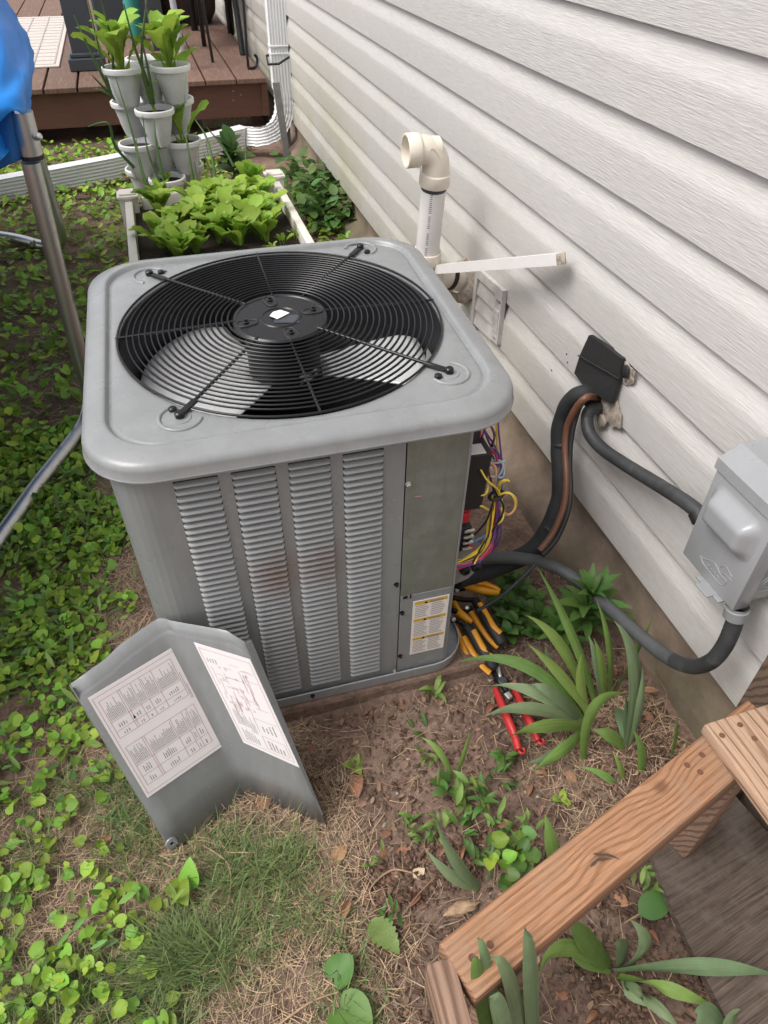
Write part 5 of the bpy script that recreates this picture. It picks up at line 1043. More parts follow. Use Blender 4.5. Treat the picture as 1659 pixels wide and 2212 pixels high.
plier('crimping_pliers', 'black gripped pliers with amber edging and a slim open handle, nearest the unit base', [[(0.5594, 1.0829, 0.1200), (0.5754, 1.0451, 0.1000), (0.5893, 1.0044, 0.0850), (0.5986, 0.9777, 0.0700)]],
      [[(0.5443, 1.0582, 0.1100), (0.5563, 1.0238, 0.0900), (0.5678, 0.9845, 0.0750), (0.5847, 0.9605, 0.0650)], [(0.5700, 1.0572, 0.1300), (0.5773, 1.0324, 0.1150), (0.5860, 1.0074, 0.1000), (0.5990, 0.9876, 0.0900)], [(0.5486, 1.0593, 0.1050), (0.5596, 1.0165, 0.0850), (0.5704, 0.9825, 0.0700)]],
      [[(0.5555, 1.0804, 0.1200), (0.5468, 1.0967, 0.1250), (0.5261, 1.0978, 0.1350)]], bare=[[(0.5356, 1.0945, 0.1100), (0.5401, 1.0563, 0.0900), (0.5415, 1.0157, 0.0750), (0.5449, 0.9819, 0.0650)], [(0.5483, 1.0650, 0.0850), (0.5503, 1.0269, 0.0750), (0.5573, 0.9985, 0.0650), (0.5634, 0.9816, 0.0650)], [(0.5539, 1.1601, 0.1350), (0.5549, 1.1304, 0.1300), (0.5677, 1.1053, 0.1250), (0.5789, 1.0881, 0.1200)], [(0.5491, 1.1264, 0.1280), (0.5620, 1.1097, 0.1260), (0.5755, 1.0910, 0.1220)]], metal=[(0.5294, 1.0962, 0.1400)])
t = thing('cable_cutter', 'red handled cutting pliers lying half under the iris leaves', 'pliers', (0.6086, 0.9382, 0.0500))
for h_, nm in (([(0.5827, 0.9184, 0.0520), (0.5797, 0.8764, 0.0550), (0.5768, 0.8287, 0.0550), (0.5759, 0.7854, 0.0500), (0.5714, 0.7502, 0.0450)], 0), ([(0.6309, 0.9236, 0.0500), (0.6301, 0.8776, 0.0500), (0.6287, 0.8229, 0.0500), (0.6270, 0.7834, 0.0480), (0.6269, 0.7594, 0.0450)], 1)):
    p_ = spline(h_, 6); n = len(p_); MB().tube(p_, [0.0088+0.0045*math.sin(min(i/(n-1)*1.25, 1)*2.6) for i in range(n)], 12, ry=0.8).build('handle', M_red, t, smooth=60)
    e = p_[-1]; MB().tube([e+V(0.007+0.007*math.cos(a), -0.004+0.007*math.sin(a), 0) for a in np.linspace(0, 6.283, 14, endpoint=False)], 0.003, 6, closed=True).build('hanging_loop', M_red, t, smooth=60)
MB().box((0.6073, 0.9366, 0.0550), (0.026, 0.034, 0.012), rotz(0.5), bev=0.004).build('joint_plate', M_black, t, smooth=30)
MB().lathe([(0.0115, 0.0), (0.0115, 0.005), (0.009, 0.006), (0.008, 0.0045), (0, 0.0045)], (0.6057, 0.9304, 0.0620), (0, -0.1, 1), 20).build('pivot', M_postgrey, t, smooth=40)
MB().tube(spline([(0.6135, 0.9725, 0.0600), (0.6084, 0.9540, 0.0600), (0.6073, 0.9366, 0.0550)], 5), 0.006, 8).build('jaw', M_zinc, t, smooth=50)
MB().tube(spline([(0.6001, 0.9667, 0.0550), (0.5977, 0.9476, 0.0550), (0.6041, 0.9283, 0.0520), (0.6088, 0.9059, 0.0500)], 5), 0.0075, 8).build('jaw', M_black, t, smooth=50)
MB().box((0.6050, 0.8893, 0.0550), (0.016, 0.02, 0.012), rotz(0.3), bev=0.003).build('spring_block', M_zinc, t)

# ------------------------------------------------------------------ low wooden frame at the lower right
BZ = 0.475
A0, A1, B0, B1 = V(*(0.1966, 0.2938, 0.4750)), V(*(0.1972, 0.2331, 0.4750)), V(*(0.7520, 0.4979, 0.4750)), V(*(0.7556, 0.3837, 0.4750))
la, lb = (A0+A1)/2, (B0+B1)/2; ax = (lb-la).normalized(); wd_ = ((A0-A1).length+(B0-B1).length)/2*0.95; yaw_ = math.atan2(ax.y, ax.x)
fr_ = thing('low_wooden_fence', 'low fence section of pine beams joined at right angles, at the lower right', 'fence', (la.x, la.y, 0))
def beam(name, c, size, yaw, m, parent, bev=0.004, pitch=0):
    mb = MB(); mb.box((0, 0, 0), size, bev=bev); off = OFF[parent]; return mb.build(name, m, parent, local=True, smooth=30, loc=tuple(Vector(c)-off), rot=(0, pitch, yaw))
Lb = (lb-la).length+0.13; cb_ = la+ax*(Lb/2-0.004)
kn = []
for q, r_, s_ in ((V(*(0.6129, 0.4151, 0.4750)), 0.019, 0.018), (V(*(0.4627, 0.3438, 0.4750)), 0.016, -0.013)): kn.append(((q-cb_).dot(ax), (q-cb_).dot(V(-ax.y, ax.x, 0)), r_, s_))
M_beam = wood_mat('pine_beam', (0.355, 0.188, 0.105), (0.25, 0.122, 0.064), ring=92, knots=kn, wave=0.028, lw=0.15, grain=1.5, dark=(0.31, 0.20, 0.135))
beam('top_rail', (cb_.x, cb_.y, BZ-0.0225), (Lb, wd_, 0.045), yaw_, M_beam, fr_)
beam('under_rail', (cb_.x+0.01, cb_.y-0.012, BZ-0.075), (Lb*0.98, wd_*0.55, 0.055), yaw_, M_plate2, fr_)
e0_, e1_v, e2_v = V(*(0.7346, 0.4860, 0.5030)), V(*(0.7380, 0.3225, 0.5030)), V(*(0.8458, 0.5225, 0.5030))
d1 = (e1_v-e0_).normalized(); wpl = 0.165; n1 = V(-d1.y, d1.x, 0); n1 = n1 if n1.dot(e2_v-e0_) > 0 else -n1
pc = e0_+d1*0.27+n1*(wpl/2); beam('end_plate', (pc.x, pc.y, 0.4885), (0.54, wpl, 0.027), math.atan2(d1.y, d1.x), M_plate, fr_, bev=0.006)
s0, s1 = V(*(0.1560, 0.2833, 0.4700)), V(*(0.1971, 0.2940, 0.4700)); d2 = (V(*(0.1536, 0.2108, 0.4700))-s0).normalized(); ws = (s1-s0).length*0.92; n2 = V(-d2.y, d2.x, 0); n2 = n2 if n2.dot(s1-s0) > 0 else -n2
pc2 = s0+d2*0.21+n2*(ws/2); beam('side_rail', (pc2.x, pc2.y, 0.47-0.045), (0.42, ws, 0.09), math.atan2(d2.y, d2.x), M_plate2, fr_)
for c_ in (la+ax*0.10-V(0, 0.02, 0), lb+ax*0.06): beam('leg', (c_.x, c_.y-0.01, 0.19), (0.055, 0.06, 0.40), yaw_, M_plate2, fr_)
for c_ in (e0_+d1*0.48+n1*(wpl/2), s0+d2*0.37+n2*(ws/2)): beam('leg', (c_.x, c_.y, 0.17), (0.06, 0.05, 0.42), math.atan2(d1.y, d1.x), M_plate2, fr_)
c_ = V(*(0.9712, 0.6000, 0.3651))
beam('corner_post', (c_.x+0.027, 0.555, 0.32), (0.05, 0.09, 0.74), 0.0, M_post, fr_)
for q in [(0.7512, 0.4570, 0.5030), (0.7943, 0.4659, 0.5030), (0.8009, 0.4362, 0.5030)]: MB().lathe([(0.0052, 0.0), (0.005, 0.0006), (0.0025, 0.0008), (0, 0.0004)], (q[0], q[1], 0.5022), seg=12).build('nail_head', M_copper, fr_)
for q in [(0.7135, 0.4460, 0.4760), (0.6779, 0.4368, 0.4760), (0.6915, 0.4198, 0.4760), (0.2494, 0.2786, 0.4760), (0.2189, 0.2707, 0.4760)]: MB().lathe([(0.0055, 0.0), (0.005, 0.0006), (0.003, 0.0002), (0, 0.0002)], (q[0], q[1], 0.4752), seg=12).build('nail_head', M_copper, fr_)
for q, a_ in [((0.4612, 0.3448, 0.4770), -0.35), ((0.4618, 0.3374, 0.4770), -0.15), ((0.4475, 0.3374, 0.4770), 0.4), ((0.4762, 0.3375, 0.4770), -0.6)]:
    MB().add([(-0.013, 0.0005, 0), (-0.004, -0.0022, 0.0012), (0.003, -0.001, 0.0008), (0.014, -0.0008, 0), (0.004, 0.0018, 0.0006), (-0.006, 0.0026, 0.0008)], [(0, 1, 2, 3, 4, 5)]).build('splinter', M_post, fr_, local=True, loc=(q[0]-OFF[fr_].x, q[1]-OFF[fr_].y, 0.4765), rot=(0, 0, a_))
g0, g1 = V(*(0.7292, 0.4364, 0.0700)), V(*(0.7030, 0.1631, 0.0700)); dg = (g1-g0).normalized(); ng = V(-dg.y, dg.x, 0); ng = ng if ng.x > 0 else -ng
t = thing('weathered_board', 'weathered dark grey wooden board lying behind the low fence in the corner', 'board', (g0.x, g0.y, 0))
gd_ = (V(*(0.9592, 0.3672, 0.0700))-V(*(0.6863, 0.3155, 0.0700))).normalized(); gn_ = V(-gd_.y, gd_.x, 0)
poly = [V(*(0.7327, 0.4472, 0.0700)), V(*(0.7248, 0.4086, 0.0700)), V(*(0.7127, 0.3366, 0.0700)), V(*(0.7068, 0.2534, 0.0700)), V(*(0.7023, 0.1487, 0.0700)), V(*(0.6988, 0.0800, 0.0700)), V(*(0.9410, 0.0429, 0.0700)), V(1.0, 0.40, 0.07), V(0.98, 0.52, 0.07), V(*(0.8971, 0.4960, 0.0700))]
pl_ = [((q-g0).dot(gd_), (q-g0).dot(gn_), 0) for q in poly]
MB().prism(pl_, (0, 0, -0.02)).build('board', M_ply, t, local=True, loc=(0, 0, 0.068), rot=(0, 0, math.atan2(gd_.y, gd_.x)))

# ------------------------------------------------------------------ leaf meshes shared by many plants
def leaf_mesh(name, m, prof, L=1.0, nl=8, arch=0.25, cup=0.15, ripple=0.0, seed=0):
    """leaf along +X, length L, prof(t) half width, arching upward then down"""
    vs = []
    for i in range(nl+1):
        t = i/nl; w_ = prof(t)*L; z = arch*L*math.sin(t*math.pi*0.8)
        for j in (-1, 0, 1):
            rp = ripple*L*noise.noise((t*5+seed, j*2.0, seed*1.7))
            vs.append((t*L, j*w_, z+abs(j)*cup*w_+rp*abs(j)))
    fs = []
    for i in range(nl):
        for j in range(2): a = i*3+j; fs.append((a, a+3, a+4, a+1))
    me = bpy.data.meshes.new(name); me.from_pydata(vs, [], fs); me.materials.append(m)
    me.polygons.foreach_set('use_smooth', [True]*len(me.polygons)); me.update(); return me
def pl_obov(t): return 0.028+0.05*t if t < 0.3 else 0.043+0.165*math.sqrt(max(0.0, 1-((t-0.70)/0.40)**2)) if t < 0.99 else 0.10
def pl_lance(t): return 0.01+0.13*math.sin(max(0, min(1, t))**0.8*math.pi)**0.9
def pl_ovate(t): return 0.01+0.30*math.sin(t**0.7*math.pi)**0.85 if t > 0.02 else 0.02
LET = [leaf_mesh('lettuce_leaf', M_lettuce, pl_obov, arch=a, cup=c, ripple=0.10, seed=s) for a, c, s in ((0.22, 0.5, 1), (0.35, 0.3, 2), (0.10, 0.6, 3), (0.28, 0.1, 4))]
def pl_spoon(t): return 0.018+0.02*t if t < 0.42 else 0.026+0.135*math.sqrt(max(0.0, 1-((t-0.75)/0.335)**2)) if t < 0.99 else 0.07
LETU = [leaf_mesh('lettuce_leaf', M_lettuce, pl_spoon, nl=9, arch=a, cup=c, ripple=0.12, seed=s) for a, c, s in ((0.22, 0.4, 5), (0.36, 0.2, 6), (0.12, 0.5, 7), (0.30, 0.0, 8))]
LAN = [leaf_mesh('lance_leaf', M_weed, pl_lance, arch=a, cup=0.3, seed=s) for a, s in ((0.15, 1), (0.3, 2))]
LANB = [leaf_mesh('lance_leaf', M_iris, pl_lance, arch=a, cup=0.3, seed=s) for a, s in ((0.2, 1), (0.35, 2))]
OVA = [leaf_mesh('oval_leaf', M_weed, pl_ovate, arch=a, cup=c, ripple=0.03, seed=s) for a, c, s in ((0.12, 0.2, 1), (0.22, 0.1, 2))]
OVB = [leaf_mesh('oval_leaf', M_violet, pl_ovate, arch=a, cup=c, ripple=0.03, seed=s) for a, c, s in ((0.12, 0.2, 1), (0.2, 0.3, 2))]
def heart_mesh(name, m, cup, seed):
    n = 9; vs = [(0.06, 0, 0.0)]; ring = []
    for i in range(2*n+1):
        a = -math.pi + 2*math.pi*i/(2*n)
        r = 0.5*(0.86+0.30*(1-abs(math.sin(a/2))) ) * (1-0.55*math.exp(-((abs(a)-math.pi)/0.42)**2))
        x, y = 0.40+r*math.cos(a)*1.0, r*math.sin(a)*1.02
        if abs(a) < 0.5: x += 0.10*(1-abs(a)/0.5)
        vs.append((x, y, cup*(y*y*1.3+0.15*(x-0.4)**2)+0.05*noise.noise((x*4+seed, y*4, seed))))
    c = len(vs); vs.append((0.42, 0, -0.03))
    fs = [(c, i, i+1) for i in range(1, 2*n+1)]
    me = bpy.data.meshes.new(name); me.from_pydata(vs, [], fs); me.materials.append(m)
    me.polygons.foreach_set('use_smooth', [True]*len(me.polygons)); me.update(); return me
HEA = [heart_mesh('heart_leaf', M_violet, c, s) for c, s in ((0.7, 1), (1.2, 2), (0.45, 3), (-0.5, 4))]
def lrot(az, el, roll=0.0): return (Matrix.Rotation(az, 3, 'Z') @ Matrix.Rotation(-el, 3, 'Y') @ Matrix.Rotation(roll, 3, 'X')).to_euler()
def leaf(parent, me, p, az, el, size, roll=0.0, name='leaf'):
    off = OFF[parent]; s = size if hasattr(size, '__len__') else (size,)*3
    return link(name, me, parent, loc=tuple(Vector(p)-off), rot=lrot(az, el, roll), scale=s)
R0 = random.Random(21)
HEB = heart_mesh('heart_leaf', M_weed, 0.6, 7); OVP = leaf_mesh('ragged_leaf', mat('pale_ragged_leaf', (0.17, 0.24, 0.07), var=0.25, vscale=40, transl=0.2, **LEAF), lambda t: pl_ovate(t)*(1+0.18*math.sin(t*47)), nl=22, arch=0.15, cup=0.25, ripple=0.06, seed=5)

# ------------------------------------------------------------------ raised bed
bd = thing('raised_bed', 'cream white vinyl raised garden bed filled with dark soil', 'raised bed', (0.24, 3.5, 0))
BZ1 = 0.285
pL, pR = (-0.1799, 4.1998, 0.3000), (0.6367, 4.3328, 0.3000)
xl, xr, yb, yf = pL[0], pR[0], (pL[1]+pR[1])/2, 2.62
for (x, y) in ((xl, pL[1]), (xr, pR[1]), (xl, yf), (xr, yf)):
    p_ = MB().box((x, y, 0.14), (0.094, 0.094, 0.30), bev=0.006).build('post', M_bedwhite, bd, smooth=30)
    MB().box((x, y, 0.298), (0.112, 0.112, 0.018), bev=0.006).box((x, y, 0.311), (0.088, 0.088, 0.012), bev=0.005).build('post_cap', M_bedwhite, p_, smooth=30)
def rail(a, b, name='side_board'):
    a, b = V(*a), V(*b); d_ = (b-a); l = d_.length-0.1; 
    return MB().box(((a+b)/2), (l, 0.040, 0.25), rotz(math.atan2(d_.y, d_.x)), bev=0.005).build(name, M_bedwhite, bd, smooth=30)
rail((xl+0.02, pL[1], 0.155), (xr-0.02, pR[1], 0.155), 'end_board'); rail((xl, yf, 0.155), (xr, yf, 0.155), 'end_board'); rail((xl, yf, 0.155), (xl, pL[1], 0.155)); rail((xr, yf, 0.155), (xr, pR[1], 0.155))
vs = []; nx_, ny_ = 36, 60
for j in range(ny_+1):
    for i in range(nx_+1):
        x = xl+0.02+(xr-xl-0.04)*i/nx_; y = yf+(yb-yf-0.0)*j/ny_; vs.append((x, y, 0.215+0.02*noise.noise((x*7, y*7, 1))+0.008*noise.noise((x*25, y*25, 2))))
MB().add(vs, [(j*(nx_+1)+i, j*(nx_+1)+i+1, (j+1)*(nx_+1)+i+1, (j+1)*(nx_+1)+i) for j in range(ny_) for i in range(nx_)]).build('soil', M_pot_soil, bd, smooth=60)
def lettuce(p, n, size, label, group, rnd, el0=0.5, name='lettuce', ms=None):
    t = thing(name, label, 'lettuce', tuple(p), group=group)
    for k in range(n):
        az = k*2.4+rnd.uniform(-0.4, 0.4); u = k/n; el = el0+0.75*(1-u)+rnd.uniform(-0.15, 0.15)
        leaf(t, rnd.choice(ms or LET), V(*p)+V(0.012*math.cos(az), 0.012*math.sin(az), 0.0), az, min(el, 1.35), size*(0.65+0.4*u)*rnd.uniform(0.85, 1.15), rnd.uniform(-0.4, 0.4))
    return t
BG = 'lettuce plants crowded in the raised bed'; BL_ = 'bright green leafy lettuce crowded among others in the raised bed'
for q in [(-0.0358, 4.0392, 0.2200), (-0.0491, 3.6207, 0.2200), (0.0386, 3.7511, 0.2200), (0.1086, 3.5187, 0.2200), (0.0161, 3.4578, 0.2200), (0.1458, 3.7866, 0.2200), (0.2301, 3.6054, 0.2200), (0.2171, 3.9014, 0.2200), (0.3138, 3.8074, 0.2200), (0.3255, 3.5490, 0.2200), (0.4082, 3.7156, 0.2200), (0.5100, 3.8225, 0.2200), (0.4563, 3.5749, 0.2200), (0.3008, 4.0939, 0.2200), (0.4125, 3.9903, 0.2200), (0.5076, 4.1142, 0.2200), (0.1961, 4.0484, 0.2200)]:
    lettuce(q, 18, 0.17, BL_, BG, R0, 0.55)
lettuce((0.5013, 4.2737, 0.2200), 11, 0.18, 'tallest upright lettuce at the back right of the raised bed', None, R0, 0.85)
lettuce((-0.0231, 4.2562, 0.2200), 8, 0.14, 'small lettuce alone at the back left corner of the raised bed', None, R0, 0.7)
for q in [(0.5290, 3.5243, 0.2200), (0.6073, 3.5653, 0.2200), (0.4646, 3.4217, 0.2200)]: lettuce(q, 6, 0.06, 'tiny lettuce seedling near the right board of the raised bed', 'lettuce seedlings in the raised bed', R0)

# ------------------------------------------------------------------ stacked planter tower
TX, TY = 0.045, 4.82
tw = thing('planter_tower', 'stacked grey planter tower of four three-lobed tiers behind the raised bed', 'planter', (TX, TY, 0))
def tier(z, ang0):
    core = MB().lathe([(0.05, z-0.20), (0.10, z-0.06), (0.115, z-0.035), (0.0, z-0.033)], (TX, TY, 0), seg=24).build('tier', M_planter, tw, smooth=40)
    out = []
    for k in range(3):
        a = ang0+k*2*math.pi/3; c = V(TX+0.148*math.cos(a), TY+0.148*math.sin(a), 0)
        mb = MB(); mb.lathe([(0.0, z-0.19), (0.05, z-0.19), (0.058, z-0.178), (0.084, z-0.075), (0.096, z-0.028)], c, seg=26, mi=0)
        mb.lathe([(0.096, z-0.03), (0.107, z-0.029), (0.110, z-0.022), (0.110, z-0.003), (0.107, z), (0.099, z), (0.096, z-0.006), (0.094, z-0.03)], c, seg=30, mi=1)
        mb.lathe([(0.096, z-0.032), (0.04, z-0.026), (0.0, z-0.022)], c, seg=20, mi=2)
        mb.build('pocket', [M_planter, M_rimwhite, M_pot_soil], core, smooth=40); out.append(c+V(0, 0, z-0.022))
        f_ = MB(); a_ = a  # moulded flute on the outer face
        f_.tube([c+V(0.083*math.cos(a_), 0.083*math.sin(a_), z-0.05), c+V(0.072*math.cos(a_), 0.072*math.sin(a_), z-0.12), c+V(0.060*math.cos(a_), 0.060*math.sin(a_), z-0.19)], [0.012, 0.016, 0.006], 8); f_.build('flute', M_planter, core, smooth=60)
    return out
A_, B_ = math.radians(-30), math.radians(-90)
t4, t3, t2, t1 = tier(0.235, B_), tier(0.415, A_), tier(0.60, B_), tier(0.795, A_)
def idx(ts, dx, dy): return min(ts, key=lambda c: (c.x-TX-dx)**2+(c.y-TY-dy)**2)
lettuce(idx(t1, -0.13, -0.07), 26, 0.30, 'bright lettuce in the left pocket of the top planter tier', None, R0, 0.62, ms=LETU)
lettuce(idx(t1, 0.13, -0.07), 26, 0.29, 'bright lettuce in the right pocket of the top planter tier', None, R0, 0.62, ms=LETU)
lettuce(idx(t2, 0, -0.15), 6, 0.19, 'thin yellowish lettuce in the front pocket of the second planter tier', None, R0, 0.9, ms=LETU)
lettuce(idx(t2, 0.13, 0.07), 6, 0.30, 'tall lettuce leaning out of the right pocket of the second planter tier', None, R0, 0.75, ms=LETU)
lettuce(idx(t3, 0.13, -0.07), 6, 0.26, 'large leaved lettuce in the right pocket of the third planter tier', None, R0, 0.55, ms=LETU)
lettuce(idx(t4, 0, -0.15), 12, 0.06, 'low cluster of small lettuce in the front pocket of the bottom planter tier', None, R0, 0.3)
t = thing('onion_greens', 'tall thin onion greens sprouting from the planter tower and the bed behind the lettuce', 'onion', (0.1, 4.5, 0.2))
for k, (r_, pts) in enumerate([(0.008, [(-0.0784, 4.3000, 0.2797), (-0.0930, 4.4000, 0.5354), (-0.1207, 4.5000, 0.7882)]), (0.006, [(-0.0686, 4.3000, 0.2789), (-0.0847, 4.3500, 0.4375), (-0.0803, 4.4000, 0.5164)]), (0.008, [(0.0221, 4.3000, 0.2715), (0.0204, 4.3500, 0.4996), (0.0319, 4.4000, 0.6042)]), (0.007, [(0.0122, 4.3000, 0.2723), (-0.0310, 4.3500, 0.4500), (-0.0235, 4.4000, 0.6251)]),
        (0.008, [(0.1772, 4.3000, 0.2463), (0.1808, 4.3500, 0.4354), (0.1831, 4.4000, 0.5388)]), (0.008, [(0.3054, 4.3000, 0.2407), (0.2976, 4.4000, 0.4735), (0.2468, 4.4500, 0.5805)]), (0.008, [(0.4300, 4.5000, 0.3108), (0.3836, 4.5500, 0.4130), (0.3130, 4.6000, 0.5023)]), (0.006, [(0.4745, 4.3000, 0.3390), (0.5131, 4.4000, 0.5372)]), (0.009, [(-0.1270, 4.6200, 0.3132), (-0.2020, 4.6000, 0.4342), (-0.2095, 4.5800, 0.5500), (-0.2577, 4.5800, 0.5620), (-0.3204, 4.5600, 0.5521)]),
        (0.011, [(0.0430, 4.6600, 0.6285), (0.0270, 4.6200, 0.7750), (0.0046, 4.6000, 0.8976), (-0.0103, 4.5500, 1.0948)]), (0.010, [(0.0322, 4.6600, 0.6244), (0.0261, 4.6200, 0.8393), (0.1123, 4.6000, 1.1210)]), (0.009, [(0.0471, 4.6600, 0.6237), (0.0504, 4.6000, 0.7991), (0.0424, 4.6000, 0.9858)]), (0.009, [(-0.1642, 4.7800, 0.6375), (-0.2206, 4.7000, 0.8548), (-0.2636, 4.6600, 1.0402)]), (0.008, [(-0.1692, 4.7800, 0.6377), (-0.1785, 4.7000, 0.8342), (-0.1796, 4.6000, 1.1273)]), (0.008, [(-0.1571, 4.7800, 0.6463), (-0.1115, 4.7000, 0.9156), (-0.1182, 4.6000, 1.1260)]),
        (0.009, [(-0.1529, 4.7800, 0.6323), (-0.2002, 4.7500, 0.6952), (-0.2483, 4.7200, 0.7648)]), (0.010, [(-0.1529, 4.7800, 0.6323), (-0.1979, 4.7400, 0.6745), (-0.2423, 4.7000, 0.7024)]), (0.007, [(0.3039, 4.3000, 0.2484), (0.2613, 4.3500, 0.4369)]), (0.007, [(0.1957, 4.3000, 0.2498), (0.2015, 4.3000, 0.4072)])]):
    p_ = spline(pts, 7); n = len(p_); MB().tube(p_, [r_*(1-0.75*(i/(n-1))**1.5) for i in range(n)], 6).build('stalk', M_chive, t, smooth=70)

# ------------------------------------------------------------------ irises
def blade(parent, b, m_, e, w_, mt=None, fold=0.22, twist=0.0):
    B, Mi, E = V(*b), V(*m_), V(*e); C = Mi*2-(B+E)/2; n = 12; pts = []
    for i in range(n+1):
        t_ = i/n; pts.append(B*(1-t_)**2+C*2*t_*(1-t_)+E*t_*t_)
    vs = []
    for i, p_ in enumerate(pts):
        t_ = i/n; tg = (pts[min(i+1, n)]-pts[max(i-1, 0)]).normalized()
        view = (V(0, 0, 1.6)-p_).normalized()
        nrm = (V(0.25, -0.75, 0.55)+V(math.sin(twist), 0, 0)*0.6); nrm = (nrm-tg*nrm.dot(tg)).normalized(); sd = tg.cross(nrm)
        hw = w_*0.44*(0.62+0.55*math.sin(min(1, t_*1.15+0.05)*math.pi*0.75))*(1-max(0, (t_-0.45)/0.55)**1.5*0.985)
        for j in (-1, -0.5, 0, 0.5, 1): vs.append(p_+sd*(hw*j)+nrm*(hw*fold*abs(j)*-1))
    fs = [(i*5+j, (i+1)*5+j, (i+1)*5+j+1, i*5+j+1) for i in range(n) for j in range(4)]
    o = MB().add(vs, fs).build('leaf', mt or M_iris, parent, smooth=80)
    uvl = o.data.uv_layers.new(name='UVMap'); off_u = R0.random()*9
    for lp_ in o.data.loops: vi = lp_.vertex_index; uvl.data[lp_.index].uv = ((vi % 5)/4+off_u, (vi//5)/n)
ir = thing('iris', 'large iris clump with broad sword leaves beside the foundation', 'iris', (0.7953, 0.7459, 0.0300))
for b, m_, e, w_, mt in [
    ((0.8213, 0.8203, 0.0300), (0.7923, 0.9525, 0.1700), (0.7510, 1.1111, 0.2700), .036, 0), ((0.8051, 0.8536, 0.0300), (0.7576, 0.9405, 0.1500), (0.6899, 1.0127, 0.2000), .034, 0), ((0.7937, 0.7894, 0.0300), (0.7209, 0.8596, 0.1400), (0.6592, 0.9355, 0.1900), .032, 0),
    ((0.7660, 0.7811, 0.0300), (0.6438, 0.8925, 0.1600), (0.4897, 0.9726, 0.1300), .032, 0), ((0.7603, 0.7801, 0.0300), (0.6459, 0.8345, 0.1300), (0.5585, 0.8959, 0.1100), .03, 1), ((0.7603, 0.7801, 0.0300), (0.6737, 0.8113, 0.1500), (0.6248, 0.8483, 0.1500), .03, 1),
    ((0.7622, 0.7742, 0.0300), (0.6194, 0.8103, 0.1100), (0.5211, 0.8425, 0.0700), .032, 1), ((0.7686, 0.7670, 0.0300), (0.6341, 0.7619, 0.1000), (0.5513, 0.7824, 0.0500), .032, 0), ((0.7709, 0.7596, 0.0300), (0.6476, 0.6934, 0.1000), (0.5787, 0.6923, 0.0400), .034, 0),
    ((0.7177, 0.6916, 0.0300), (0.7440, 0.7422, 0.1600), (0.8404, 0.7630, 0.1500), .034, 0), ((0.7626, 0.8659, 0.0300), (0.7210, 0.9001, 0.1200), (0.7077, 0.9301, 0.1700), .026, 1), ((0.8440, 0.8279, 0.0300), (0.8241, 0.8625, 0.1400), (0.8106, 0.9119, 0.2000), .030, 1), ((0.8417, 0.8144, 0.0300), (0.8317, 0.8531, 0.1400), (0.8244, 0.9071, 0.1900), .026, 0),
    ((0.8658, 0.8288, 0.0300), (0.8761, 0.8988, 0.1500), (0.8697, 0.9965, 0.2300), .032, 0), ((0.8296, 0.6867, 0.0300), (0.8690, 0.7837, 0.2000), (0.8444, 0.8827, 0.2800), .056, 1), ((0.8868, 0.8372, 0.0300), (0.9284, 0.8583, 0.1500), (0.9871, 0.9112, 0.2200), .034, 0), ((0.8296, 0.6867, 0.0300), (0.8342, 0.7360, 0.0800), (0.7989, 0.7489, 0.1300), .03, 1),
    ((0.8283, 0.6845, 0.0300), (0.7850, 0.7051, 0.0800), (0.7434, 0.7275, 0.0900), .032, 0), ((0.8352, 0.6876, 0.0300), (0.8382, 0.7284, 0.1000), (0.8332, 0.7554, 0.1600), .034, 1), ((0.8422, 0.6907, 0.0300), (0.8662, 0.7332, 0.1400), (0.8952, 0.7973, 0.1900), .03, 1), ((0.7630, 0.7686, 0.0300), (0.6332, 0.7088, 0.0600), (0.5734, 0.7237, 0.0300), .022, 1), ((0.7845, 0.7962, 0.0300), (0.7706, 0.8428, 0.1200), (0.7815, 0.8804, 0.1800), .028, 0)]:
    blade(ir, b, m_, e, w_, M_irisblue if mt else M_iris, twist=R0.uniform(-0.6, 0.6))
def small_iris(label, base, blades):
    t = thing('iris', label, 'iris', base)
    for b, m_, e, w_, mt in blades: blade(t, b, m_, e, w_, M_irisblue if mt else M_iris, twist=R0.uniform(-0.5, 0.5))
small_iris('young iris with three narrow leaves beside the wooden rail, right of the big clump', (0.8002, 0.6112, 0.0000), [((0.7758, 0.6053, -0.0000), (0.7333, 0.6335, 0.0500), (0.6841, 0.6637, 0.0600), .018, 0), ((0.7918, 0.6137, 0.0000), (0.7704, 0.6294, 0.0700), (0.7578, 0.6602, 0.1000), .018, 0), ((0.8253, 0.6159, 0.0000), (0.8310, 0.6421, 0.0800), (0.8102, 0.6793, 0.1400), .024, 0), ((0.9354, 0.6455, 0.0000), (0.9415, 0.6657, 0.0700), (0.9392, 0.6887, 0.1200), .022, 0)])
small_iris('pale yellow-green iris sprout in the bare soil left of the red pliers', (0.4095, 0.7490, 0.0000), [((0.4047, 0.7456, 0.0000), (0.3827, 0.7844, 0.0700), (0.3470, 0.8236, 0.0900), .016, 0), ((0.4129, 0.7456, -0.0000), (0.4357, 0.7628, 0.0700), (0.4618, 0.8005, 0.1100), .016, 0), ((0.3639, 0.7324, 0.0000), (0.3686, 0.7446, 0.0300), (0.3748, 0.7653, 0.0500), .010, 0)])
small_iris('blue-green iris fan of two leaves left of the wooden rail', (0.3743, 0.5003, 0.0000), [((0.3727, 0.4989, 0.0100), (0.3249, 0.5323, 0.1000), (0.3030, 0.6062, 0.1500), .027, 1), ((0.3694, 0.4960, 0.0100), (0.3118, 0.5180, 0.0700), (0.2725, 0.5746, 0.1000), .022, 1), ((0.3998, 0.5083, 0.0100), (0.4036, 0.5218, 0.0700), (0.4122, 0.5461, 0.1100), .018, 1)])
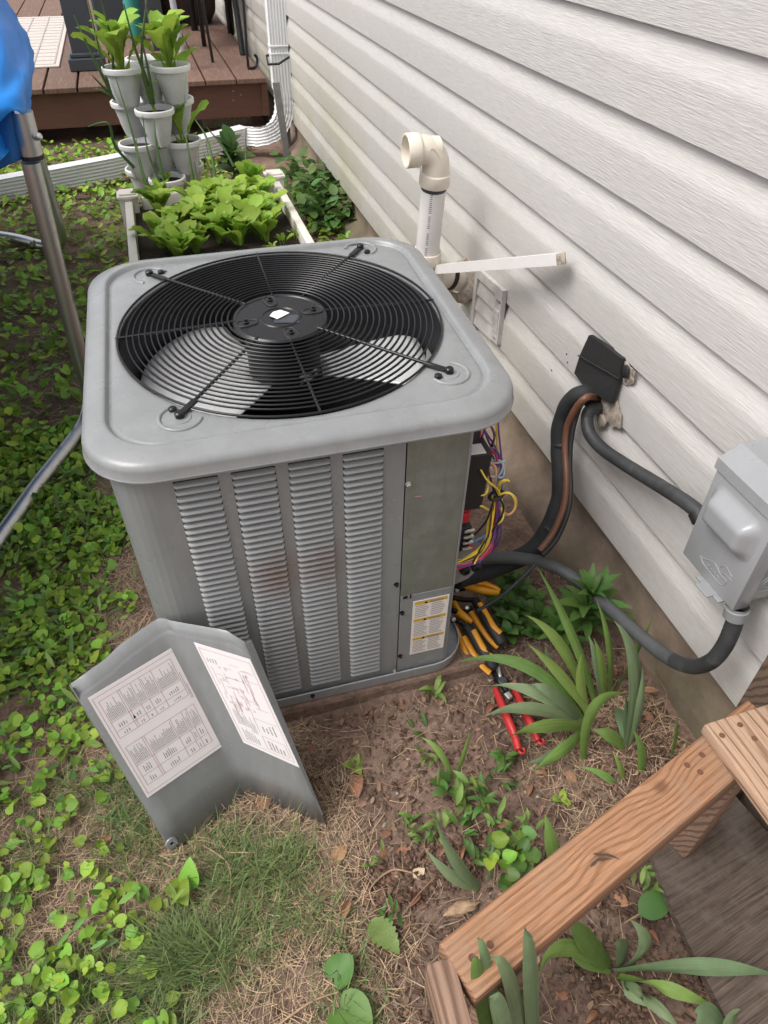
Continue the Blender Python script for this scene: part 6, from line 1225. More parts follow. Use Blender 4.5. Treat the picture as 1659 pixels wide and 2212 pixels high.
small_iris('single green iris blade poking up behind the middle of the wooden rail', (0.5413, 0.4906, 0.0000), [((0.5399, 0.4811, 0.0000), (0.5299, 0.5112, 0.1000), (0.5204, 0.5481, 0.1600), .03, 0), ((0.5042, 0.5115, 0.0000), (0.5063, 0.5150, 0.0500), (0.5088, 0.5206, 0.0700), .022, 0)])
t0 = (0.3790, 0.2397, 0.0500)
small_iris('blue-green iris standing in front of the left end of the wooden rail', (0.34, 0.14, 0), [((0.33, 0.135, 0.0), (0.2962, 0.2276, 0.4400), (0.2966, 0.2779, 0.5050), .030, 1), ((0.32, 0.13, 0.0), (0.2677, 0.2212, 0.4300), (0.2322, 0.2524, 0.5050), .026, 1), ((0.29, 0.14, 0.0), (0.2399, 0.2412, 0.4400), (0.2273, 0.2819, 0.5050), .020, 1), ((0.28, 0.14, 0.0), (0.2228, 0.2344, 0.4300), (0.2212, 0.2588, 0.5000), .024, 0), ((0.30, 0.12, 0), (0.2379, 0.1994, 0.4400), (0.2246, 0.2106, 0.4600), .026, 1)])
small_iris('sprawling blue-green iris with a long bent leaf below the wooden rail', (0.5703, 0.2787, 0.0000), [((0.5687, 0.2804, 0.0100), (0.6866, 0.2210, 0.1200), (0.8145, 0.1791, 0.1000), .040, 1), ((0.5690, 0.2722, 0.0100), (0.6264, 0.2130, 0.0800), (0.7025, 0.1711, 0.0500), .028, 0), ((0.5838, 0.2801, 0.0100), (0.6126, 0.2857, 0.1000), (0.5883, 0.3254, 0.1500), .036, 1), ((0.5795, 0.2813, 0.0100), (0.5762, 0.2984, 0.0800), (0.5559, 0.3063, 0.1000), .034, 1), ((0.5624, 0.2905, 0.0100), (0.5048, 0.3191, 0.1200), (0.4707, 0.3612, 0.1700), .044, 0), ((0.5574, 0.2961, 0.0100), (0.4508, 0.3199, 0.1300), (0.4045, 0.3012, 0.0800), .034, 0), ((0.5756, 0.2662, 0.0100), (0.5956, 0.2008, 0.0600), (0.6200, 0.1594, 0.0500), .022, 1), ((0.5601, 0.2829, 0.0100), (0.5051, 0.2999, 0.0500), (0.4814, 0.3242, 0.0600), .014, 0), ((0.5744, 0.2641, 0.0100), (0.5714, 0.2345, 0.0300), (0.5906, 0.2096, 0.0300), .02, 1)])
small_iris('broad grey-green iris leaf tip at the bottom right corner', (0.7206, 0.1505, 0.0000), [((0.7069, 0.1151, 0.0200), (0.6571, 0.1551, 0.1000), (0.6333, 0.1668, 0.1100), .05, 1), ((0.7231, 0.1103, 0.0200), (0.6921, 0.1377, 0.1000), (0.7114, 0.1486, 0.1200), .04, 1)])

# ------------------------------------------------------------------ other weeds
def stem(t, a, b, r, m_=None): MB().tube(spline([a, tuple((V(*a)+V(*b))/2+V(0.004, 0.003, 0)), b], 4), [r]*4+[r*0.8]*5 if False else r, 6).build('stem', m_ or M_weed, t, smooth=60)
wp = (0.9052, 1.0353, 0.0200); wt = (0.9012, 1.0602, 0.1500)
t = thing('leafy_weed', 'tall weed with whorls of narrow leaves in front of the foundation conduit', 'weed', wp)
stem(t, wp, wt, 0.004)
for k in range(30):
    u = 0.25+0.75*k/29; p_ = V(*wp).lerp(V(*wt), u); leaf(t, R0.choice(LAN), p_, k*2.4, 0.1+0.9*u*u+R0.uniform(-0.2, 0.1), R0.uniform(0.085, 0.12)*(0.8+0.35*math.sin(u*3.1)), R0.uniform(-0.3, 0.3))
wp = (0.8122, 1.0123, 0.0200); wt = (0.8115, 1.0262, 0.0600)
t = thing('leafy_weed', 'low weed with narrow leaves left of the tall whorled weed', 'weed', wp); stem(t, wp, wt, 0.003)
for k in range(16): leaf(t, R0.choice(LAN), V(*wp).lerp(V(*wt), 0.3+0.7*k/16), k*2.4, 0.2+R0.uniform(0, 0.6), R0.uniform(0.07, 0.10))
DG = 'dark broad-leaved weeds between the pliers and the foundation'
for q in [(0.7357, 1.2262, 0.0200), (0.7376, 1.1707, 0.0200), (0.6979, 1.1293, 0.0200), (0.7212, 1.1020, 0.0200), (0.7689, 1.1439, 0.0200), (0.6991, 1.1818, 0.0200), (0.7854, 1.2119, 0.0200), (0.7779, 1.2614, 0.0200), (0.8094, 1.1681, 0.0200), (0.8024, 1.1078, 0.0200), (0.6873, 1.0731, 0.0200), (0.7559, 1.2969, 0.0200), (0.7586, 1.0608, 0.0200)]:
    t = thing('broadleaf_weed', 'small dark broad-leaved weed growing between the pliers and the foundation', 'weed', q, group=DG)
    for k in range(8): leaf(t, R0.choice(OVA), V(*q)+V(0, 0, 0.01+0.035*k/8), k*1.57+R0.uniform(-0.3, 0.3), 0.15+0.5*k/8, R0.uniform(0.035, 0.055), R0.uniform(-0.3, 0.3))
def seedling(label, base, top, n, size, meshes):
    t = thing('seedling', label, 'seedling', base); stem(t, base, top, 0.0016, M_violet)
    for k in range(n): leaf(t, R0.choice(meshes), V(*base).lerp(V(*top), 0.75+0.25*k/n), k*2.2+0.6, 0.25, size)
seedling('slim pale seedling in the bare soil below the warning label', (0.4148, 0.9023, 0.0000), (0.4296, 0.9488, 0.0700), 5, 0.05, LANB)
seedling('tiny seedling at the foot of the unit near its front edge', (0.2842, 0.9828, 0.0200), (0.2869, 0.9923, 0.0300), 5, 0.03, OVB)
seedling('tiny seedling in the bare soil right of the leaning panel', (0.1900, 0.8312, 0.0000), (0.1885, 0.8327, 0.0200), 5, 0.032, OVB)
seedling('small four-leaved seedling in the soil below the red pliers', (0.6265, 0.6210, 0.0000), (0.6247, 0.6231, 0.0150), 6, 0.026, OVB)
WG = 'straggly weeds in the soil between the panel and the wooden rail'
for q, n, s in [((0.3722, 0.8609, 0.0000), 7, .04), ((0.3630, 0.7995, 0.0000), 6, .045), ((0.4245, 0.6972, 0.0000), 10, .045), ((0.4472, 0.6675, 0.0000), 9, .05), ((0.3868, 0.6738, -0.0000), 9, .045), ((0.3778, 0.7108, -0.0000), 7, .035), ((0.3867, 0.6295, 0.0000), 9, .04), ((0.3431, 0.6315, 0.0000), 8, .04), ((0.4509, 0.6217, -0.0000), 8, .04), ((0.5462, 0.7337, 0.0000), 9, .05), ((0.5160, 0.7060, 0.0000), 7, .04), ((0.4603, 0.5654, 0.0000), 9, .04), ((0.4815, 0.5385, 0.0000), 8, .045), ((0.3938, 0.5641, 0.0000), 8, .04), ((0.5126, 0.5820, 0.0000), 8, .035), ((0.7165, 0.4245, 0.0000), 8, .035), ((0.7155, 0.3957, 0.0000), 7, .035), ((0.2634, 0.6547, 0.0000), 8, .038), ((0.2999, 0.6334, 0.0000), 7, .04), ((0.1709, 0.5083, 0.0000), 6, .035), ((0.1759, 0.6126, 0.0000), 5, .03)]:
    t = thing('straggly_weed', 'low straggly green weed in the soil between the panel and the wooden rail', 'weed', q, group=WG)
    ms = R0.choice((LAN, LAN, OVA, LANB))
    for k in range(n): leaf(t, R0.choice(ms), V(*q)+V(R0.uniform(-.02, .02), R0.uniform(-.02, .02), 0.004+0.04*k/n), R0.uniform(0, 6.28), R0.uniform(0, 0.7), s*R0.uniform(0.7, 1.2), R0.uniform(-0.4, 0.4))
IVY = [heart_mesh('heart_leaf', M_weed, 0.6, 8), heart_mesh('heart_leaf', M_weed, 1.0, 9), HEA[1]]
t = thing('ground_ivy', 'cluster of lobed ivy leaves against the left side of the wooden rail', 'weed', (0.4452, 0.5187, 0.0000))
for k in range(26):
    q = V(*(0.4433, 0.5143, 0.0000))+V(R0.uniform(-.045, .045), R0.uniform(-.05, .05), R0.uniform(.02, .10)); leaf(t, R0.choice(IVY), q, R0.uniform(0, 6.28), R0.uniform(-0.2, 0.5), R0.uniform(.02, .036), R0.uniform(-.4, .4))
def bigleaf(label, q, az, el, s, mesh, name='large_leaf'):
    t = thing(name, label, 'leaf', q); leaf(t, mesh, V(*q), az, el, s, 0.0, 'leaf_blade')
    MB().tube([V(*q), V(*q)-V(math.cos(az)*s*0.4, math.sin(az)*s*0.4, 0.012)], 0.0016, 6).build('leaf_stalk', M_root, t)
bigleaf('large pale ragged leaf lying on the soil near the lower middle', (0.1343, 0.5013, 0.0120), -1.1, 0.05, 0.085, OVP)
bigleaf('large heart-shaped leaf at the bottom edge', (0.0293, 0.3847, 0.0200), -0.9, 0.1, 0.085, HEB)
bigleaf('heart-shaped leaf just above the one at the bottom edge', (0.0295, 0.4159, 0.0200), 0.5, 0.3, 0.06, HEB)
bigleaf('serrated green leaf beside the weathered board', (0.6639, 0.3569, 0.0200), 0.1, 0.1, 0.085, OVA[0])
bigleaf('drooping dark leaf at the left edge of the weathered board', (0.7357, 0.3165, 0.0500), -1.4, -0.2, 0.06, OVA[1])
bigleaf('broad leaf below the panel corner in the grass', (-0.2427, 0.6943, 0.0150), -1.2, 0.2, 0.08, OVB[1])
bigleaf('upright green leaf beside the grass below the panel', (-0.2127, 0.6635, 0.0100), 1.3, 0.7, 0.07, OVB[0])
VG = 'heart-leaved weeds scattered over the lawn'
vpix = [(-0.5651, 1.1332, 0.0000), (-0.4662, 1.0786, -0.0000), (-0.5048, 0.9914, 0.0000), (-0.3703, 0.9288, 0.0000), (-0.4614, 0.9100, 0.0000), (-0.4346, 1.1218, -0.0000), (-0.5550, 0.9826, 0.0000), (-0.4897, 0.8746, 0.0000), (-0.5686, 0.8976, 0.0000), (-0.5242, 0.8022, 0.0000), (-0.5754, 0.7499, 0.0000), (-0.5392, 0.7487, 0.0000), (-0.3803, 0.9670, -0.0000), (-0.4908, 1.1651, 0.0000), (-0.4026, 1.5719, 0.0000), (-0.4268, 1.4025, 0.0000), (-0.4534, 1.5134, 0.0000), (-0.5107, 1.3779, 0.0000), (-0.5777, 1.3196, 0.0000), (-0.6207, 1.2875, -0.0000), (-0.5377, 1.2204, 0.0000), (-0.5880, 1.1530, 0.0000), (-0.6085, 1.0821, 0.0000), (-0.4368, 1.2638, 0.0000), (-0.3753, 1.7432, 0.0000), (-0.4723, 1.7710, 0.0000), (-0.5583, 1.5981, 0.0000), (-0.5999, 1.4691, 0.0000), (-0.4850, 0.7614, 0.0000), (-0.5507, 0.6622, 0.0000), (-0.5757, 0.6525, 0.0000), (-0.4705, 0.6216, 0.0000), (-0.4176, 0.5893, 0.0000), (-0.4088, 0.5621, 0.0000), (-0.4601, 0.5690, 0.0000), (-0.4935, 0.5629, 0.0000), (-0.5376, 0.5999, 0.0000), (-0.4339, 0.5375, 0.0000), (-0.5573, 0.5353, 0.0000), (-0.4666, 0.5162, 0.0000), (-0.4167, 0.5016, 0.0000), (-0.5081, 0.5284, 0.0000), (-0.3732, 0.6631, 0.0000), (-0.3869, 0.6492, 0.0000), (-0.3452, 0.6825, 0.0000), (-0.3592, 0.6774, 0.0000), (-0.3427, 0.6012, 0.0000), (-0.3529, 0.5456, 0.0000), (-0.3168, 0.4722, 0.0000), (-0.2839, 0.4550, 0.0000), (-0.3324, 0.5077, 0.0000), (-0.3959, 0.7949, -0.0000), (-0.2922, 0.6214, 0.0000), (-0.6092, 0.9755, 0.0000), (-0.5189, 1.0685, 0.0000), (-0.5764, 0.8175, 0.0000)]
for q in vpix:
    t = thing('heart_leaf_weed', 'small bright green heart-leaved weed growing in the lawn', 'weed', (q[0], q[1], gz(q[0], q[1])), group=VG)
    for k in range(R0.randint(5, 8)):
        az = R0.uniform(0, 6.28); d_ = R0.uniform(.0, .04); leaf(t, R0.choice(HEA), (q[0]+d_*math.cos(az), q[1]+d_*math.sin(az), gz(q[0], q[1])+R0.uniform(.018, .05)), az+R0.uniform(-.6, .6), R0.uniform(-0.4, 0.5), R0.uniform(.014, .033), R0.uniform(-.55, .55))
t = thing('mint_plant', 'leafy green plant standing behind the raised bed near its right post', 'plant', (0.4988, 5.3432, 0.1000))
mp0 = V(*(0.4487, 4.7500, 0.1992)); mp1 = V(*(0.4534, 4.7500, 0.3829)); MB().tube([mp0-V(0, 0, .2), mp1], 0.005, 6).build('stem', M_weed, t)
for k in range(26): leaf(t, R0.choice(OVA), mp0.lerp(mp1, R0.uniform(-0.4, 1)), k*2.4, R0.uniform(-.1, .7), R0.uniform(.09, .15), R0.uniform(-.4, .4))
MG = 'dark leafy plants growing along the foundation beyond the unit'
for q in [(0.8619, 4.6969, 0.0000), (0.9819, 4.7552, 0.0000), (0.8531, 4.4425, 0.0000), (0.9822, 4.4911, 0.0000), (0.8849, 4.1967, 0.0000), (1.0094, 4.2401, 0.0000), (1.0192, 4.3978, 0.0000), (1.0581, 4.1498, 0.0000), (0.9220, 4.9117, 0.0000), (0.8611, 4.2801, 0.0000), (0.8901, 5.0668, 0.0000), (1.0494, 4.6467, 0.0000)]:
    t = thing('leafy_plant', 'dark green leafy plant growing along the foundation beyond the unit', 'plant', q, group=MG)
    for k in range(26): leaf(t, R0.choice(OVA), V(*q)+V(R0.uniform(-.10, .10), R0.uniform(-.14, .14), R0.uniform(.03, .20)), R0.uniform(0, 6.28), R0.uniform(-.3, .6), R0.uniform(.06, .10), R0.uniform(-.4, .4))

# ------------------------------------------------------------------ dead leaves, twigs
def dead_leaf_mesh(seed, curl):
    vs = []; n, m_ = 9, 6
    for i in range(n+1):
        t_ = i/n; hw = 0.34*math.sin(min(1, t_*0.97+0.03)**0.8*math.pi)**0.8+0.01
        for j in range(m_+1):
            v = j/m_*2-1; e_ = 1+0.22*noise.noise((t_*6+seed, v*2, seed)); y = v*hw*e_
            vs.append((t_, y*(1-0.25*curl), curl*(y*y*2.0)+0.10*noise.noise((t_*4, y*5+seed, seed*2.0))+0.12*curl*math.sin(t_*3)))
    me = bpy.data.meshes.new('dead_leaf'); me.from_pydata(vs, [], [(i*(m_+1)+j, (i+1)*(m_+1)+j, (i+1)*(m_+1)+j+1, i*(m_+1)+j+1) for i in range(n) for j in range(m_)])
    me.materials.append(M_deadleaf); me.polygons.foreach_set('use_smooth', [True]*len(me.polygons)); return me
DL = [dead_leaf_mesh(s, c) for s, c in ((1, 0.3), (2, 0.9), (3, 1.6), (4, -0.5))]
def dleaf(label, q, az, s, k, el=0.0, group=None, m_=None):
    z = max(q[2], gz(q[0], q[1]) + 0.004); me = DL[k]
    if m_ is not None: me = me.copy(); me.materials[0] = m_
    o = link('dead_leaf', me, None, loc=(q[0], q[1], z), rot=lrot(az, el, R0.uniform(-0.3, 0.3)), scale=(s, s, s)); tag(o, label, 'dead leaf', group)
dleaf('large crumpled brown dead leaf on the soil right of the leaning panel', (0.1743, 0.7627, 0.0100), 1.2, 0.062, 1)
dleaf('orange-brown dry leaf tucked under the notch of the leaning panel', (-0.0505, 0.7976, 0.0120), 0.6, 0.055, 0, 0.3)
dleaf('curled orange dead leaf in the lawn left of the panel bottom corner', (-0.3954, 0.8110, 0.0100), 0.6, 0.032, 1)
dleaf('pale yellow leaf lying in the lower middle of the soil', (0.2460, 0.5602, 0.0100), 0.3, 0.03, 3, 0, None, M_paleleaf)
dleaf('reddish brown dead leaf near the grass at the right of the panel', (0.0886, 0.6339, 0.0100), 0.7, 0.05, 0)
dleaf('brown dead leaf left of the grass tuft near the bottom', (-0.3791, 0.5189, 0.0100), 0.6, 0.038, 1)
dleaf('tan dead leaf at the left of the bottom grass tuft', (-0.3715, 0.5938, 0.0100), 0.2, 0.045, 3, 0, None, M_paleleaf)
DG_ = 'small dead leaves littering the soil'
for u in [(0.2286, 0.6649, 0.0000), (0.2285, 0.6124, -0.0000), (0.2050, 0.6400, 0.0000), (0.3160, 0.5869, 0.0000), (0.2480, 0.5277, 0.0000), (0.1965, 0.4782, 0.0000), (0.1788, 0.5867, 0.0000), (0.1241, 0.6127, 0.0000), (0.4727, 0.5936, -0.0000), (0.4969, 0.5974, 0.0000), (0.4996, 0.5539, 0.0000), (0.3718, 0.5913, 0.0000), (0.5203, 0.3655, 0.0000), (0.5959, 0.3976, 0.0000), (0.6741, 0.3293, 0.0000), (0.6470, 0.4109, 0.0000), (0.4669, 0.2728, 0.0000), (0.5033, 0.2311, 0.0000), (0.6598, 0.2731, 0.0000), (-0.0843, 0.6539, 0.0000), (-0.1040, 0.6893, 0.0000), (-0.4123, 1.0758, -0.0000), (-0.2827, 0.6276, 0.0000), (0.1029, 0.8876, 0.0000), (0.3382, 0.9245, 0.0000), (0.3672, 0.7613, 0.0000), (0.5411, 0.8656, 0.0000), (0.5594, 0.6579, 0.0000), (0.6214, 0.6873, 0.0000), (0.6740, 0.6480, -0.0000), (0.9659, 0.8285, 0.0200), (0.9397, 0.7646, 0.0200), (0.9208, 0.7086, 0.0100), (0.9183, 0.8872, 0.0200), (0.0522, 0.5662, 0.0000), (0.0807, 0.5211, 0.0000), (-0.0047, 0.5283, 0.0000), (-0.2562, 1.3204, 0.0000), (-0.3105, 1.5643, 0.0000)]:
    dleaf('small curled brown dead leaf lying on the ground', u, R0.uniform(0, 6.28), R0.uniform(.02, .042), R0.randrange(4), R0.uniform(0, .3), DG_)
blob((0.3256, 0.4739, 0.0080), (0.036, 0.013, 0.012), 51).build('root_piece', M_root, None, smooth=80, label='thick pale broken root piece on the soil left of the wooden rail', cat='root')
TWG = 'thin dry twigs and stalks lying on the soil'
for r_, pts in [(.0016, [(-0.1758, 0.7476, 0.0200), (-0.1262, 0.6855, 0.0300), (-0.1360, 0.6196, 0.0200), (-0.1642, 0.6037, 0.0080)]), (.002, [(0.0434, 0.3984, 0.0200), (-0.0124, 0.3970, 0.0200), (-0.0776, 0.3808, 0.0100)]), (.0022, [(0.1529, 0.5252, 0.0060), (0.1512, 0.5618, 0.0100), (0.2039, 0.5845, 0.0120), (0.2452, 0.5674, 0.0120)]), (.0014, [(0.1888, 0.4860, 0.0100), (0.2449, 0.5211, 0.0200), (0.2890, 0.5436, 0.0150)]), (.0012, [(0.6096, 0.8884, 0.0200), (0.5576, 0.9392, 0.0100), (0.5351, 0.9830, 0.0200)]), (.0013, [(0.4492, 0.8884, 0.0060), (0.4505, 0.8440, 0.0120)]), (.0013, [(0.5550, 0.5776, 0.0060), (0.5938, 0.6148, 0.0200), (0.6500, 0.6328, 0.0200)]), (.0016, [(0.5863, 0.2671, 0.0100), (0.5917, 0.2389, 0.0200), (0.5950, 0.1807, 0.0200)]), (.0012, [(0.2188, 0.8024, 0.0040), (0.2737, 0.7583, 0.0120), (0.3444, 0.7468, 0.0060)]), (.0012, [(0.1599, 0.9321, 0.0060), (0.2572, 0.9391, 0.0140), (0.3027, 0.9704, 0.0200)]), (.0012, [(0.2091, 0.4277, 0.0100), (0.2506, 0.4645, 0.0200), (0.2976, 0.4953, 0.0100)]), (.0012, [(0.9588, 0.7316, 0.0200), (1.0097, 0.7943, 0.0300), (1.0212, 0.8727, 0.0200)])]:
    MB().tube(spline(pts, 6), r_, 6).build('twig', M_twig if r_ < .0015 else M_root, None, smooth=60, label='thin dry stalk lying on the soil', cat='twig', group=TWG)

M_weedcover = mat('narrow_weed_cover', (0.15, 0.25, 0.06), islvar=0.5, huevar=0.035, transl=0.25, **LEAF)
M_litter = mat('leaf_litter', (0.19, 0.115, 0.075), rough=0.9, islvar=0.6, huevar=0.02)
# ------------------------------------------------------------------ ground cover, grass, straw, mulch (uncountable)
def fbm(x, y, s, o): return np.array([noise.noise((a*s, b*s, o)) for a, b in zip(x, y)])
def samp(n, xr, yr, dens, seed):
    g = np.random.default_rng(seed); X, Y = [], []
    while len(X) < n:
        x = g.uniform(*xr, n); y = g.uniform(*yr, n); d = dens(x, y); k = g.uniform(0, 1, n) < d; X += list(x[k]); Y += list(y[k])
    return np.array(X[:n]), np.array(Y[:n])
def GZ(x, y): return np.array([gz(a, b) for a, b in zip(x, y)])
def smooth(a, b, x): t_ = np.clip((x-a)/(b-a), 0, 1); return t_*t_*(3-2*t_)
PADM = lambda x, y: ((x > -0.26) & (x < 0.64) & (y > 0.96) & (y < 1.85))
BEDM = lambda x, y: ((x > -0.25) & (x < 0.72) & (y > 2.55) & (y < 4.5))
OKM = lambda x, y: ~(PADM(x, y) | BEDM(x, y) | (x > 1.015))
EDGE = lambda y: np.interp(y, [0.2, 0.5, 0.7, 0.9, 1.2, 1.5, 1.9, 2.3, 2.6, 3, 6.5], [-0.40, -0.36, -0.34, -0.43, -0.42, -0.39, -0.36, -0.26, -0.2, -0.3, 0.9])
def d_clover(x, y):
    n = fbm(x, y, 5.5, 3.3); d = smooth(0.07, -0.07, x-EDGE(y)+n*0.16)
    hole = smooth(0.0, 0.35, fbm(x, y, 3.1, 8.8)); d = d*(1-0.9*hole*(y < 2.2))
    low = np.where(y < 0.95, 0.16, 1.0); back = ((y > 2.0) & (x > 0.62))*0.9*(y < 4.9)
    return np.clip(np.maximum(d*low, back), 0, 1)*OKM(x, y)
def cover(name, n, xr, yr, dens, size, zr, tilt, tmpl, tf, mat_, seed, **kw):
    x, y = samp(n, xr, yr, dens, seed); g = np.random.default_rng(seed+99); z = GZ(x, y)+g.uniform(*zr, n)
    s = g.uniform(*size, n); az = g.uniform(0, 2*np.pi, n); tx = g.normal(0, tilt, n); ty = g.normal(0, tilt, n)
    T = np.asarray(tmpl, float); ca, sa = np.cos(az), np.sin(az)
    P = T[None]*s[:, None, None]; X = P[..., 0]*ca[:, None]-P[..., 1]*sa[:, None]; Y = P[..., 0]*sa[:, None]+P[..., 1]*ca[:, None]; Z = P[..., 2]+X*tx[:, None]+Y*ty[:, None]
    vv = np.stack([X+x[:, None], Y+y[:, None], Z+z[:, None]], -1).reshape(-1, 3)
    ff = (np.asarray(tf)[None]+(np.arange(n)*len(T))[:, None, None]).reshape(-1, len(tf[0]))
    return npmesh(name, vv, ff, mat_, smooth=True, kind='stuff', **kw)
CT = [(0.0, 0, 0.05), (-0.15, 0.38, 0.16), (0.25, 0.55, 0.2), (0.7, 0.38, 0.14), (0.95, 0, 0.06), (0.7, -0.38, 0.14), (0.25, -0.55, 0.2), (-0.15, -0.38, 0.16), (0.4, 0, 0.0)]
CF = [(8, i, (i+1) % 8) for i in range(8)]
cover('ground_cover', 5200, (-1.25, 0.2), (0.25, 2.5), d_clover, (.009, .030), (.008, .045), 0.45, CT, CF, M_clover, 3, label='low bright green ground cover leaves spreading over the left of the yard', cat='ground cover')
cover('ground_cover', 9000, (-3.0, 1.0), (2.3, 6.3), d_clover, (.018, .042), (.01, .07), 0.4, CT, CF, M_clover, 5, label='far green ground cover around the raised bed and beside the deck', cat='ground cover')
def blades(name, n, xr, yr, dens, lr, wr, lean, mat_, seed, flat=False, comb=None, **kw):
    x, y = samp(n, xr, yr, dens, seed); g = np.random.default_rng(seed+7); z = GZ(x, y)
    L = g.uniform(*lr, n); w_ = g.uniform(*wr, n); az = g.uniform(0, 2*np.pi, n) if comb is None else g.normal(comb[0], comb[1], n)
    ln = np.clip(g.normal(lean, 0.35, n), 0.05, 1.55) if not flat else np.clip(g.normal(1.47, 0.10, n), 1.1, 1.62)
    bend = g.normal(0.35 if not flat else 0.0, 0.25, n); sweep_ = g.normal(0, 0.35, n)
    V_ = []; px_, py_, pz_ = x.copy(), y.copy(), z.copy()+(g.uniform(0.001, 0.014, n) if flat else 0)
    for k in range(4):
        t_ = k/3; hw = w_*(1-0.9*t_**2)*0.5; sx_, sy_ = -np.sin(az)*hw, np.cos(az)*hw
        V_ += [np.stack([px_-sx_, py_-sy_, pz_], -1), np.stack([px_+sx_, py_+sy_, pz_], -1)]
        a_ = np.clip(ln+bend*k*0.5, 0, 1.75) if not flat else ln; az2 = az+sweep_*k*0.6; st_ = L/3
        px_ = px_+np.sin(a_)*np.cos(az2)*st_; py_ = py_+np.sin(a_)*np.sin(az2)*st_; pz_ = pz_+np.cos(a_)*st_
    vv = np.stack(V_, 1).reshape(-1, 3); fb = np.array([(0, 1, 3, 2), (2, 3, 5, 4), (4, 5, 7, 6)])
    ff = (fb[None]+(np.arange(n)*8)[:, None, None]).reshape(-1, 4)
    return npmesh(name, vv, ff, mat_, kind='stuff', **kw)
LT = [(0, -0.02, 0), (0.35, -0.13, 0.10), (0.75, -0.10, 0.12), (1.0, 0, 0.06), (0.75, 0.10, 0.12), (0.35, 0.13, 0.10), (0, 0.02, 0), (0.5, 0, 0.05)]
LF = [(7, i, (i+1) % 7) for i in range(7)]
cover('ground_cover', 2600, (-1.0, 0.15), (0.25, 2.2), lambda x, y: np.clip(d_clover(x, y)+0.12*(x < EDGE(y)+0.12)*OKM(x, y), 0, 1), (.018, .05), (.004, .04), 0.5, LT, LF, M_weedcover, 71, label='narrow leaved lawn weeds mixed among the ground cover', cat='weeds')
GC = [(-0.0671, 0.6686, 0.0000), (-0.0062, 0.6709, 0.0000), (-0.1269, 0.6663, 0.0000), (-0.2157, 0.5468, 0.0000), (-0.2539, 0.5166, 0.0000), (-0.1628, 0.5313, 0.0000)]
def d_grass(x, y):
    d = np.zeros_like(x)
    for (a, b, _), s in zip(GC, (0.06, 0.05, 0.05, 0.05, 0.05, 0.05)): d = np.maximum(d, np.exp(-(((x-a)/s)**2+((y-b)/(s*0.8))**2)))
    base = 0.42*smooth(-0.3, 0.25, fbm(x, y, 7, 5.5))*smooth(0.12, -0.05, x-np.interp(y, [0.2, 0.45, 0.7, 0.8], [0.05, 0.05, -0.05, -0.2]))
    return np.clip(np.maximum(d, base), 0, 1)*(y < 0.98)*OKM(x, y)
blades('lawn_grass', 8000, (-0.95, 0.25), (0.28, 0.98), d_grass, (.04, .095), (.0013, .0030), 1.0, M_grass, 41, label='thin green lawn grass below the leaning panel', cat='grass')
def d_tuft(x, y): a, b, _ = (-0.2089, 0.5239, 0.0000); return np.exp(-(((x-a)/0.05)**2+((y-b)/0.03)**2))
blades('grass_tuft', 420, (-0.4, 0.1), (0.35, 0.6), d_tuft, (.08, .15), (.0018, .0034), 1.15, M_grass, 43, comb=(2.9, 0.5), label='longer combed grass tuft near the bottom of the lawn', cat='grass')
blades('lawn_grass', 5000, (-2.5, 0.0), (0.98, 5.8), lambda x, y: 0.6*smooth(0.1, -0.1, x-EDGE(y))*OKM(x, y), (.03, .09), (.0015, .0035), 0.7, M_grass, 47, label='sparse grass among the ground cover left of the unit', cat='grass')
def d_straw(x, y):
    n = fbm(x, y, 6, 1.1); e = np.interp(y, [0.2, 0.5, 0.7, 0.8, 0.95, 1.1, 2.2, 2.6, 3.3], [0.20, 0.14, 0.16, 0.22, 0.12, -0.22, -0.2, -0.1, -0.2])
    d = smooth(0.06, -0.06, x-e+n*0.12)*np.where(y > 0.98, smooth(-0.62, -0.42, x-n*0.1), 0.85)
    d = np.maximum(d*np.where((y > 1.7), 0.25, 1.0), 0.07); d = np.maximum(d, 0.5*((x > 0.6) & (y < 0.85) & (y > 0.5)))
    return np.clip(d, 0, 1)*OKM(x, y)
blades('dry_straw', 24000, (-0.95, 1.0), (0.2, 1.9), d_straw, (.02, .075), (.0006, .0016), 1.4, M_straw, 53, flat=True, label='matted dry straw and dead grass on the ground', cat='straw')
blades('dry_straw', 2600, (-1.6, 0.0), (1.9, 3.6), lambda x, y: np.exp(-(((x+0.42)/0.30)**2+((y-3.0)/0.45)**2))+0.12, (.03, .10), (.0012, .0028), 1.4, M_straw, 57, flat=True, label='dry straw on the ground left of the raised bed', cat='straw')
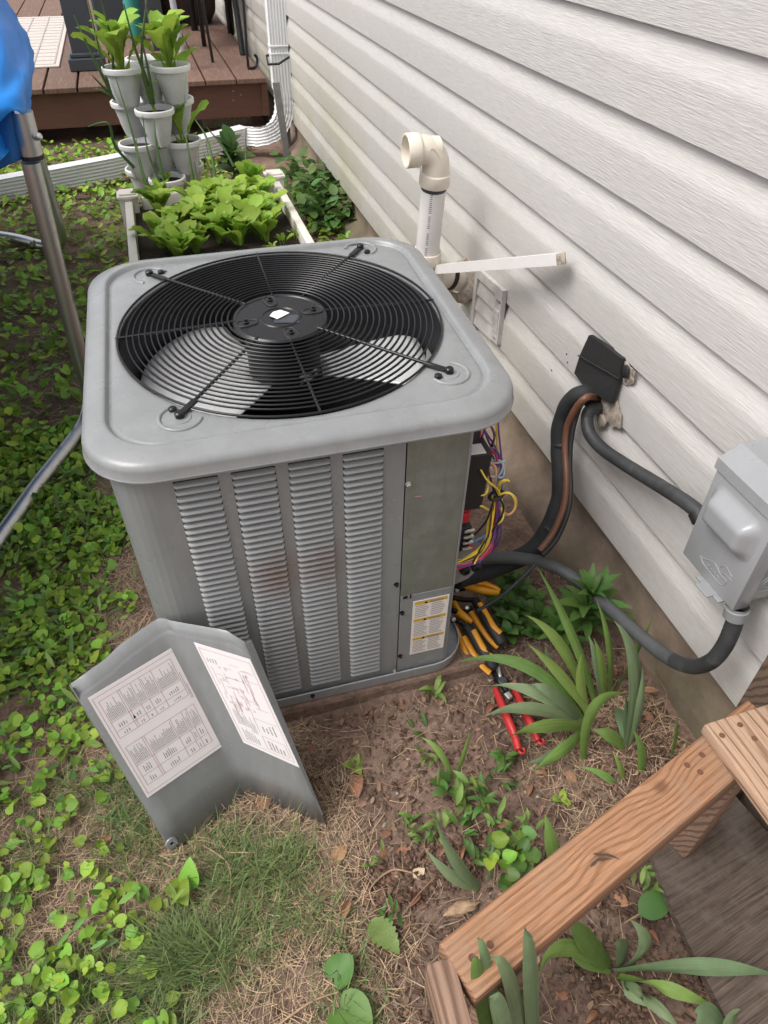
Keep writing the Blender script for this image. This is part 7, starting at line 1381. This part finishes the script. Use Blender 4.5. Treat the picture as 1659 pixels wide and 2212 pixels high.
KT = [(-0.5, -0.16, 0), (0.4, -0.2, 0.06), (0.5, 0.12, 0.02), (-0.3, 0.2, 0.08), (-0.5, -0.16, -0.08), (0.4, -0.2, -0.02), (0.5, 0.12, -0.06), (-0.3, 0.2, 0.0)]
KF = [(0, 1, 2, 3), (4, 7, 6, 5), (0, 4, 5, 1), (1, 5, 6, 2), (2, 6, 7, 3), (3, 7, 4, 0)]
def d_chip(x, y):
    m_ = np.exp(-(((x-0.86)/0.13)**2+((y-0.68)/0.17)**2)); m2 = 0.6*smooth(0.08, 0.16, x)*(y < 0.62); n = smooth(-0.1, 0.3, fbm(x, y, 8, 6.1))
    return np.clip(np.maximum(m_, m2*n)+0.05, 0, 1)*OKM(x, y)
cover('bark_mulch', 4200, (-0.1, 1.01), (0.15, 1.2), d_chip, (.008, .026), (.0, .008), 0.35, KT, KF, M_chip, 61, label='shredded bark mulch around the iris and the wooden rail', cat='mulch')
cover('soil_crumbs', 5000, (-0.3, 1.01), (0.2, 1.4), lambda x, y: (0.3+0.7*smooth(0.0, 0.3, x))*OKM(x, y), (.003, .010), (.0, .004), 0.4, [(a*0.8, b*2, c*2.5) for a, b, c in KT], KF, M_soil, 67, label='loose crumbs of brown soil', cat='soil')
HT = [(-0.5, 0, 0.05), (-0.2, -0.22, 0.10), (0.2, -0.24, 0.06), (0.55, 0, 0.12), (0.2, 0.2, 0.14), (-0.2, 0.24, 0.04), (0, 0, 0.0)]
HF = [(6, i, (i+1) % 6) for i in range(6)]
cover('leaf_litter', 1000, (-0.3, 1.0), (0.15, 1.0), lambda x, y: np.clip(0.12+0.9*smooth(0.05, 0.3, x)*smooth(-0.15, 0.25, fbm(x, y, 9, 2.2)), 0, 1)*OKM(x, y), (.005, .022), (.002, .010), 0.45, HT, HF, M_litter, 73, label='scraps of brown leaf litter on the soil', cat='leaf litter')
cover('pebbles', 260, (0.0, 1.0), (0.15, 1.2), lambda x, y: 1.0*OKM(x, y), (.004, .011), (.0, .003), 0.3, [(a*0.8, b*3, c*5) for a, b, c in KT], KF, M_putty, 79, label='small pale pebbles in the soil', cat='pebbles')
